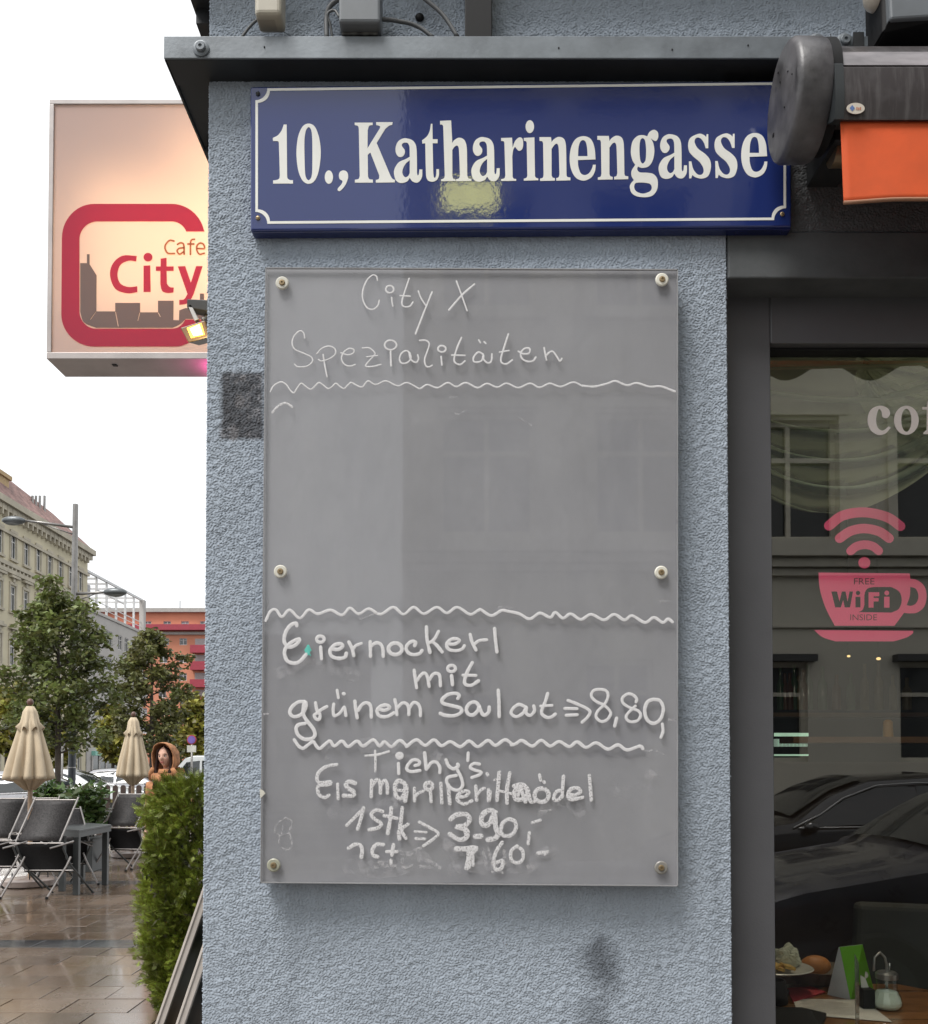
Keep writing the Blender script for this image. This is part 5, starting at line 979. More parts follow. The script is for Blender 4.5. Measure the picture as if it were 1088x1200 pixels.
# ------------------------------------------------------------------ street furniture on the plaza
M['mesh'] = mat('dark_textilene', (.034, .031, .031), .62, var=.55, vscale=55, bump=.9, bscale=150, bdist=.003, spec=.5)
M['mesh2'] = mat('black_textilene', (.014, .014, .015), .8, var=.2, vscale=40, bump=.4, bscale=200, bdist=.001, spec=.2)
M['alu2'] = mat('chair_aluminium', (.30, .28, .27), .42, metal=.7)
M['alud'] = mat('dark_aluminium', (.24, .23, .22), .35, metal=.8)
M['tab'] = mat('anthracite_metal', (.05, .055, .056), .35, metal=.3)
def make_chair():
    r = empty('folding_chair')
    def bar(name, pts, rad=.011, m=M['alu2']): b = MB(); b.tube(pts, rad, 8, flat=.8); o = b.build(name, m, smooth=40); o.parent = r; return o
    # local: x right, y away from the viewer, z up; the chair leans folded against a table
    TL, TR, BL, BR = (-.10, .16, 1.12), (.385, .16, 1.12), (-.235, -.02, .63), (.255, -.02, .63)
    def strip(name, q, m):
        b = MB(); n = 8; V = []
        for j in range(n + 1):
            f = j / n; a = Vector(q[0]).lerp(Vector(q[3]), f); c = Vector(q[1]).lerp(Vector(q[2]), f); s = Vector((0, .02 * math.sin(f * math.pi), 0)); V += [a + s, c + s]
        b.add(V, [(2 * j, 2 * j + 1, 2 * j + 3, 2 * j + 2) for j in range(n)]); o = b.build(name, m, smooth=True); mo = o.modifiers.new('t', 'SOLIDIFY'); mo.thickness = .003; o.parent = r; return o
    strip('backrest', [(-.215, -.02, .64), (.235, -.02, .64), (.355, .145, 1.09), (-.09, .145, 1.09)], M['mesh'])
    for (a, c) in ((BL, TL), (BR, TR)): bar('back_rail', [a, c])
    bar('top_bar', [(-.095, .15, 1.09), (.36, .15, 1.09)], .009)
    bar('cross_bar', [(-.30, -.025, .615), (.30, -.025, .615)], .010)
    strip('seat', [(-.19, .10, .28), (.30, .10, .28), (.27, .0, .60), (-.21, .0, .60)], M['mesh2'])
    bar('seat_rail', [(-.18, .095, .30), (.36, .095, .30)], .010)
    for dx in (0.0, .515):
        bar('leg', [(-.36 + dx, -.10, .014), (-.27 + dx, -.05, .20), (-.19 + dx, .0, .36), (-.155 + dx, .03, .46)], .015)
        bar('rear_leg', [(-.26 + dx, .02, .60), (-.17 + dx, .06, .36), (-.13 + dx, .10, .29), (.03 + dx * .9, .34, .014)], .013, M['tab'])
        bar('armrest', [(-.11 + dx, -.01, .635), (-.20 + dx, -.14, .60), (-.28 + dx, -.22, .575)], .012)
        b = MB(); b.lathe([(.018, 0), (.018, .03)], (-.362 + dx, -.102, 0.001), 8); o = b.build('foot_cap', M['black']); o.parent = r
    return r
ch0 = make_chair(); GC = 'reclining chairs folded and parked on the wet terrace'
def chair(px, pyfoot, Y, label, rz=0, s=1.0, first=False):
    r = ch0 if first else copy_tree(ch0); x = P(px, 1000, Y).x; r.location = (x, Y, 0); r.rotation_euler = (0, 0, rz); r.scale = (s, s, s) if s > 0 else (-abs(s), abs(s), abs(s)); tag(r, label, 'chair', GC); return r
chair(44, 1048, 10.5, 'folded dark mesh chair leaning beside the table, nearest and left of the table', first=True)
chair(-15, 1048, 10.9, 'folded dark mesh chair cut off by the left photo edge')
chair(140, 1015, 13.2, 'folded chair with paler grey back, alone in the gap right of the table', rz=-.15, s=.98)
chair(186, 1015, 13.3, 'folded chair half hidden behind the left side of the thuja', rz=-.12, s=.98)
chair(84, 1040, 11.6, 'black folded chair standing behind the table', rz=.35, s=-.86)
chair(30, 1040, 12.2, 'folded chair mostly hidden behind the nearest chair', rz=.05, s=.96)
YTb = 10.75
tb2 = empty('terrace_table', P(95, 1045, YTb)); tb2.location.z = 0; tag(tb2, 'anthracite metal terrace table standing right of the folded chairs', 'table')
lx0, lx1 = P(90, 1000, YTb).x, P(117, 1000, YTb + .85).x
q = [(lx0 - .36, YTb + .30), (lx0 + .05, YTb - .06), (lx1 + .10, YTb + .95), (lx1 - .40, YTb + 1.3)]
b = MB(); b.add([(x, y, .745) for x, y in q] + [(x, y, .72) for x, y in q], [(0, 1, 2, 3), (7, 6, 5, 4)] + [(i, (i + 1) % 4, (i + 1) % 4 + 4, i + 4) for i in range(4)]); par(b.build('tabletop', M['tab'], bevel=.004), tb2)
b = MB(); b.add([(x, y, .7195) for x, y in q] + [(x, y, .66) for x, y in q], [(i, (i + 1) % 4, (i + 1) % 4 + 4, i + 4) for i in range(4)]); o = par(b.build('apron', M['tab']), tb2)
for (x, y) in ((lx0, YTb), (lx1 + .05, YTb + .9), (lx0 - .30, YTb + .32), (lx1 - .36, YTb + 1.2)): b = MB(); b.box((x - .032, y - .032, 0.001), (x + .032, y + .032, .66)); par(b.build('leg', M['tab'], bevel=.003), tb2)
M['dt'] = M['tab']
tb3 = empty('terrace_table', (P(150, 1000, 14.6).x, 14.6, 0)); tag(tb3, 'dark terrace table partly hidden behind the pale chair and the thuja', 'table')
b = MB(); b.box((-.9, -.4, .72), (.9, .4, .75)); o = b.build('tabletop', M['tab'], bevel=.004); o.parent = tb3
for sx in (-.8, .8):
    for sy in (-.32, .32): b = MB(); b.box((sx - .03, sy - .03, 0.001), (sx + .03, sy + .03, .72)); o = b.build('leg', M['tab']); o.parent = tb3
# parasols
M['canvas'] = mat('wet_beige_canvas', (.55, .45, .32), .8, var=.14, vscale=3, stretch=(2, 2, .6), bump=.25, bscale=25, bdist=.01, transl=.12)
def parasol(px, Y, ztop, zlow, rw, label, lean, seed, base=True):
    t = empty('closed_parasol', (P(px, 900, Y).x, Y, 0)); t.rotation_euler = (0, lean, 0); tag(t, label, 'parasol', 'closed beige parasols on the terrace'); r = random.Random(seed); ph = r.uniform(0, 6)
    fold = lambda a, z: 1 + (.46 * abs(math.sin(5 * a + ph + .35 * math.sin(2.2 * z))) ** .9 - .28) * min(1, (ztop - z) * 1.4) + .06 * math.sin(3 * a + ph * 2)
    b = MB(); h = ztop - zlow; n = 18; prof = [(.02, ztop - .07)]
    for i in range(n + 1):
        f = i / n; prof.append((.055 + (rw - .055) * f ** .8, ztop - .09 - (h - .09) * f))
    prof += [(rw * .93, zlow - .004), (rw * .6, zlow - .03), (.05, zlow - .14)]
    b.lathe(prof, n=96, fr=fold); o = b.build('canopy', M['canvas'], smooth=True); o.parent = t
    b = MB(); f2 = lambda a, z: 1 + .16 * math.sin(8 * a + ph) * min(1, (ztop - z) * 2.6)
    zz = ztop - .04; b.lathe([(.045, zz), (.085, zz - .07), (.125 * rw / .3, zz - .20), (.178 * rw / .3, zz - .29), (.174 * rw / .3, zz - .295), (.09, zz - .2)], n=80, fr=lambda a, z: f2(a, z) ); 
    for i in range(80 * 3, 80 * 5):
        x, y, z = b.v[i]; a = math.atan2(y, x); b.v[i] = (x, y, z + .035 * math.sin(8 * a + ph))
    o = b.build('vent_flap', M['canvas'], smooth=True); o.parent = t
    b = MB(); b.lathe([(.012, ztop - .03), (.036, ztop - .015), (.040, ztop + .02), (.028, ztop + .045), (.01, ztop + .055)], n=16); o = b.build('finial', mat('brown_wood_cap', (.12, .06, .045), .4), smooth=True); o.parent = t
    b = MB(); b.tube([(0, 0, .06), (0, 0, ztop - .04)], .028, 12); o = b.build('pole', mat('beige_pole', (.40, .28, .19), .5), smooth=40); o.parent = t
    b = MB(); b.lathe([(.30, .001), (.325, .012), (.325, .075), (.30, .09), (.05, .095)], n=40); o = b.build('base', mat('pink_concrete_base', (.30, .235, .205), .3, var=.15, coat=.3), smooth=30); o.parent = t
    b = MB()
    for k in range(4): a = k * 1.57 + .4; b.box((.2 * math.cos(a) - .006, .2 * math.sin(a) - .006, .09), (.2 * math.cos(a) + .006, .2 * math.sin(a) + .006, .16))
    o = b.build('base_pin', M['darkmetal']); o.parent = t
    return t
parasol(37, 11.6, Zat(824, 11.6), Zat(913, 11.6), .262, 'closed beige parasol with wooden ball cap at the left photo edge, the larger one', -.012, 4)
parasol(156, 15.2, Zat(838, 15.2), Zat(910, 15.2), .235, 'closed beige parasol between the lamp post and the hooded woman, the smaller one', 0, 9)

# leaves ---------------------------------------------------------------------------------------------
def leaves(centers, n, size, aspect=.55, droop=.3, spread=None, seed=1):
    """n leaf quads (bent pairs of triangles) scattered on the given cluster centres (m,4: x y z r)"""
    r = np.random.default_rng(seed); c = centers[r.integers(0, len(centers), n)]
    d = r.standard_normal((n, 3)); d /= np.linalg.norm(d, axis=1)[:, None]; p = c[:, :3] + d * (c[:, 3] * r.random(n) ** .45)[:, None] * np.array([1, 1, .75])
    a = r.standard_normal((n, 3)); a[:, 2] = a[:, 2] * .5 - droop; a /= np.linalg.norm(a, axis=1)[:, None]
    b = np.cross(a, r.standard_normal((n, 3))); b /= np.linalg.norm(b, axis=1)[:, None]; s = size * (.6 + .8 * r.random(n))[:, None]
    v = np.stack([p, p + a * s * .5 + b * s * aspect * .5, p + a * s, p + a * s * .5 - b * s * aspect * .5], 1).reshape(-1, 3)
    return v, np.arange(4 * n).reshape(-1, 4)
def leafmat(name, c1, c2): return mat(name, c1, .38, col2=c2, var=.35, vscale=1.1, island=.42, transl=.30, spec=.5)
M['leaf'] = leafmat('plane_tree_leaf', (.080, .100, .028), (.14, .16, .045)); M['leaf2'] = leafmat('autumn_leaf', (.15, .17, .03), (.24, .21, .04)); M['leaf3'] = leafmat('reddish_leaf', (.078, .098, .026), (.14, .135, .042))
M['bark'] = mat('bark', (.06, .048, .038), .8, var=.3, bump=.8, bscale=30, bdist=.01)
def tree(px, Y, ptop, pbot, wpx, label, m, n, seed, trunk_r=.07, size=.16, nb=26, z0=0.0, shape='oval', leanpx=0):
    r = random.Random(seed); c = P(px, 800, Y); zt_, zb_ = Zat(ptop, Y), Zat(pbot, Y); hw = wpx / FPX * Y / 2; t = empty('leafy_tree', (c.x, Y, z0)); tag(t, label, 'tree', 'broadleaf trees along the square')
    b = MB(); H = zt_ - z0; lx = leanpx / FPX * Y
    b.tube([(0, 0, -.02), (.02, 0, H * .25), (.0 + lx * .3, .02, H * .5), (lx * .6, 0, H * .75), (lx, 0, H * .96)], [trunk_r, trunk_r * .85, trunk_r * .7, trunk_r * .4, .012], 10); cl = []
    for k in range(nb):
        f = (k + .5) / nb; z = (zb_ - z0) + (zt_ - zb_) * (f * .93 + .03); a = k * 2.4 + r.uniform(-.4, .4)
        prof = (math.sin(math.pi * min(1, f * .80 + .16)) ** .5) * (1.0 if f < .5 else 1.0 - .35 * (f - .5)); R = hw * prof * r.uniform(.55, 1.0)
        zs = max(H * .22, z - R * .55); p0 = Vector((lx * zs / H, 0, zs)); p1 = Vector((lx * z / H + R * math.cos(a), R * math.sin(a) * .9, z)); pm = p0.lerp(p1, .5) + Vector((0, 0, -.08 * R))
        b.tube([p0, pm, p1], [trunk_r * .32, trunk_r * .2, .006], 5, caps=False)
        for (g, rr) in ((1.0, .25), (.74, .27), (.46, .24)):
            q = p0.lerp(p1, g); cl.append((q.x, q.y, q.z, hw * rr * r.uniform(.6, 1.1)))
        for e in range(2):
            q = p1 + Vector((r.uniform(-.3, .3), r.uniform(-.3, .3), r.uniform(-.2, .35))) * hw * .7; b.tube([p0.lerp(p1, .7), q], [.01, .004], 4, caps=False); cl.append((q.x, q.y, q.z, hw * .15 * r.uniform(.7, 1.5)))
    o = b.build('trunk', M['bark'], smooth=40); o.parent = t
    V, F = leaves(np.array(cl), n, size, seed=seed); o = numesh('crown', V, F, m); o.parent = t; return t
tree(68, 20.5, 692, 868, 138, 'dark green tree with a thin trunk beside the street lamp, the largest one', M['leaf'], 10500, 5, .075, .125, 32)
tree(178, 34, 737, 884, 92, 'tall reddish green tree right of the lamp, behind the smaller parasol', M['leaf3'], 8500, 8, .10, .17, 28)
tree(8, 31, 806, 880, 80, 'yellow green tree at the left edge behind the large parasol', M['leaf2'], 3200, 12, .07, .24, 14)
tree(57, 38, 826, 895, 60, 'small yellowish tree low behind the trunk of the largest tree', M['leaf2'], 2600, 33, .06, .26, 12)
tree(133, 36, 824, 892, 46, 'small yellow green tree between the lamp post and the smaller parasol', M['leaf2'], 2600, 14, .07, .25, 14)
tree(232, 44, 815, 893, 56, 'yellowish tree in front of the orange block at the corner edge', M['leaf2'], 4200, 21, .09, .28, 18)
tree(212, 52, 806, 893, 50, 'darker small tree just left of the yellowish corner tree', M['leaf'], 3200, 27, .09, .3, 16)
# laurel planters
M['laurel'] = mat('laurel_leaf', (.030, .062, .018), .22, col2=(.07, .11, .03), var=.3, island=.4, transl=.15, spec=.7)
def planter(px0, px1, ptop, Y, label, seed, n=1500):
    x0, x1 = P(px0, 930, Y).x, P(px1, 930, Y).x; t = empty('planter_shrub', ((x0 + x1) / 2, Y, 0)); tag(t, label, 'planter'); w = (x1 - x0) / 2; h = Zat(ptop, Y)
    b = MB(); b.box((-w * .95, -.2, .001), (w * .95, .2, .45)); b.box((-w * .95 - .02, -.22, .45), (w * .95 + .02, .22, .48)); o = b.build('trough', M['tab'], bevel=.006); o.parent = t
    r = random.Random(seed); cl = [(r.uniform(-w, w), r.uniform(-.2, .2), r.uniform(.6, h - .14), r.uniform(.12, .22)) for _ in range(26)]
    V, F = leaves(np.array(cl), n, .12, .42, -.2, seed=seed); o = numesh('foliage', V, F, M['laurel']); o.parent = t
    b = MB()
    for c in cl[:12]: b.tube([(c[0] * .6, 0, .44), c[:3]], [.012, .005], 5)
    o = b.build('stems', M['bark']); o.parent = t
planter(48, 84, 911, 13.6, 'glossy laurel shrub in a trough left of the lamp post foot', 3)
planter(84, 116, 916, 13.2, 'glossy laurel shrub in a trough right of the lamp post foot', 6)
# thuja column beside the corner
th = empty('thuja_bush', (-1.585, 5.75, 0)); tag(th, 'dense green thuja bush standing right beside the building corner', 'bush')
r = np.random.default_rng(5); n = 15000; H0 = Zat(905, 5.7)
zz = .03 + (H0 - .05) * r.random(n) ** .95; ang = r.random(n) * 2 * math.pi; rad0 = .325 * (1 - .06 * np.abs(zz / H0 - .55)) * (1 + .07 * np.sin(3 * ang + zz * 7) + .07 * np.sin(5 * ang - zz * 13 + 1) + .05 * np.sin(zz * 31 + ang * 2))
rad0 *= np.where(zz > H0 - .16, np.sqrt(np.clip((H0 + .06 - zz) / .22, .05, 1)), 1) * np.where(zz < .3, .80 + .6 * zz, 1)
dep = 1 - .38 * r.random(n) ** 2.0; px_ = np.cos(ang) * rad0 * dep; py_ = np.sin(ang) * rad0 * dep * .85
V, F = [], []
zz = zz * (1 - .045 * np.clip((.12 - px_) / .42, 0, 1)) ; base = np.stack([px_, py_, zz], 1); base += .022 * r.standard_normal((n, 3)); out = np.stack([np.cos(ang), np.sin(ang), .55 + .6 * r.standard_normal(n)], 1) + .45 * r.standard_normal((n, 3)); out /= np.linalg.norm(out, axis=1)[:, None]
side = np.cross(out, r.standard_normal((n, 3))); side /= np.linalg.norm(side, axis=1)[:, None]; ln = (.032 + .045 * r.random(n))
for k in range(9):
    off = -.9 + 1.8 * (k % 3) / 2 if k < 3 else (-1 if k % 2 else 1) * (.5 + .12 * k); st = 0.0 if k < 1 else .12 * (k - 1)
    s0 = base + out * (ln * st)[:, None]; d = out + side * off * (.75 if k else 0); d /= np.linalg.norm(d, axis=1)[:, None]; l_ = ln * (1.15 if k == 0 else .62 - .03 * k)
    nrm = np.cross(d, side if k == 0 else out); nrm /= np.linalg.norm(nrm, axis=1)[:, None] + 1e-9; wv = np.cross(nrm, d) * .0030
    V.append(np.stack([s0 - wv * .7, s0 + d * (l_ * .5)[:, None] - wv, s0 + d * l_[:, None], s0 + d * (l_ * .5)[:, None] + wv], 1))
V = np.stack(V, 1).reshape(-1, 3)   # sprays keep their blades together
F = np.arange(len(V)).reshape(-1, 4)
M['thuja'] = mat('thuja_scale_leaf', (.046, .082, .014), .5, col2=(.16, .19, .024), var=.55, vscale=5, island=.5, transl=.2)
o = numesh('foliage', V, F, M['thuja']); o.parent = th
cl = np.array([(random.uniform(-.24, .24), random.uniform(-.2, .2), random.uniform(.1, H0 - .2), .14) for _ in range(60)]); V, F = leaves(cl, 5000, .035, .3, seed=3)
o = numesh('inner_twigs', V, F, mat('brown_inner_twigs', (.035, .032, .014), .8, island=.3)); o.parent = th
b = MB(); b.tube([(0, 0, 0), (0, 0, .7), (.02, 0, 1.25)], [.03, .02, .008], 8)
for k in range(18): a = k * 2.4; b.tube([(0, 0, .1 + k * .06), (.22 * math.cos(a), .2 * math.sin(a), .2 + k * .06)], [.008, .003], 5)
o = b.build('stem', M['bark']); o.parent = th
# white framed sandwich boards, folded, leaning by the corner
M['creamw'] = mat('weathered_cream_paint', (.50, .45, .41), .5, var=.2, vscale=5, stretch=(1, 1, .3))
def aboard(pxb, pyb, pxt, pyt, Y, w, label, dx):
    a, c = P(pxb, pyb, Y), P(pxt, pyt, Y); s = (c.z - a.z) / (c.x - a.x); xb_ = a.x - (a.z - .005) / s; zT = 1.35; xT = xb_ + zT / s
    t = empty('sandwich_board', (xb_, Y, 0)); tag(t, label, 'sandwich board', 'folded sandwich boards beside the corner'); n = Vector((zT, 0, -(xT - xb_))).normalized()
    def bar(name, y0_, y1_, o0, o1, z0_=0.0, z1_=1.0, m=M['creamw']):
        B0, B1 = Vector((0, 0, 0)).lerp(Vector((xT - xb_, 0, zT)), z0_), Vector((0, 0, 0)).lerp(Vector((xT - xb_, 0, zT)), z1_)
        b = MB(); b.add([B0 + n * o0 + Vector((0, y0_, 0)), B0 + n * o1 + Vector((0, y0_, 0)), B0 + n * o1 + Vector((0, y1_, 0)), B0 + n * o0 + Vector((0, y1_, 0)), B1 + n * o0 + Vector((0, y0_, 0)), B1 + n * o1 + Vector((0, y0_, 0)), B1 + n * o1 + Vector((0, y1_, 0)), B1 + n * o0 + Vector((0, y1_, 0))], [(0, 3, 2, 1), (4, 5, 6, 7), (0, 1, 5, 4), (1, 2, 6, 5), (2, 3, 7, 6), (3, 0, 4, 7)])
        o = b.build(name, m, bevel=.003); o.parent = t
    bar('side_rail', 0, .03, 0, .040); bar('side_rail', .60, .63, 0, .040); bar('bottom_rail', .031, .599, 0.002, .038, 0.0, .05); bar('top_rail', .031, .599, .002, .038, .95, 1.0)
    bar('bead_moulding', -.006, -.0005, .006, .014); bar('board_panel', .0315, .5985, .015, .025, .0505, .9495, M['tab'])
aboard(183, 1195, 240, 1032, 4.45, .6, 'cream framed folded sandwich board nearest the thuja, seen edge-on', 0)
aboard(207, 1195, 240, 1098, 4.30, .6, 'cream framed folded sandwich board tucked closest to the building corner', 0)
b = MB(); b.box((-1.25, 4.9, .001), (XL - .05, 5.2, .55)); tag(b.build('storage_crate', M['black'], bevel=.01), 'black box in the shade behind the leaning sandwich boards', 'box')

# wooden picket fence
M['picket'] = mat('dark_brown_picket', (.045, .028, .022), .5, var=.3, vscale=8)
fn = empty('picket_fence', (P(135, 950, 17).x, 17, 0)); tag(fn, 'low dark brown round-topped picket fence behind the terrace', 'fence'); fn0 = None
hp = Zat(920, 17); pitch = 9.2 / FPX * 17
b = MB(); w = pitch * .33; arc = [(w * math.cos(a), hp - w + w * math.sin(a)) for a in [math.pi * k / 8 for k in range(9)]]; prof = [(w, .08)] + arc + [(-w, .08)]
n = len(prof); b.add([(p[0], -.012, p[1]) for p in prof] + [(p[0], .012, p[1]) for p in prof], [tuple(range(n)), tuple(range(2 * n - 1, n - 1, -1))] + [(i, (i + 1) % n, (i + 1) % n + n, i + n) for i in range(n)])
pk = b.build('picket', M['picket']); pk.parent = fn; pk.location = (-4 * pitch, 0, 0)
for k in range(-10, 14):
    if k == -4: continue
    c = pk.copy(); sc.collection.objects.link(c); c.parent = fn; c.location = (k * pitch, 0, 0)
for z in (.30, hp - .32): b = MB(); b.box((-11 * pitch, .013, z), (14 * pitch, .04, z + .06)); o = b.build('rail', mat('olive_rail', (.20, .17, .06), .6)); o.parent = fn

# street lamp
YP = 22.0
sl = empty('street_lamp', (P(84, 900, YP).x, YP, 0)); tag(sl, 'tall grey double-armed street lamp rising in front of the large tree', 'street lamp')
zt_ = Zat(591, YP); lx = P(88.5, 600, YP).x - P(84, 900, YP).x
b = MB(); b.tube([(0, 0, 0), (.02, 0, 3.3)], .085, 16); b.tube([(0, 0, .0), (0, 0, .35)], .11, 16); par2(b.build('lower_pole', mat('dark_pole_paint', (.05, .058, .068), .35, metal=.2), smooth=40), sl)
b = MB(); b.tube([(.02, 0, 3.3), (lx * .5, 0, 4.9), (lx, 0, zt_)], [.075, .07, .062], 16); par2(b.build('upper_pole', M['alud'], smooth=40), sl)
def head(px, py, sgn, pya):
    hx = P(px, py, YP).x - sl.location.x; z = Zat(py, YP); za = Zat(pya, YP)
    b = MB(); b.tube([(lx * .8, 0, za), (lx * .8 + (hx - lx) * .6, 0, za + (z - za) * .75), (hx - sgn * .25, 0, z)], [.035, .03, .022], 8); b.tube([(lx * .8, 0, za - .18), (lx * .8 + (hx - lx) * .6, 0, za + (z - za) * .7)], [.02, .012], 6); o = b.build('lamp_arm', M['alud'], smooth=True); o.parent = sl
    b = MB(); b.ball((hx, 0, z), (.28, .14, .10), 20, 10); o = b.build('lamp_head', mat('lamp_head_grey', (.12, .13, .135), .35, metal=.4), smooth=True); o.parent = sl
    b = MB(); b.ball((hx - sgn * -.02, 0, z - .045), (.2, .11, .07), 16, 8); o2 = b.build('lamp_glass', mat('lamp_glass', (.2, .21, .21), .15), smooth=True); o2.parent = o
head(16, 610, -1, 618); head(135, 694, 1, 696)
b = MB(); b.tube([(0, 0, Zat(900, YP)), (0, 0, Zat(899, YP))], .1, 16); par2(b.build('clamp_band', M['alu']), sl)
def road_sign(px, Y, ptop, rpx, pstem, label, kind):
    t = empty('road_sign', (P(px, 900, Y).x, Y, -.12)); tag(t, label, 'road sign'); z = Zat(ptop, Y) - t.location.z; r_ = rpx / FPX * Y
    b = MB(); b.tube([(0, .02, 0), (0, .02, z + r_)], .03, 8); o = b.build('post', M['alud'], smooth=True); o.parent = t
    def disc(name, rad, y, m):
        bb = MB(); bb.lathe([(rad, 0), (rad, .01)], n=28); bb.v = [(p[0], y - p[2], z + p[1]) for p in bb.v]; o = bb.build(name, m); o.parent = t
    if kind == 'blue':
        disc('red_rim', r_, 0, mat('sign_red', (.45, .05, .06), .5)); disc('blue_disc', r_ * .8, -.012, mat('sign_violet_blue', (.19, .12, .42), .5))
        b = MB(); b.box((-r_ * .95, -.01, z - r_ * 2.6), (r_ * .95, 0, z - r_ * 1.2)); o = b.build('text_plate', mat('sign_plate_white', (.6, .6, .55), .5)); o.parent = t
    else:
        disc('sign_back', r_, 0, M['alud']); b = MB(); b.box((-r_ * .8, -.01, z - r_ * 2.3), (r_ * .8, 0, z - r_ * 1.15)); o = b.build('text_plate', M['alud']); o.parent = t
        b = MB(); b.box((-r_ * .12, -.016, z - r_ * .8), (r_ * .12, -.0105, z + r_ * .8)); o = b.build('back_channel', M['tab']); o.parent = t
road_sign(224.5, 24.5, 867, 5.6, 0, 'round violet and red no-stopping sign with white plate behind the hooded woman', 'blue')
road_sign(72.5, 26.5, 871, 4.2, 0, 'grey round sign seen from behind between tree trunk and lamp post', 'grey')

# ------------------------------------------------------------------ vehicles
M['glass'] = mat('car_glass', (.02, .025, .027), .05, spec=.9, var=.1); M['tyre'] = mat('tyre', (.02, .02, .02), .8); M['redl'] = mat('tail_light', (.5, .02, .03), .2, emit=.25)
def car(label, X, Y, z, rz, paint, kind='car', mirror=1, cat='car', L_=4.4):
    t = empty('parked_car' if kind != 'van' else 'parked_van', (X, Y, z)); t.rotation_euler = (0, 0, rz); tag(t, label, cat)
    if kind == 'car': S = [(0, .66, .34, .58, .60, .60), (.10, .80, .24, .68, .70, .70), (.5, .87, .20, .80, .78, .84), (1.15, .89, .19, .90, .76, .96), (1.30, .89, .19, .92, .74, .99), (1.75, .89, .19, .93, .66, 1.27), (2.15, .89, .19, .94, .61, 1.41), (2.8, .89, .19, .95, .60, 1.45), (3.4, .89, .19, .97, .60, 1.40), (3.95, .88, .20, .99, .66, 1.14), (4.15, .86, .24, .97, .70, 1.02), (4.38, .74, .36, .80, .66, .86)]
    else: S = [(0, .7, .34, .7, .62, .74), (.12, .88, .24, .85, .74, .92), (.75, .95, .2, 1.0, .80, 1.10), (1.0, .96, .2, 1.04, .82, 1.22), (1.55, .97, .2, 1.08, .84, 1.84), (1.9, .97, .2, 1.08, .85, 1.95), (3.4, .97, .2, 1.08, .86, 1.97), (4.65, .97, .2, 1.08, .86, 1.93), (4.85, .95, .25, 1.08, .84, 1.80), (4.9, .9, .35, 1.0, .8, 1.1)]
    def sec(s):
        x, w, zb, zl, rw, zr = s; zm = (zb + zl) / 2; x = (x - 2.2) * mirror
        half = [(w * .86, zb), (w * .97, zb + .06), (w, zm), (w * .985, zl - .06), (w * .95, zl), ((w * .95 + rw) / 2 + .015, (zl + zr) / 2 + .01), (rw + .02, zr - .05), (rw * .9, zr - .005), (rw * .45, zr + .02), (0, zr + .025)]
        return [(x, -y, zz) for y, zz in half] + [(x, y, zz) for y, zz in half[-2::-1]]
    secs = [sec(s) for s in S]; n = len(secs[0]); b = MB(); vs = [p for q in secs for p in q]
    fs = [(i * n + k, i * n + k + 1, (i + 1) * n + k + 1, (i + 1) * n + k) for i in range(len(secs) - 1) for k in range(n - 1)] + [tuple(range(n)), tuple((len(secs) - 1) * n + k for k in range(n))[::-1]]
    fs += [((i + 1) * n, (i + 1) * n + n - 1, i * n + n - 1, i * n) for i in range(len(secs) - 1)]
    b.add(vs, fs); o = b.build('body', paint, smooth=38); o.parent = t
    def interp(x):
        for a, c in zip(S, S[1:]):
            if a[0] <= x <= c[0]:
                f = (x - a[0]) / (c[0] - a[0]); return tuple(a[k] + (c[k] - a[k]) * f for k in range(6))
        return S[-1]
    def sidept(x, f, sg): # f 0..1 belt to roof
        _, w, zb, zl, rw, zr = interp(x); y = (w * .95) * (1 - f) + (rw + .02) * f; zz = zl * (1 - f) + (zr - .05) * f
        return Vector(((x - 2.2) * mirror, sg * (y + .018), zz + .005))
    wins = [[(1.52, .06), (2.52, .06), (2.52, .88), (2.2, .88), (1.85, .80)], [(2.60, .06), (3.62, .10), (3.45, .80), (3.1, .88), (2.60, .88)]] if kind == 'car' else [[(1.2, .06), (2.2, .06), (2.2, .8), (1.65, .8)], [(2.3, .06), (3.4, .06), (3.4, .8), (2.3, .8)], [(3.5, .06), (4.6, .06), (4.6, .8), (3.5, .8)]]
    for sg in (-1, 1):
        for wv in wins:
            b = MB(); q = [sidept(x, f, sg) for x, f in wv]; q2 = [p - Vector((0, sg * .012, 0)) for p in q]; k = len(q); b.add(q + q2, [tuple(range(k)), tuple(range(2 * k - 1, k - 1, -1))] + [(i, (i + 1) % k, (i + 1) % k + k, i + k) for i in range(k)]); o = b.build('side_window', M['glass']); o.parent = t
        b = MB(); b.tube([sidept(x, f, sg) + Vector((0, sg * .004, 0)) for x, f in [(1.30, .06), (1.60, .62), (1.85, .86), (2.2, .93), (2.6, .94), (3.1, .93), (3.5, .86), (3.78, .3)]] if kind == 'car' else [sidept(x, .0, sg) for x in (1.1, 2.5, 4.7)], .010, 6); o = b.build('chrome_trim', M['alu'], smooth=True); o.parent = t
        b = MB(); b.tube([sidept(x, -.02, sg) for x in (1.35, 2.5, 3.8)], .008, 6); o = b.build('chrome_trim', M['alu'], smooth=True); o.parent = t
        b = MB(); q = sidept(1.45, .12, sg); b.ball((q.x, q.y + sg * .09, q.z), (.07, .10, .06), 10, 7); o = b.build('wing_mirror', paint, smooth=True); o.parent = t
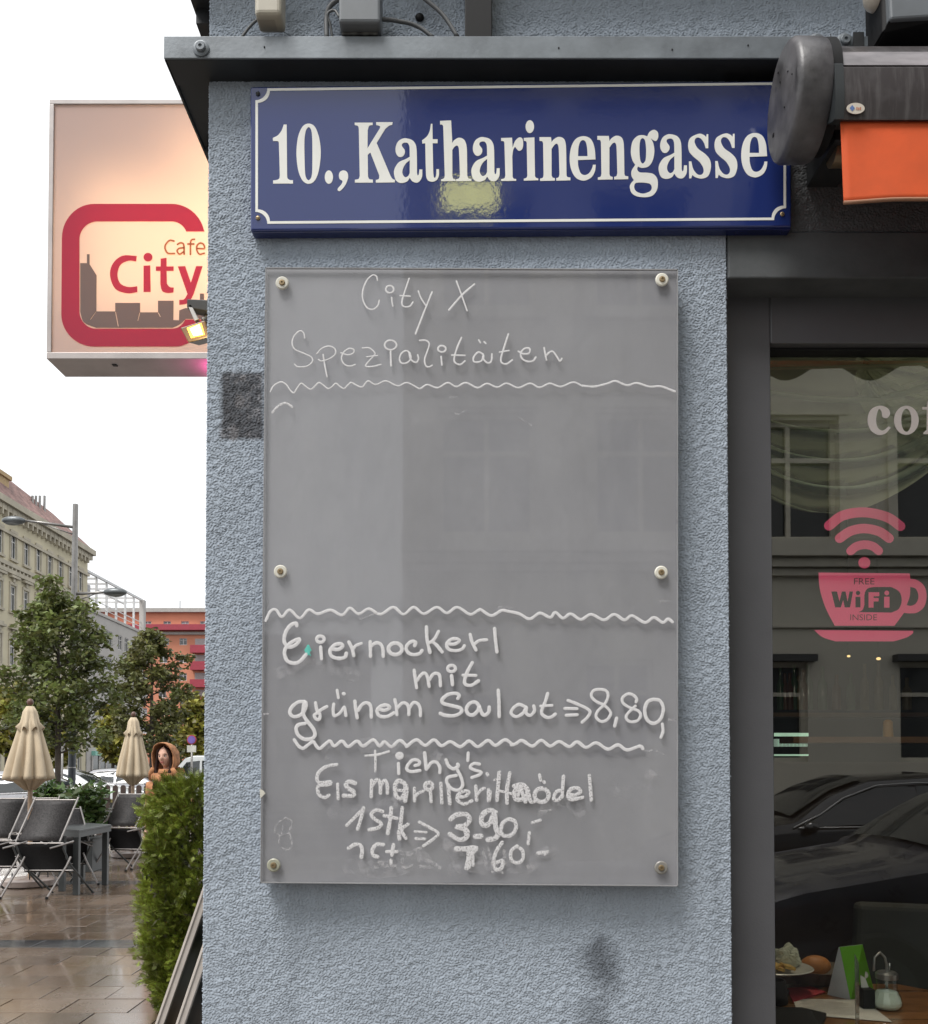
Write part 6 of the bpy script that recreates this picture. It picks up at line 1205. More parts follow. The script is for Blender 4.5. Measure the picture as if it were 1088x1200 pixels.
    def across(x0_, x1_, name, f0=.04, f1=.93, m=M['glass']):
        b = MB(); A = interp(x0_); B = interp(x1_); V = []
        for f in np.linspace(f0, f1, 6):
            x = x0_ + (x1_ - x0_) * f; s = interp(x)
            for g in np.linspace(-1, 1, 7): V.append(((x - 2.2) * mirror, g * s[4] * .90, s[5] + .034 + .02 * (1 - g * g) - .012 * abs(g) ** 3))
        b.add(V, [(i * 7 + k, i * 7 + k + 1, (i + 1) * 7 + k + 1, (i + 1) * 7 + k) for i in range(5) for k in range(6)]); o = b.build(name, m, smooth=True); o.parent = t
    if kind == 'car': across(1.30, 2.15, 'windscreen'); across(3.42, 4.12, 'rear_window')
    else: across(1.0, 1.58, 'windscreen')
    if kind == 'van':
        b = MB(); xx = 2.66 * mirror; b.hexa([(xx, -.7, 1.15), (xx, .7, 1.15), (xx - .03 * mirror, .66, 1.75), (xx - .03 * mirror, -.66, 1.75)], (.012 * mirror, 0, 0)); o = b.build('rear_window', M['glass']); o.parent = t
    xe = 2.15 if kind == 'car' else 2.69
    for sg in (-1, 1):
        b = MB(); b.ball(((xe - .02) * mirror, sg * .66, .80 if kind == 'car' else 1.2), (.07, .14, .07 if kind == 'car' else .2), 10, 6); o = b.build('tail_light', M['redl'], smooth=True); o.parent = t
        b = MB(); b.ball((-2.08 * mirror, sg * .62, .62), (.08, .16, .07), 10, 6); o = b.build('headlight', M['alu'], smooth=True); o.parent = t
    for x in (.85 - 2.2, 3.55 - 2.2):
        for sg in (-1, 1):
            def wheel_part(prof, m, name, parent):
                bb = MB(); bb.lathe(prof, n=24); R_ = Matrix.Rotation(math.radians(90), 3, 'X'); bb.v = [tuple(R_ @ Vector(p) + Vector((x * mirror, sg * .80 + .0, .315))) for p in bb.v]; o = bb.build(name, m, smooth=35); o.parent = parent; return o
            wo = wheel_part([(.2, -.11), (.30, -.11), (.318, -.09), (.318, .09), (.30, .11), (.2, .11)], M['tyre'], 'wheel', t); wheel_part([(.2, -.116), (.12, -.10), (.03, -.118), (.03, .118), (.12, .10), (.2, .116)], M['tab'], 'rim', wo)
    return t
pw = mat('white_car_paint', (.62, .64, .64), .25, coat=.8, var=.03); ps = mat('silver_car_paint', (.36, .36, .38), .3, metal=.5, coat=.8, var=.03); pb = mat('black_car_paint', (.012, .012, .014), .2, coat=1.0, var=.05); pg = mat('dark_grey_car_paint', (.05, .05, .058), .3, coat=1.0, metal=.2, var=.05)
car('white hatchback parked behind the lamp post foot, left of the silver car', P(84, 900, 29).x, 29, -.12, math.pi, pw)
car('silver car with lit tail lamp right of the white hatchback', P(150, 900, 33).x + .2, 33, -.12, 0, ps, mirror=-1)
car('silver grey car with red tail lamp at the left edge below the parasol', P(-14, 900, 21.5).x, 21.5, -.12, .15, ps, mirror=1)
car('white van parked behind the thuja and the hooded woman', P(241, 900, 40).x, 40, -.12, .0, pw, kind='van', cat='van')
car('black saloon parked at the kerb, seen only mirrored in the cafe window', 3.52, -2.0, -.02, 0, pg)
car('black coupe parked across the street, seen only mirrored in the cafe window', 4.15, -6.3, -.06, 0, pb)
# ------------------------------------------------------------------ buildings of the square
def facade(name, label, px0, px1, dirk, floors, m, win_px, zrows, Yend, pitch_n, cornice=True, roof=None): pass
M['cream'] = mat('cream_stucco', (.51, .46, .33), .8, var=.10, vscale=.4, bump=.1, bscale=8); M['creamtrim'] = mat('cream_stone_trim', (.42, .38, .30), .8, var=.15, vscale=.8); M['rooftile'] = mat('faded_red_roof', (.22, .13, .115), .8, var=.35, vscale=1.2, stretch=(1, 1, 3), bump=.6, bscale=7, bdist=.05)
M['greyst'] = mat('grey_stucco', (.40, .38, .36), .8, var=.08, vscale=.4); M['orangest'] = mat('orange_stucco', (.55, .22, .135), .8, var=.08, vscale=.3); M['darkred'] = mat('dark_red_panel', (.30, .035, .055), .6, var=.1); M['wframe'] = mat('far_window_frame', (.55, .54, .52), .6)
M['steelw'] = mat('white_steel', (.58, .58, .58), .5)
# receding row: facade line X = a - k*Y
KX, A0 = .026, -27.23 * 1.13
def Yof(px): return (-A0 / ((CX - px) / FPX - KX)) * 1.0
def Fp(px, py):
    Y = Yof(px); return P(px, py, Y)
Ye = Yof(100.5); Ys = Yof(-28); Dv = Vector((-KX, 1, 0)).normalized(); org = Vector((A0 - KX * Ys, Ys, 0)); Nn = Vector((1, KX, 0)).normalized()
LEN = (Ye - Ys) / Dv.y
T = lambda u, v, w: org + Dv * u + Nn * w + Vector((0, 0, v))
u_of = lambda px: (Yof(px) - Ys) / Dv.y
z_of = lambda px, py: P(px, py, Yof(px)).z
Htop = z_of(60, 625)
cb = empty('cream_corner_building', T(LEN / 2, 0, 0)); tag(cb, 'cream yellow historic apartment house with stucco cornice and reddish tiled roof at the left', 'building')
wpx = [12.5, 28, 42, 55, 67.5, 79, 92]; us = [u_of(p) for p in wpx]; pitch_u = (us[-1] - us[0]) / 6; us = [us[0] + pitch_u * k for k in range(-5, 7)]; us = [u for u in us if .8 < u < LEN - .8]
ww = pitch_u * .40; rows = [(z_of(12.5, 655), z_of(12.5, 626)), (z_of(12.5, 716), z_of(12.5, 687)), (z_of(12.5, 780), z_of(12.5, 747)), (z_of(12.5, 838), z_of(12.5, 812))]
rows.append((.9, 3.4)); holes = [(u - ww / 2, u + ww / 2, z0, z1) for (z0, z1) in rows for u in us]
b = MB(); holed(b, T, LEN, Htop, holes, .14); b.add([T(LEN, 0, 0), T(LEN, 0, -14), T(LEN, Htop, -14), T(LEN, Htop, 0)], [(0, 1, 2, 3)]); b.add([T(0, 0, 0), T(0, 0, -14), T(0, Htop, -14), T(0, Htop, 0)], [(3, 2, 1, 0)]); b.add([T(0, Htop, -14), T(LEN, Htop, -14), T(LEN, Htop, 0), T(0, Htop, 0)], [(0, 1, 2, 3)])
b.add([T(0, 0, -.3), T(LEN, 0, -.3), T(LEN, Htop, -.3), T(0, Htop, -.3)], [(0, 1, 2, 3)])
par(b.build('wall', M['cream']), cb)
def Tbox(mb, T, u0, u1, v0, v1, w0, w1):
    q = [T(u0, v0, w0), T(u1, v0, w0), T(u1, v0, w1), T(u0, v0, w1), T(u0, v1, w0), T(u1, v1, w0), T(u1, v1, w1), T(u0, v1, w1)]
    mb.add(q, [(0, 3, 2, 1), (4, 5, 6, 7), (0, 1, 5, 4), (1, 2, 6, 5), (2, 3, 7, 6), (3, 0, 4, 7)])
def window_part(T, u, z0, z1, w, parent, hood=0, trim=M['creamtrim'], fm=None, pm=None, d0=.2, d1=.12):
    b = MB(); f = .07
    Tbox(b, T, u - w / 2, u - w / 2 + f, z0, z1, -d0, -d1); Tbox(b, T, u + w / 2 - f, u + w / 2, z0, z1, -d0, -d1); Tbox(b, T, u - w / 2 + f, u + w / 2 - f, z0, z0 + f, -d0, -d1); Tbox(b, T, u - w / 2 + f, u + w / 2 - f, z1 - f, z1, -d0, -d1)
    Tbox(b, T, u - .035, u + .035, z0 + f, z1 - f, -d0, -d1 - .01); Tbox(b, T, u - w / 2 + f, u - .036, z0 + (z1 - z0) * .66, z0 + (z1 - z0) * .70, -d0, -d1 - .01); Tbox(b, T, u + .036, u + w / 2 - f, z0 + (z1 - z0) * .66, z0 + (z1 - z0) * .70, -d0, -d1 - .01)
    wo = par(b.build('window', fm or M['wframe']), parent)
    b = MB(); Tbox(b, T, u - w / 2 + .01, u + w / 2 - .01, z0 + .01, z1 - .01, -d0 - .04, -d0 - .005); o = b.build('pane', pm or M['glassdark']); o.parent = wo
    if trim:
        b = MB(); e = w * (.20 if w < 1.3 else .10)
        Tbox(b, T, u - w / 2 - e, u - w / 2 - .003, z0 - .05, z1 + .05, .0, .07); Tbox(b, T, u + w / 2 + .003, u + w / 2 + e, z0 - .05, z1 + .05, .0, .07); Tbox(b, T, u - w / 2 - e * 1.3, u + w / 2 + e * 1.3, z0 - .22, z0 - .052, 0, .16); Tbox(b, T, u - w / 2 - e, u + w / 2 + e, z1 + .052, z1 + .25, 0, .09)
        if hood: Tbox(b, T, u - w / 2 - e * 1.6, u + w / 2 + e * 1.6, z1 + .55, z1 + .72, 0, .28); Tbox(b, T, u - w * .2, u + w * .2, z1 + .26, z1 + .545, 0, .14)
        if hood == 2: Tbox(b, T, u - w * .5, u + w * .5, z1 + .722, z1 + .92, 0, .2)
        o = b.build('surround', trim); o.parent = wo
for ri, (z0, z1) in enumerate(rows):
    for u in us: window_part(T, u, z0, z1, ww, cb, hood=[0, 1, 2, 0, 0][ri], d0=.09, d1=.04)
b = MB(); Tbox(b, T, -.2, LEN + .35, Htop - .15, Htop + .3, -.3, .6); Tbox(b, T, -.1, LEN + .25, Htop - .55, Htop - .152, -.01, .35); Tbox(b, T, 0, LEN + .12, Htop - 2.0, Htop - 1.8, -.005, .16)
par(b.build('cornice', M['creamtrim']), cb)
b = MB(); n = int(LEN / .8)
for k in range(n): Tbox(b, T, k * .8 + .1, k * .8 + .30, Htop - .95, Htop - .16, .003, .38)
o = par(b.build('console_brackets', M['creamtrim']), cb); o['kind'] = 'stuff'
b = MB()
for z in (z_of(12.5, 662), z_of(12.5, 664) - .35, z_of(12.5, 790), z_of(12.5, 800) - .3): Tbox(b, T, 0, LEN + .1, z - .28, z, -.004, .22)
n = int(LEN / .62)
zz = z_of(12.5, 662) - .285
for k in range(n): Tbox(b, T, k * .62 + .1, k * .62 + .32, zz - .32, zz - .003, .001, .18)
par(b.build('string_course', M['creamtrim']), cb)
b = MB(); ur = u_of(80); zr = Htop + 2.5; zq = Htop + 3.5; b.add([T(-.2, Htop + .305, .45), T(LEN + .2, Htop + .305, .45), T(ur, zr, -1.5), T(-.2, zq, -1.7), T(-.2, Htop + .305, -14), T(LEN + .2, Htop + .305, -14), T(ur, zr, -11), T(-.2, zq, -11)], [(0, 1, 2, 3), (1, 5, 6, 2), (5, 4, 7, 6), (3, 2, 6, 7), (0, 3, 7, 4)]); rf = par(b.build('roof', M['rooftile']), cb)
u = u_of(9); zc = z_of(9, 567); b = MB(); zc = z_of(9, 557); Tbox(b, T, u - 3.2, u + 1.2, zc - 2.2, zc, -1.7, -.7); Tbox(b, T, u - 3.4, u + 1.4, zc + .002, zc + .3, -1.85, -.55); o = b.build('chimney_stack', mat('tan_chimney', (.42, .30, .16), .8)); o.parent = rf
for k, px in enumerate((38, 42, 46.5, 52)):
    Y = Yof(px) + 2; c = P(px, 600, Y); b = MB(); b.tube([(c.x, Y, Zat(612, Y)), (c.x, Y, Zat(581, Y))], .10, 8); o = b.build('flue_pipe', M['alud']); o.parent = rf

# grey block with a white steel pergola
Yg0, Yg1 = Yof(101), Yof(167); org2 = Vector((A0 - KX * Yg0, Yg0 + .05, 0)); LG = (Yg1 - Yg0) / Dv.y
T2 = lambda u, v, w: org2 + Dv * u + Nn * w + Vector((0, 0, v)); HG = z_of(133, 729)
gb = empty('grey_apartment_block', T2(LG / 2, 0, 0)); tag(gb, 'plain grey apartment block with a white steel roof pergola beyond the cream house', 'building')
u2 = lambda px: (Yof(px) - Yg0) / Dv.y
holes = []; wl = []
for (pc, w) in ((109, 1.5), (117, 1.5), (126, 1.6), (139.5, .9), (147, .9), (158, 2.6)):
    for (pa, pb) in ((745, 762), (775, 790), (803, 816), (831, 843)):
        u = u2(pc); za, zb_ = z_of(140, pb), z_of(140, pa); holes.append((u - w * .6, u + w * .6, za, zb_)); wl.append((u, w * 1.2, za, zb_))
b = MB(); holed(b, T2, LG, HG, holes, .25); b.add([T2(LG, 0, 0), T2(LG, 0, -12), T2(LG, HG, -12), T2(LG, HG, 0)], [(0, 1, 2, 3)]); b.add([T2(0, HG, -12), T2(LG, HG, -12), T2(LG, HG, 0), T2(0, HG, 0)], [(0, 1, 2, 3)]); b.add([T2(0, 0, -.28), T2(LG, 0, -.28), T2(LG, HG, -.28), T2(0, HG, -.28)], [(0, 1, 2, 3)]); par(b.build('wall', M['greyst']), gb)
for (u, w, za, zb_) in wl: window_part(T2, u, za, zb_, w, gb, trim=None, d0=.12, d1=.05)
b = MB(); Tbox(b, T2, -.1, LG + .1, HG + .002, HG + .25, -.3, .12); par(b.build('parapet', M['greyst']), gb)
b = MB()
for k in range(7):
    u = u2(101) + (LG) * k / 6.0; pxk = 101 + 0; ztop_ = z_of(100, 668) + (z_of(166, 703) - z_of(100, 668)) * (k / 6.0)
    Tbox(b, T2, max(0, u - .09), u + .09, HG + .25, ztop_, -.3, -.12); Tbox(b, T2, max(0, u - .07), u + .07, ztop_ - .3, ztop_ - .12, -4.5, -.3)
for (dz) in (0,):
    q = [T2(0, z_of(100, 668) - .1, -.3), T2(LG, z_of(166, 703) - .1, -.3), T2(LG, z_of(166, 703) + .12, -.3), T2(0, z_of(100, 668) + .12, -.3)]; b.hexa(q, tuple(Nn * .2))
Tbox(b, T2, 0, LG, HG + 1.2, HG + 1.28, -.22, -.16); Tbox(b, T2, 0, LG, HG + .75, HG + .8, -.22, -.16); Tbox(b, T2, LG * .45, LG, z_of(166, 703) - .5, z_of(166, 703) - .35, -2.0, -1.9)
par(b.build('pergola', M['steelw']), gb)
b = MB(); Tbox(b, T2, LG - .4, LG + .35, HG + .3, z_of(166, 703), -.35, .1); par(b.build('corner_pier', M['greyst']), gb)
b = MB(); Tbox(b, T2, .3, LG * .42, HG + .25, HG + 3.4, -7, -2.2); par(b.build('penthouse', mat('penthouse_grey', (.33, .33, .34), .6)), gb)
b = MB(); Tbox(b, T2, u2(107), u2(152), .0, z_of(130, 886), -.05, .06); sh = par(b.build('shop_front', mat('dark_shop_glass', (.04, .05, .05), .1, spec=.8)), gb)
b = MB(); Tbox(b, T2, u2(107), u2(152), z_of(130, 886) + .005, z_of(130, 881), -.05, .35); o = b.build('turquoise_fascia', mat('turquoise_panel', (.22, .50, .42), .5)); o.parent = sh
b = MB()
for k in range(7): u = u2(107) + (u2(152) - u2(107)) * k / 6; Tbox(b, T2, u - .15, u + .15, 0, z_of(130, 886), .065, .12)
o = b.build('shop_pillar', M['greyst']); o.parent = sh
b = MB(); q = T(u_of(60), 4.1, .2); 
for k, (pa, pb) in enumerate(((49, 60),)):
    Tbox(b, T, u_of(pa), u_of(pb), z_of(55, 882), z_of(55, 871), .01, .9)
par(b.build('shop_awning', mat('white_awning', (.5, .5, .5), .6)), cb)
# orange block closing the street
YO = 118.0; xl, xr = P(118, 720, YO).x, P(262, 720, YO).x; HO = Zat(718, YO)
T3 = lambda u, v, w: Vector((xl + u, YO - w, v)); LO = xr - xl; uo = lambda px: P(px, 720, YO).x - xl; zo = lambda py: Zat(py, YO)
ob = empty('orange_apartment_block', T3(LO / 2, 0, 0)); tag(ob, 'orange apartment block with dark red balconies closing the street far behind', 'building')
holes, wl = [], []
for (pxs, pa, pb) in (((173, 196, 217, 239), 728, 737), ((150, 169, 194, 215), 748, 756), ((150, 169, 192, 215), 768, 777), ((150, 169, 191, 215), 789, 798), ((150, 169, 191, 213), 809, 818), ((150, 169, 191, 213), 830, 839), ((150, 169, 191, 213), 851, 860)):
    for p in pxs: w = 9.0 / FPX * YO; u = uo(p); holes.append((u - w / 2, u + w / 2, zo(pb), zo(pa))); wl.append((u, w, zo(pb), zo(pa)))
b = MB(); holed(b, T3, LO, HO, holes, .25); b.add([T3(0, 0, -.28), T3(LO, 0, -.28), T3(LO, HO, -.28), T3(0, HO, -.28)], [(0, 1, 2, 3)]); b.add([T3(0, 0, 0), T3(0, 0, -12), T3(0, HO, -12), T3(0, HO, 0)], [(3, 2, 1, 0)]); b.add([T3(0, HO, -12), T3(LO, HO, -12), T3(LO, HO, 0), T3(0, HO, 0)], [(0, 1, 2, 3)]); par(b.build('wall', M['orangest']), ob)
for (u, w, za, zb_) in wl: window_part(T3, u, za, zb_, w, ob, trim=None, fm=M['steelw'], pm=mat('curtained_pane', (.30, .31, .33), .3) if random.random() < .5 else None)
b = MB(); Tbox(b, T3, -.5, LO, HO + .002, HO + .5, -.5, .6); Tbox(b, T3, 0, LO, zo(744), zo(741), .003, .35); par(b.build('roof_edge', mat('grey_roof_edge', (.35, .33, .31), .7)), ob)
b = MB(); Tbox(b, T3, 0, LO, zo(739.5), zo(733), .003, 1.1); par(b.build('balcony', M['darkred']), ob)
for (pa, pb) in ((757, 766), (776, 786), (797, 806), (817, 827), (838, 848), (858, 868)):
    b = MB(); Tbox(b, T3, uo(226), uo(246), zo(pb), zo(pa), .9, 1.1); Tbox(b, T3, uo(226), uo(226.9), zo(pb), zo(pa), .003, .897); Tbox(b, T3, uo(227), uo(246), zo(pb), zo(pb) + .15, .003, .896); par(b.build('balcony', M['darkred']), ob)
    b = MB(); Tbox(b, T3, uo(229), uo(245), zo(pa) + .02, zo(pa - 8.5), .004, .03); par(b.build('balcony_glazing', mat('balcony_glazing', (.34, .30, .30), .3)), ob)
b = MB(); c = P(211, 718, YO + 3); b.tube([c, c + Vector((0, 0, 1.3 * 1.2))], .05, 5); par(b.build('antenna', M['darkmetal']), ob)

# ------------------------------------------------------------------ behind the camera: mirrored in glass, enamel and acrylic
YV = 2 * YG + 11.0; yo = -11.0
M['opp'] = mat('beige_stucco', (.60, .565, .47), .85, var=.06, vscale=.5); M['opptrim'] = mat('beige_trim', (.57, .535, .445), .8, var=.05)
T4 = lambda u, v, w: Vector((-.95 + u, yo + w, v)); uv = lambda px: P(px, 600, YV).x + .95; zv = lambda py: Zat(py, YV)
op = empty('opposite_house', (6, yo, -.12)); tag(op, 'beige stucco house across the street, mirrored in the cafe window', 'building')
LO2, HO2 = 19.0, 15.2; holes, wl = [], []; pw_ = 180 / FPX * YV
for k in range(-5, 4):
    uc = uv(1106) + k * pw_ * .999; 
    if uc < .8 or uc > LO2 - .8: continue
    w = 1.50
    for (za, zb_, lit) in ((zv(632), zv(492), 0), (zv(630) + 3.55, zv(492) + 3.45, 0), (zv(630) + 7.0, zv(492) + 6.8, 0)): holes.append((uc - w / 2, uc + w / 2, za, zb_)); wl.append((uc, w, za, zb_))
for (a, c_) in ((865, 945), (1052, 1150), (680, 760), (500, 580), (1240, 1320)):
    a, c_ = uv(a), uv(c_); 
    if a > .3: holes.append((a, c_, zv(893), zv(776))); wl.append(((a + c_) / 2, c_ - a, zv(893), zv(776)))
b = MB(); holed(b, T4, LO2, HO2, holes, .3); b.add([T4(0, 0, -.32), T4(LO2, 0, -.32), T4(LO2, HO2, -.32), T4(0, HO2, -.32)], [(0, 1, 2, 3)]); b.add([T4(0, 0, 0), T4(0, 0, -10), T4(0, HO2, -10), T4(0, HO2, 0)], [(0, 1, 2, 3)]); par(b.build('wall', M['opp']), op)
M['darkpane'] = mat('dark_window_pane', (.035, .036, .034), .12)
for (u, w, za, zb_) in wl: window_part(T4, u, za, zb_, w, op, trim=M['opptrim'] if za > 3.4 else None, pm=M['darkpane'], fm=M['opptrim'])
b = MB()
for (pa, pb, d) in ((638, 656, .34), (657, 667, .22), (668, 676, .12), (734, 736, .06)): Tbox(b, T4, 0, LO2, zv(pb), zv(pa), .003, d)
Tbox(b, T4, -.3, LO2 + .3, HO2 - .5, HO2 + .2, .003, .7); par(b.build('cornice', M['opptrim']), op)
b = MB()
for (a, c_) in ((857, 952), (1044, 1158)): Tbox(b, T4, uv(a), uv(c_), zv(776), zv(768), .003, .2)
par(b.build('window_hood', mat('dark_hood', (.05, .05, .05), .6)), op)
b = MB(); a = P(520, 246, 2 * 1.772 + 11.0 - .15); c = P(582, 214, 2 * 1.772 + 11.0 - .15); b.box((a.x, yo + .16, a.z), (c.x, yo + .20, c.z)); par(b.build('lit_sign_panel', mat('yellow_lit_panel', (.95, .88, .22), .5, var=.2, vscale=5, emit=5.2)), op)
ds = empty('distant_house', (-22, -45, -.12)); tag(ds, 'plain distant house far down the side street behind the camera', 'building')
b = MB(); b.box((-48, -57, -.12), (-6, -45, 8.2)); par(b.build('wall', M['greyst']), ds)
for k in range(12):
    for z in (1.5, 5.0): b = MB(); b.box((-46 + k * 3.3, -45.0, z), (-44.8 + k * 3.3, -44.94, z + 1.8)); par(b.build('window', M['glassdark']), ds)
# open dark red awning of the next shop bay
ra = empty('scalloped_awning', (2.4, 1.75, 3.4)); tag(ra, 'dark red scalloped awning of the next bay, mirrored at the top of the cafe window', 'awning')
VY = 2 * YG + .8; za_ = Zat(436, VY); xs0 = P(899, 430, VY).x - .25; amp = (Zat(425, VY) - Zat(445, VY)) / 2; per = 100 / FPX * VY
M['redcloth'] = mat('dark_red_cloth', (.05, .010, .011), .8)
V, F = [], []; n = 160
for i in range(n + 1):
    x = xs0 + 2.6 * i / n; zz = za_ + amp * math.cos(2 * math.pi * (x - P(970, 430, VY).x) / per); V += [(x, -.8, zz), (x, -.8, za_ + .62)]
for i in range(n): F.append((2 * i, 2 * i + 2, 2 * i + 3, 2 * i + 1))
o = numesh('valance', np.array(V), np.array(F), M['redcloth'], None); mo = o.modifiers.new('t', 'SOLIDIFY'); mo.thickness = .004; par(o, ra)
b = MB(); b.hexa([(xs0, -.8, za_ + .62), (xs0 + 2.6, -.8, za_ + .62), (xs0 + 2.6, 1.79, za_ + .95), (xs0, 1.79, za_ + .95)], (0, 0, .006)); par(b.build('canopy', M['redcloth']), ra)
b = MB()
for x in (xs0 + .1, xs0 + 2.5): b.tube([(x, 1.78, za_ + .2), (x, .5, za_ + .25), (x, -.79, za_ + .32)], .02, 8)
b.tube([(xs0, -.8, za_ + .35), (xs0 + 2.6, -.8, za_ + .35)], .025, 8); par(b.build('arm', M['darkmetal'], smooth=True), ra)

# ------------------------------------------------------------------ the hooded woman behind the thuja
YPn = 9.6; wx = P(198, 900, YPn).x; sc_h = 1.0
pe = empty('person', (wx, YPn, 0)); tag(pe, 'woman with long brown hair in an orange hooded coat standing behind the thuja', 'person'); pe.rotation_euler = (0, 0, math.radians(-14))
hz0 = Zat(887, YPn)   # eye height
def skin_body(name, joints, edges, m, parent, sub=2):
    me = bpy.data.meshes.new(name); me.from_pydata([j[0] for j in joints], edges, []); me.materials.append(m); o = link(name, me, parent)
    mo = o.modifiers.new('skin', 'SKIN'); me.skin_vertices or None
    if not me.skin_vertices: 
        bm = bmesh.new(); bm.from_mesh(me); bm.verts.layers.skin.verify(); bm.to_mesh(me); bm.free()
    for i, j in enumerate(joints): me.skin_vertices[0].data[i].radius = (j[1], j[2] if len(j) > 2 else j[1])
    me.skin_vertices[0].data[0].use_root = True; mo.use_smooth_shade = True
    s = o.modifiers.new('sub', 'SUBSURF'); s.levels = sub; s.render_levels = sub; return o
sh = hz0 - .27
J = [((0, 0, .93), .15, .11), ((0, 0, 1.08), .125, .09), ((0, 0, sh - .12), .155, .10), ((0, 0, sh), .10, .07), ((0, -.01, sh + .09), .05), ((0, -.02, hz0 - .06), .055),
     ((-.10, 0, .86), .095), ((-.10, -.01, .48), .06), ((-.10, .01, .09), .042), ((-.10, -.14, .04), .038), ((.10, 0, .86), .095), ((.10, -.03, .48), .06), ((.10, .01, .09), .042), ((.10, -.14, .04), .038),
     ((-.18, 0, sh - .02), .062), ((-.205, .0, sh - .29), .046), ((-.15, -.15, sh - .45), .036), ((.18, 0, sh - .02), .062), ((.23, .0, sh - .29), .048), ((.19, -.14, sh - .47), .036)]
E = [(0, 1), (1, 2), (2, 3), (3, 4), (4, 5), (0, 6), (6, 7), (7, 8), (8, 9), (0, 10), (10, 11), (11, 12), (12, 13), (3, 14), (14, 15), (15, 16), (3, 17), (17, 18), (18, 19)]
skin_body('body', J, E, M['skin'], pe)
M['coat'] = mat('orange_brown_coat', (.40, .18, .080), .85, var=.28, vscale=14, bump=.7, bscale=26, bdist=.012); M['hair'] = mat('dark_brown_hair', (.022, .009, .006), .6, spec=.2, var=.3, vscale=60, stretch=(4, 4, .4)); M['trouser'] = mat('dark_trousers', (.03, .03, .04), .8)
J = [((0, 0, .62), .21, .16), ((0, 0, .9), .185, .15), ((0, 0, 1.08), .155, .12), ((0, 0, sh - .12), .19, .13), ((0, .01, sh + .01), .13, .10), ((-.185, 0, sh - .03), .082), ((-.205, .0, sh - .29), .062), ((-.15, -.14, sh - .43), .05), ((.185, 0, sh - .03), .082), ((.24, .0, sh - .29), .068), ((.20, -.13, sh - .45), .052)]
skin_body('coat', J, [(0, 1), (1, 2), (2, 3), (3, 4), (4, 5), (5, 6), (6, 7), (4, 8), (8, 9), (9, 10)], M['coat'], pe)
J = [((0, 0, .86), .14, .12), ((-.10, 0, .80), .105), ((-.10, -.01, .48), .072), ((-.10, .01, .12), .055), ((.10, 0, .80), .105), ((.10, -.03, .48), .072), ((.10, .01, .12), .055)]
skin_body('trousers', J, [(0, 1), (1, 2), (2, 3), (0, 4), (4, 5), (5, 6)], M['trouser'], pe)
for s in (-1, 1): b = MB(); b.ball((s * .10, -.05, .045), (.05, .13, .045), 14, 8); o = b.build('shoe', M['black'], smooth=True); o.parent = pe
# hands: palm with five fingers
for s in (-1, 1):
    c = Vector((s * (.14 if s < 0 else .18), -.18, sh - .50)); b = MB(); b.ball(c, (.028, .018, .042), 12, 8)
    for k in range(4): x = c.x + (-.022 + .015 * k); b.tube([(x, c.y, c.z - .03), (x, c.y - .006, c.z - .062), (x, c.y + .004, c.z - .088 + .006 * abs(k - 1.5))], [.008, .0075, .006], 7)
    b.tube([(c.x - s * .022, c.y - .004, c.z + .01), (c.x - s * .04, c.y - .015, c.z - .02), (c.x - s * .042, c.y - .018, c.z - .045)], [.010, .009, .007], 7); o = b.build('hand', M['skin'], smooth=True); o.parent = pe
# head
hc = Vector((0, -.05, hz0 + .005))
bm = bmesh.new(); bmesh.ops.create_uvsphere(bm, u_segments=48, v_segments=36, radius=1)
for v in bm.verts:
    p = v.co.copy(); x, y, z = p.x * .073, p.y * .092, p.z * .115
    if z < 0: x *= 1 - .38 * (-z / .115) ** 1.6; y = y * (1 - .15 * (-z / .115)) - .006 * (-z / .115)
    if y < 0:   # face
        fz = z; g = lambda a, s_: math.exp(-(a / s_) ** 2)
        y -= .024 * g(x, .011) * g(fz + .022, .018) + .010 * g(x, .008) * g(fz + .002, .022)      # nose
        y += .010 * (g(abs(x) - .030, .014) * g(fz - .004, .013))                                  # eye sockets
        y -= .008 * g(x, .022) * g(fz + .058, .008) - .003 * g(x, .02) * g(fz + .0485, .004)       # lips
        y -= .008 * g(x, .02) * g(fz + .092, .016)                                                # chin
        y -= .004 * g(abs(x) - .042, .018) * g(fz + .028, .02)                                    # cheeks
        y -= .005 * g(abs(x) - .028, .02) * g(fz - .028, .010)
    v.co = Vector((x, y, z))
me = bpy.data.meshes.new('head'); bm.to_mesh(me); bm.free(); me.materials.append(M['skin']); me.shade_smooth(); hd = link('head', me, pe); hd.location = hc; hd.rotation_euler = (.04, -.04, math.radians(2))
M['eyew'] = mat('eye_white', (.6, .58, .55), .2); M['iris'] = mat('iris', (.02, .012, .01), .1); M['lip'] = mat('lips', (.36, .10, .09), .4); M['brow'] = M['hair']
for s in (-1, 1):
    b = MB(); b.ball((s * .029, -.0745, .003), (.0125, .009, .007), 14, 8); o = b.build('eye', M['eyew'], smooth=True); o.parent = hd
    b = MB(); b.ball((s * .028, -.0815, .003), (.0060, .0032, .0062), 10, 6); i_ = b.build('iris', M['iris'], smooth=True); i_.parent = hd
    b = MB(); b.tube([(s * .013, -.0835, .020), (s * .028, -.0845, .0265), (s * .046, -.074, .021)], [.0028, .0032, .0015], 6); b.tube([(s * .015, -.083, .0075), (s * .028, -.086, .0115), (s * .043, -.0765, .0065)], .0016, 5); o = b.build('eyebrow', M['brow'], smooth=True); o.parent = hd
    b = MB(); b.ball((s * .073, .005, -.005), (.010, .02, .032), 10, 8); o = b.build('ear', M['skin'], smooth=True); o.parent = hd
b = MB(); b.ball((0, -.0895, -.0545), (.021, .006, .0042), 14, 6); b.ball((0, -.088, -.0615), (.018, .006, .0045), 14, 6); o = b.build('lips', M['lip'], smooth=True); o.parent = hd
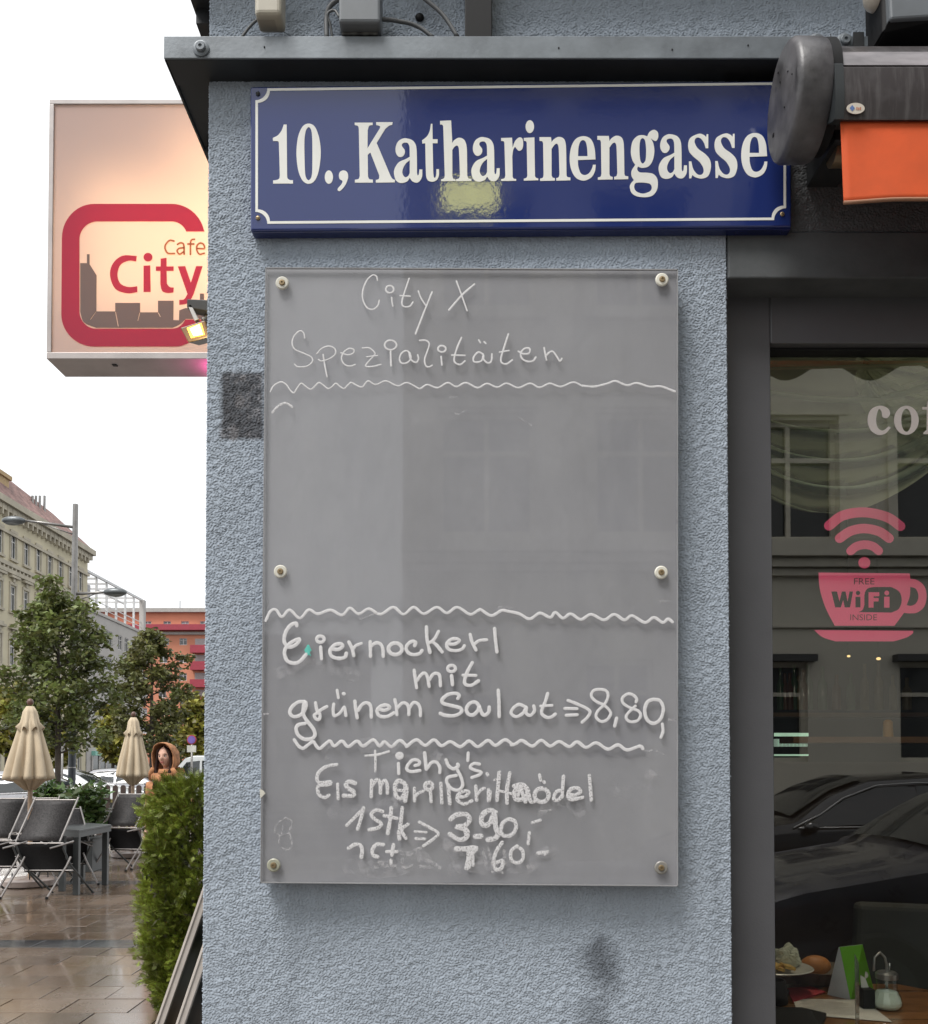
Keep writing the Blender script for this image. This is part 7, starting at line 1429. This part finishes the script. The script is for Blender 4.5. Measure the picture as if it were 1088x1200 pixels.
b = MB(); r = random.Random(4)
for s in (-1, 1):
    for k in range(26):
        a = r.uniform(0, 1); x0_ = s * (.004 + .058 * a); y0_ = -.072 + .045 * a; x1_ = s * (.075 + .012 * r.random()); 
        b.tube([hc + Vector((x0_ * .6, y0_ + .02, .105 - .02 * a)), hc + Vector((s * (.055 + .02 * a), y0_ + .0, .055)), hc + Vector((x1_, -.045 + .04 * a, -.03)), hc + Vector((x1_ + s * .004, -.06 + .03 * a, -.13)), hc + Vector((s * (.085 - .05 * r.random()), -.085 + .02 * a, -.24)), hc + Vector((s * (.095 - .05 * r.random()), -.10, -.32 - .05 * r.random()))], [.006, .010, .012, .013, .012, .003], 6)
o = b.build('hair', M['hair'], smooth=True); o.parent = pe
# hood: an open shell round the head
V, F = [], []; nu, nv = 56, 30
for j in range(nv + 1):
    t = j / nv; ph = t * math.pi / 2
    for i in range(nu + 1):
        a = (-1 + 2 * i / nu) * 2.42
        ca = math.cos(a); sx = .104 + .016 * (1 - t); sz = .128 + .012 * t
        k = math.cos(ph) ** .62 if t < 1 else .001
        x = math.sin(a) * sx * k; z = (ca * sz if ca > 0 else ca * .20) * k; y = -.10 + .235 * math.sin(ph) ** 1.1 - (.035 if ca > 0 else .0) * max(0, ca) * (1 - t)
        p = Vector((x, y, z)); f = mnoise.noise(p * 11 + Vector((3, 1, 7))) * .012 + mnoise.noise(p * 27) * .005 + .006 * math.sin(a * 9 + t * 6) * (1 if ca < .2 else .3) * t
        p += p.normalized() * f; p.x *= 1 + .30 * max(0, -ca) ** 1.5; p.z += .012 * max(0, 1 - abs(a) * 2.5) * math.sin(ph)
        V.append((hc.x + p.x, hc.y + p.y + .03, hc.z + p.z + .006))
for j in range(nv):
    for i in range(nu): k = j * (nu + 1) + i; F.append((k, k + 1, k + nu + 2, k + nu + 1))
o = numesh('hood', np.array(V), np.array(F), M['coat'], None, True); mo = o.modifiers.new('t', 'SOLIDIFY'); mo.thickness = .009; mo.offset = 0; o.parent = pe
b = MB(); b.tube([hc + Vector((-.19, .02, -.235)), hc + Vector((-.13, -.06, -.17)), hc + Vector((-.11, -.07, -.12))], [.02, .03, .02], 10); b.tube([hc + Vector((.19, .02, -.235)), hc + Vector((.13, -.06, -.17)), hc + Vector((.11, -.07, -.12))], [.02, .03, .02], 10); b.tube([hc + Vector((-.15, .05, -.16)), hc + Vector((0, .13, -.13)), hc + Vector((.15, .05, -.16))], [.035, .045, .035], 10); b.tube([hc + Vector((-.11, -.04, -.20)), hc + Vector((0, -.075, -.235)), hc + Vector((.11, -.04, -.20))], [.045, .06, .045], 12); b.tube([hc + Vector((0, -.03, -.19)), hc + Vector((0, -.03, -.13))], [.075, .055], 12); o = b.build('collar', M['coat'], smooth=True); o.parent = pe
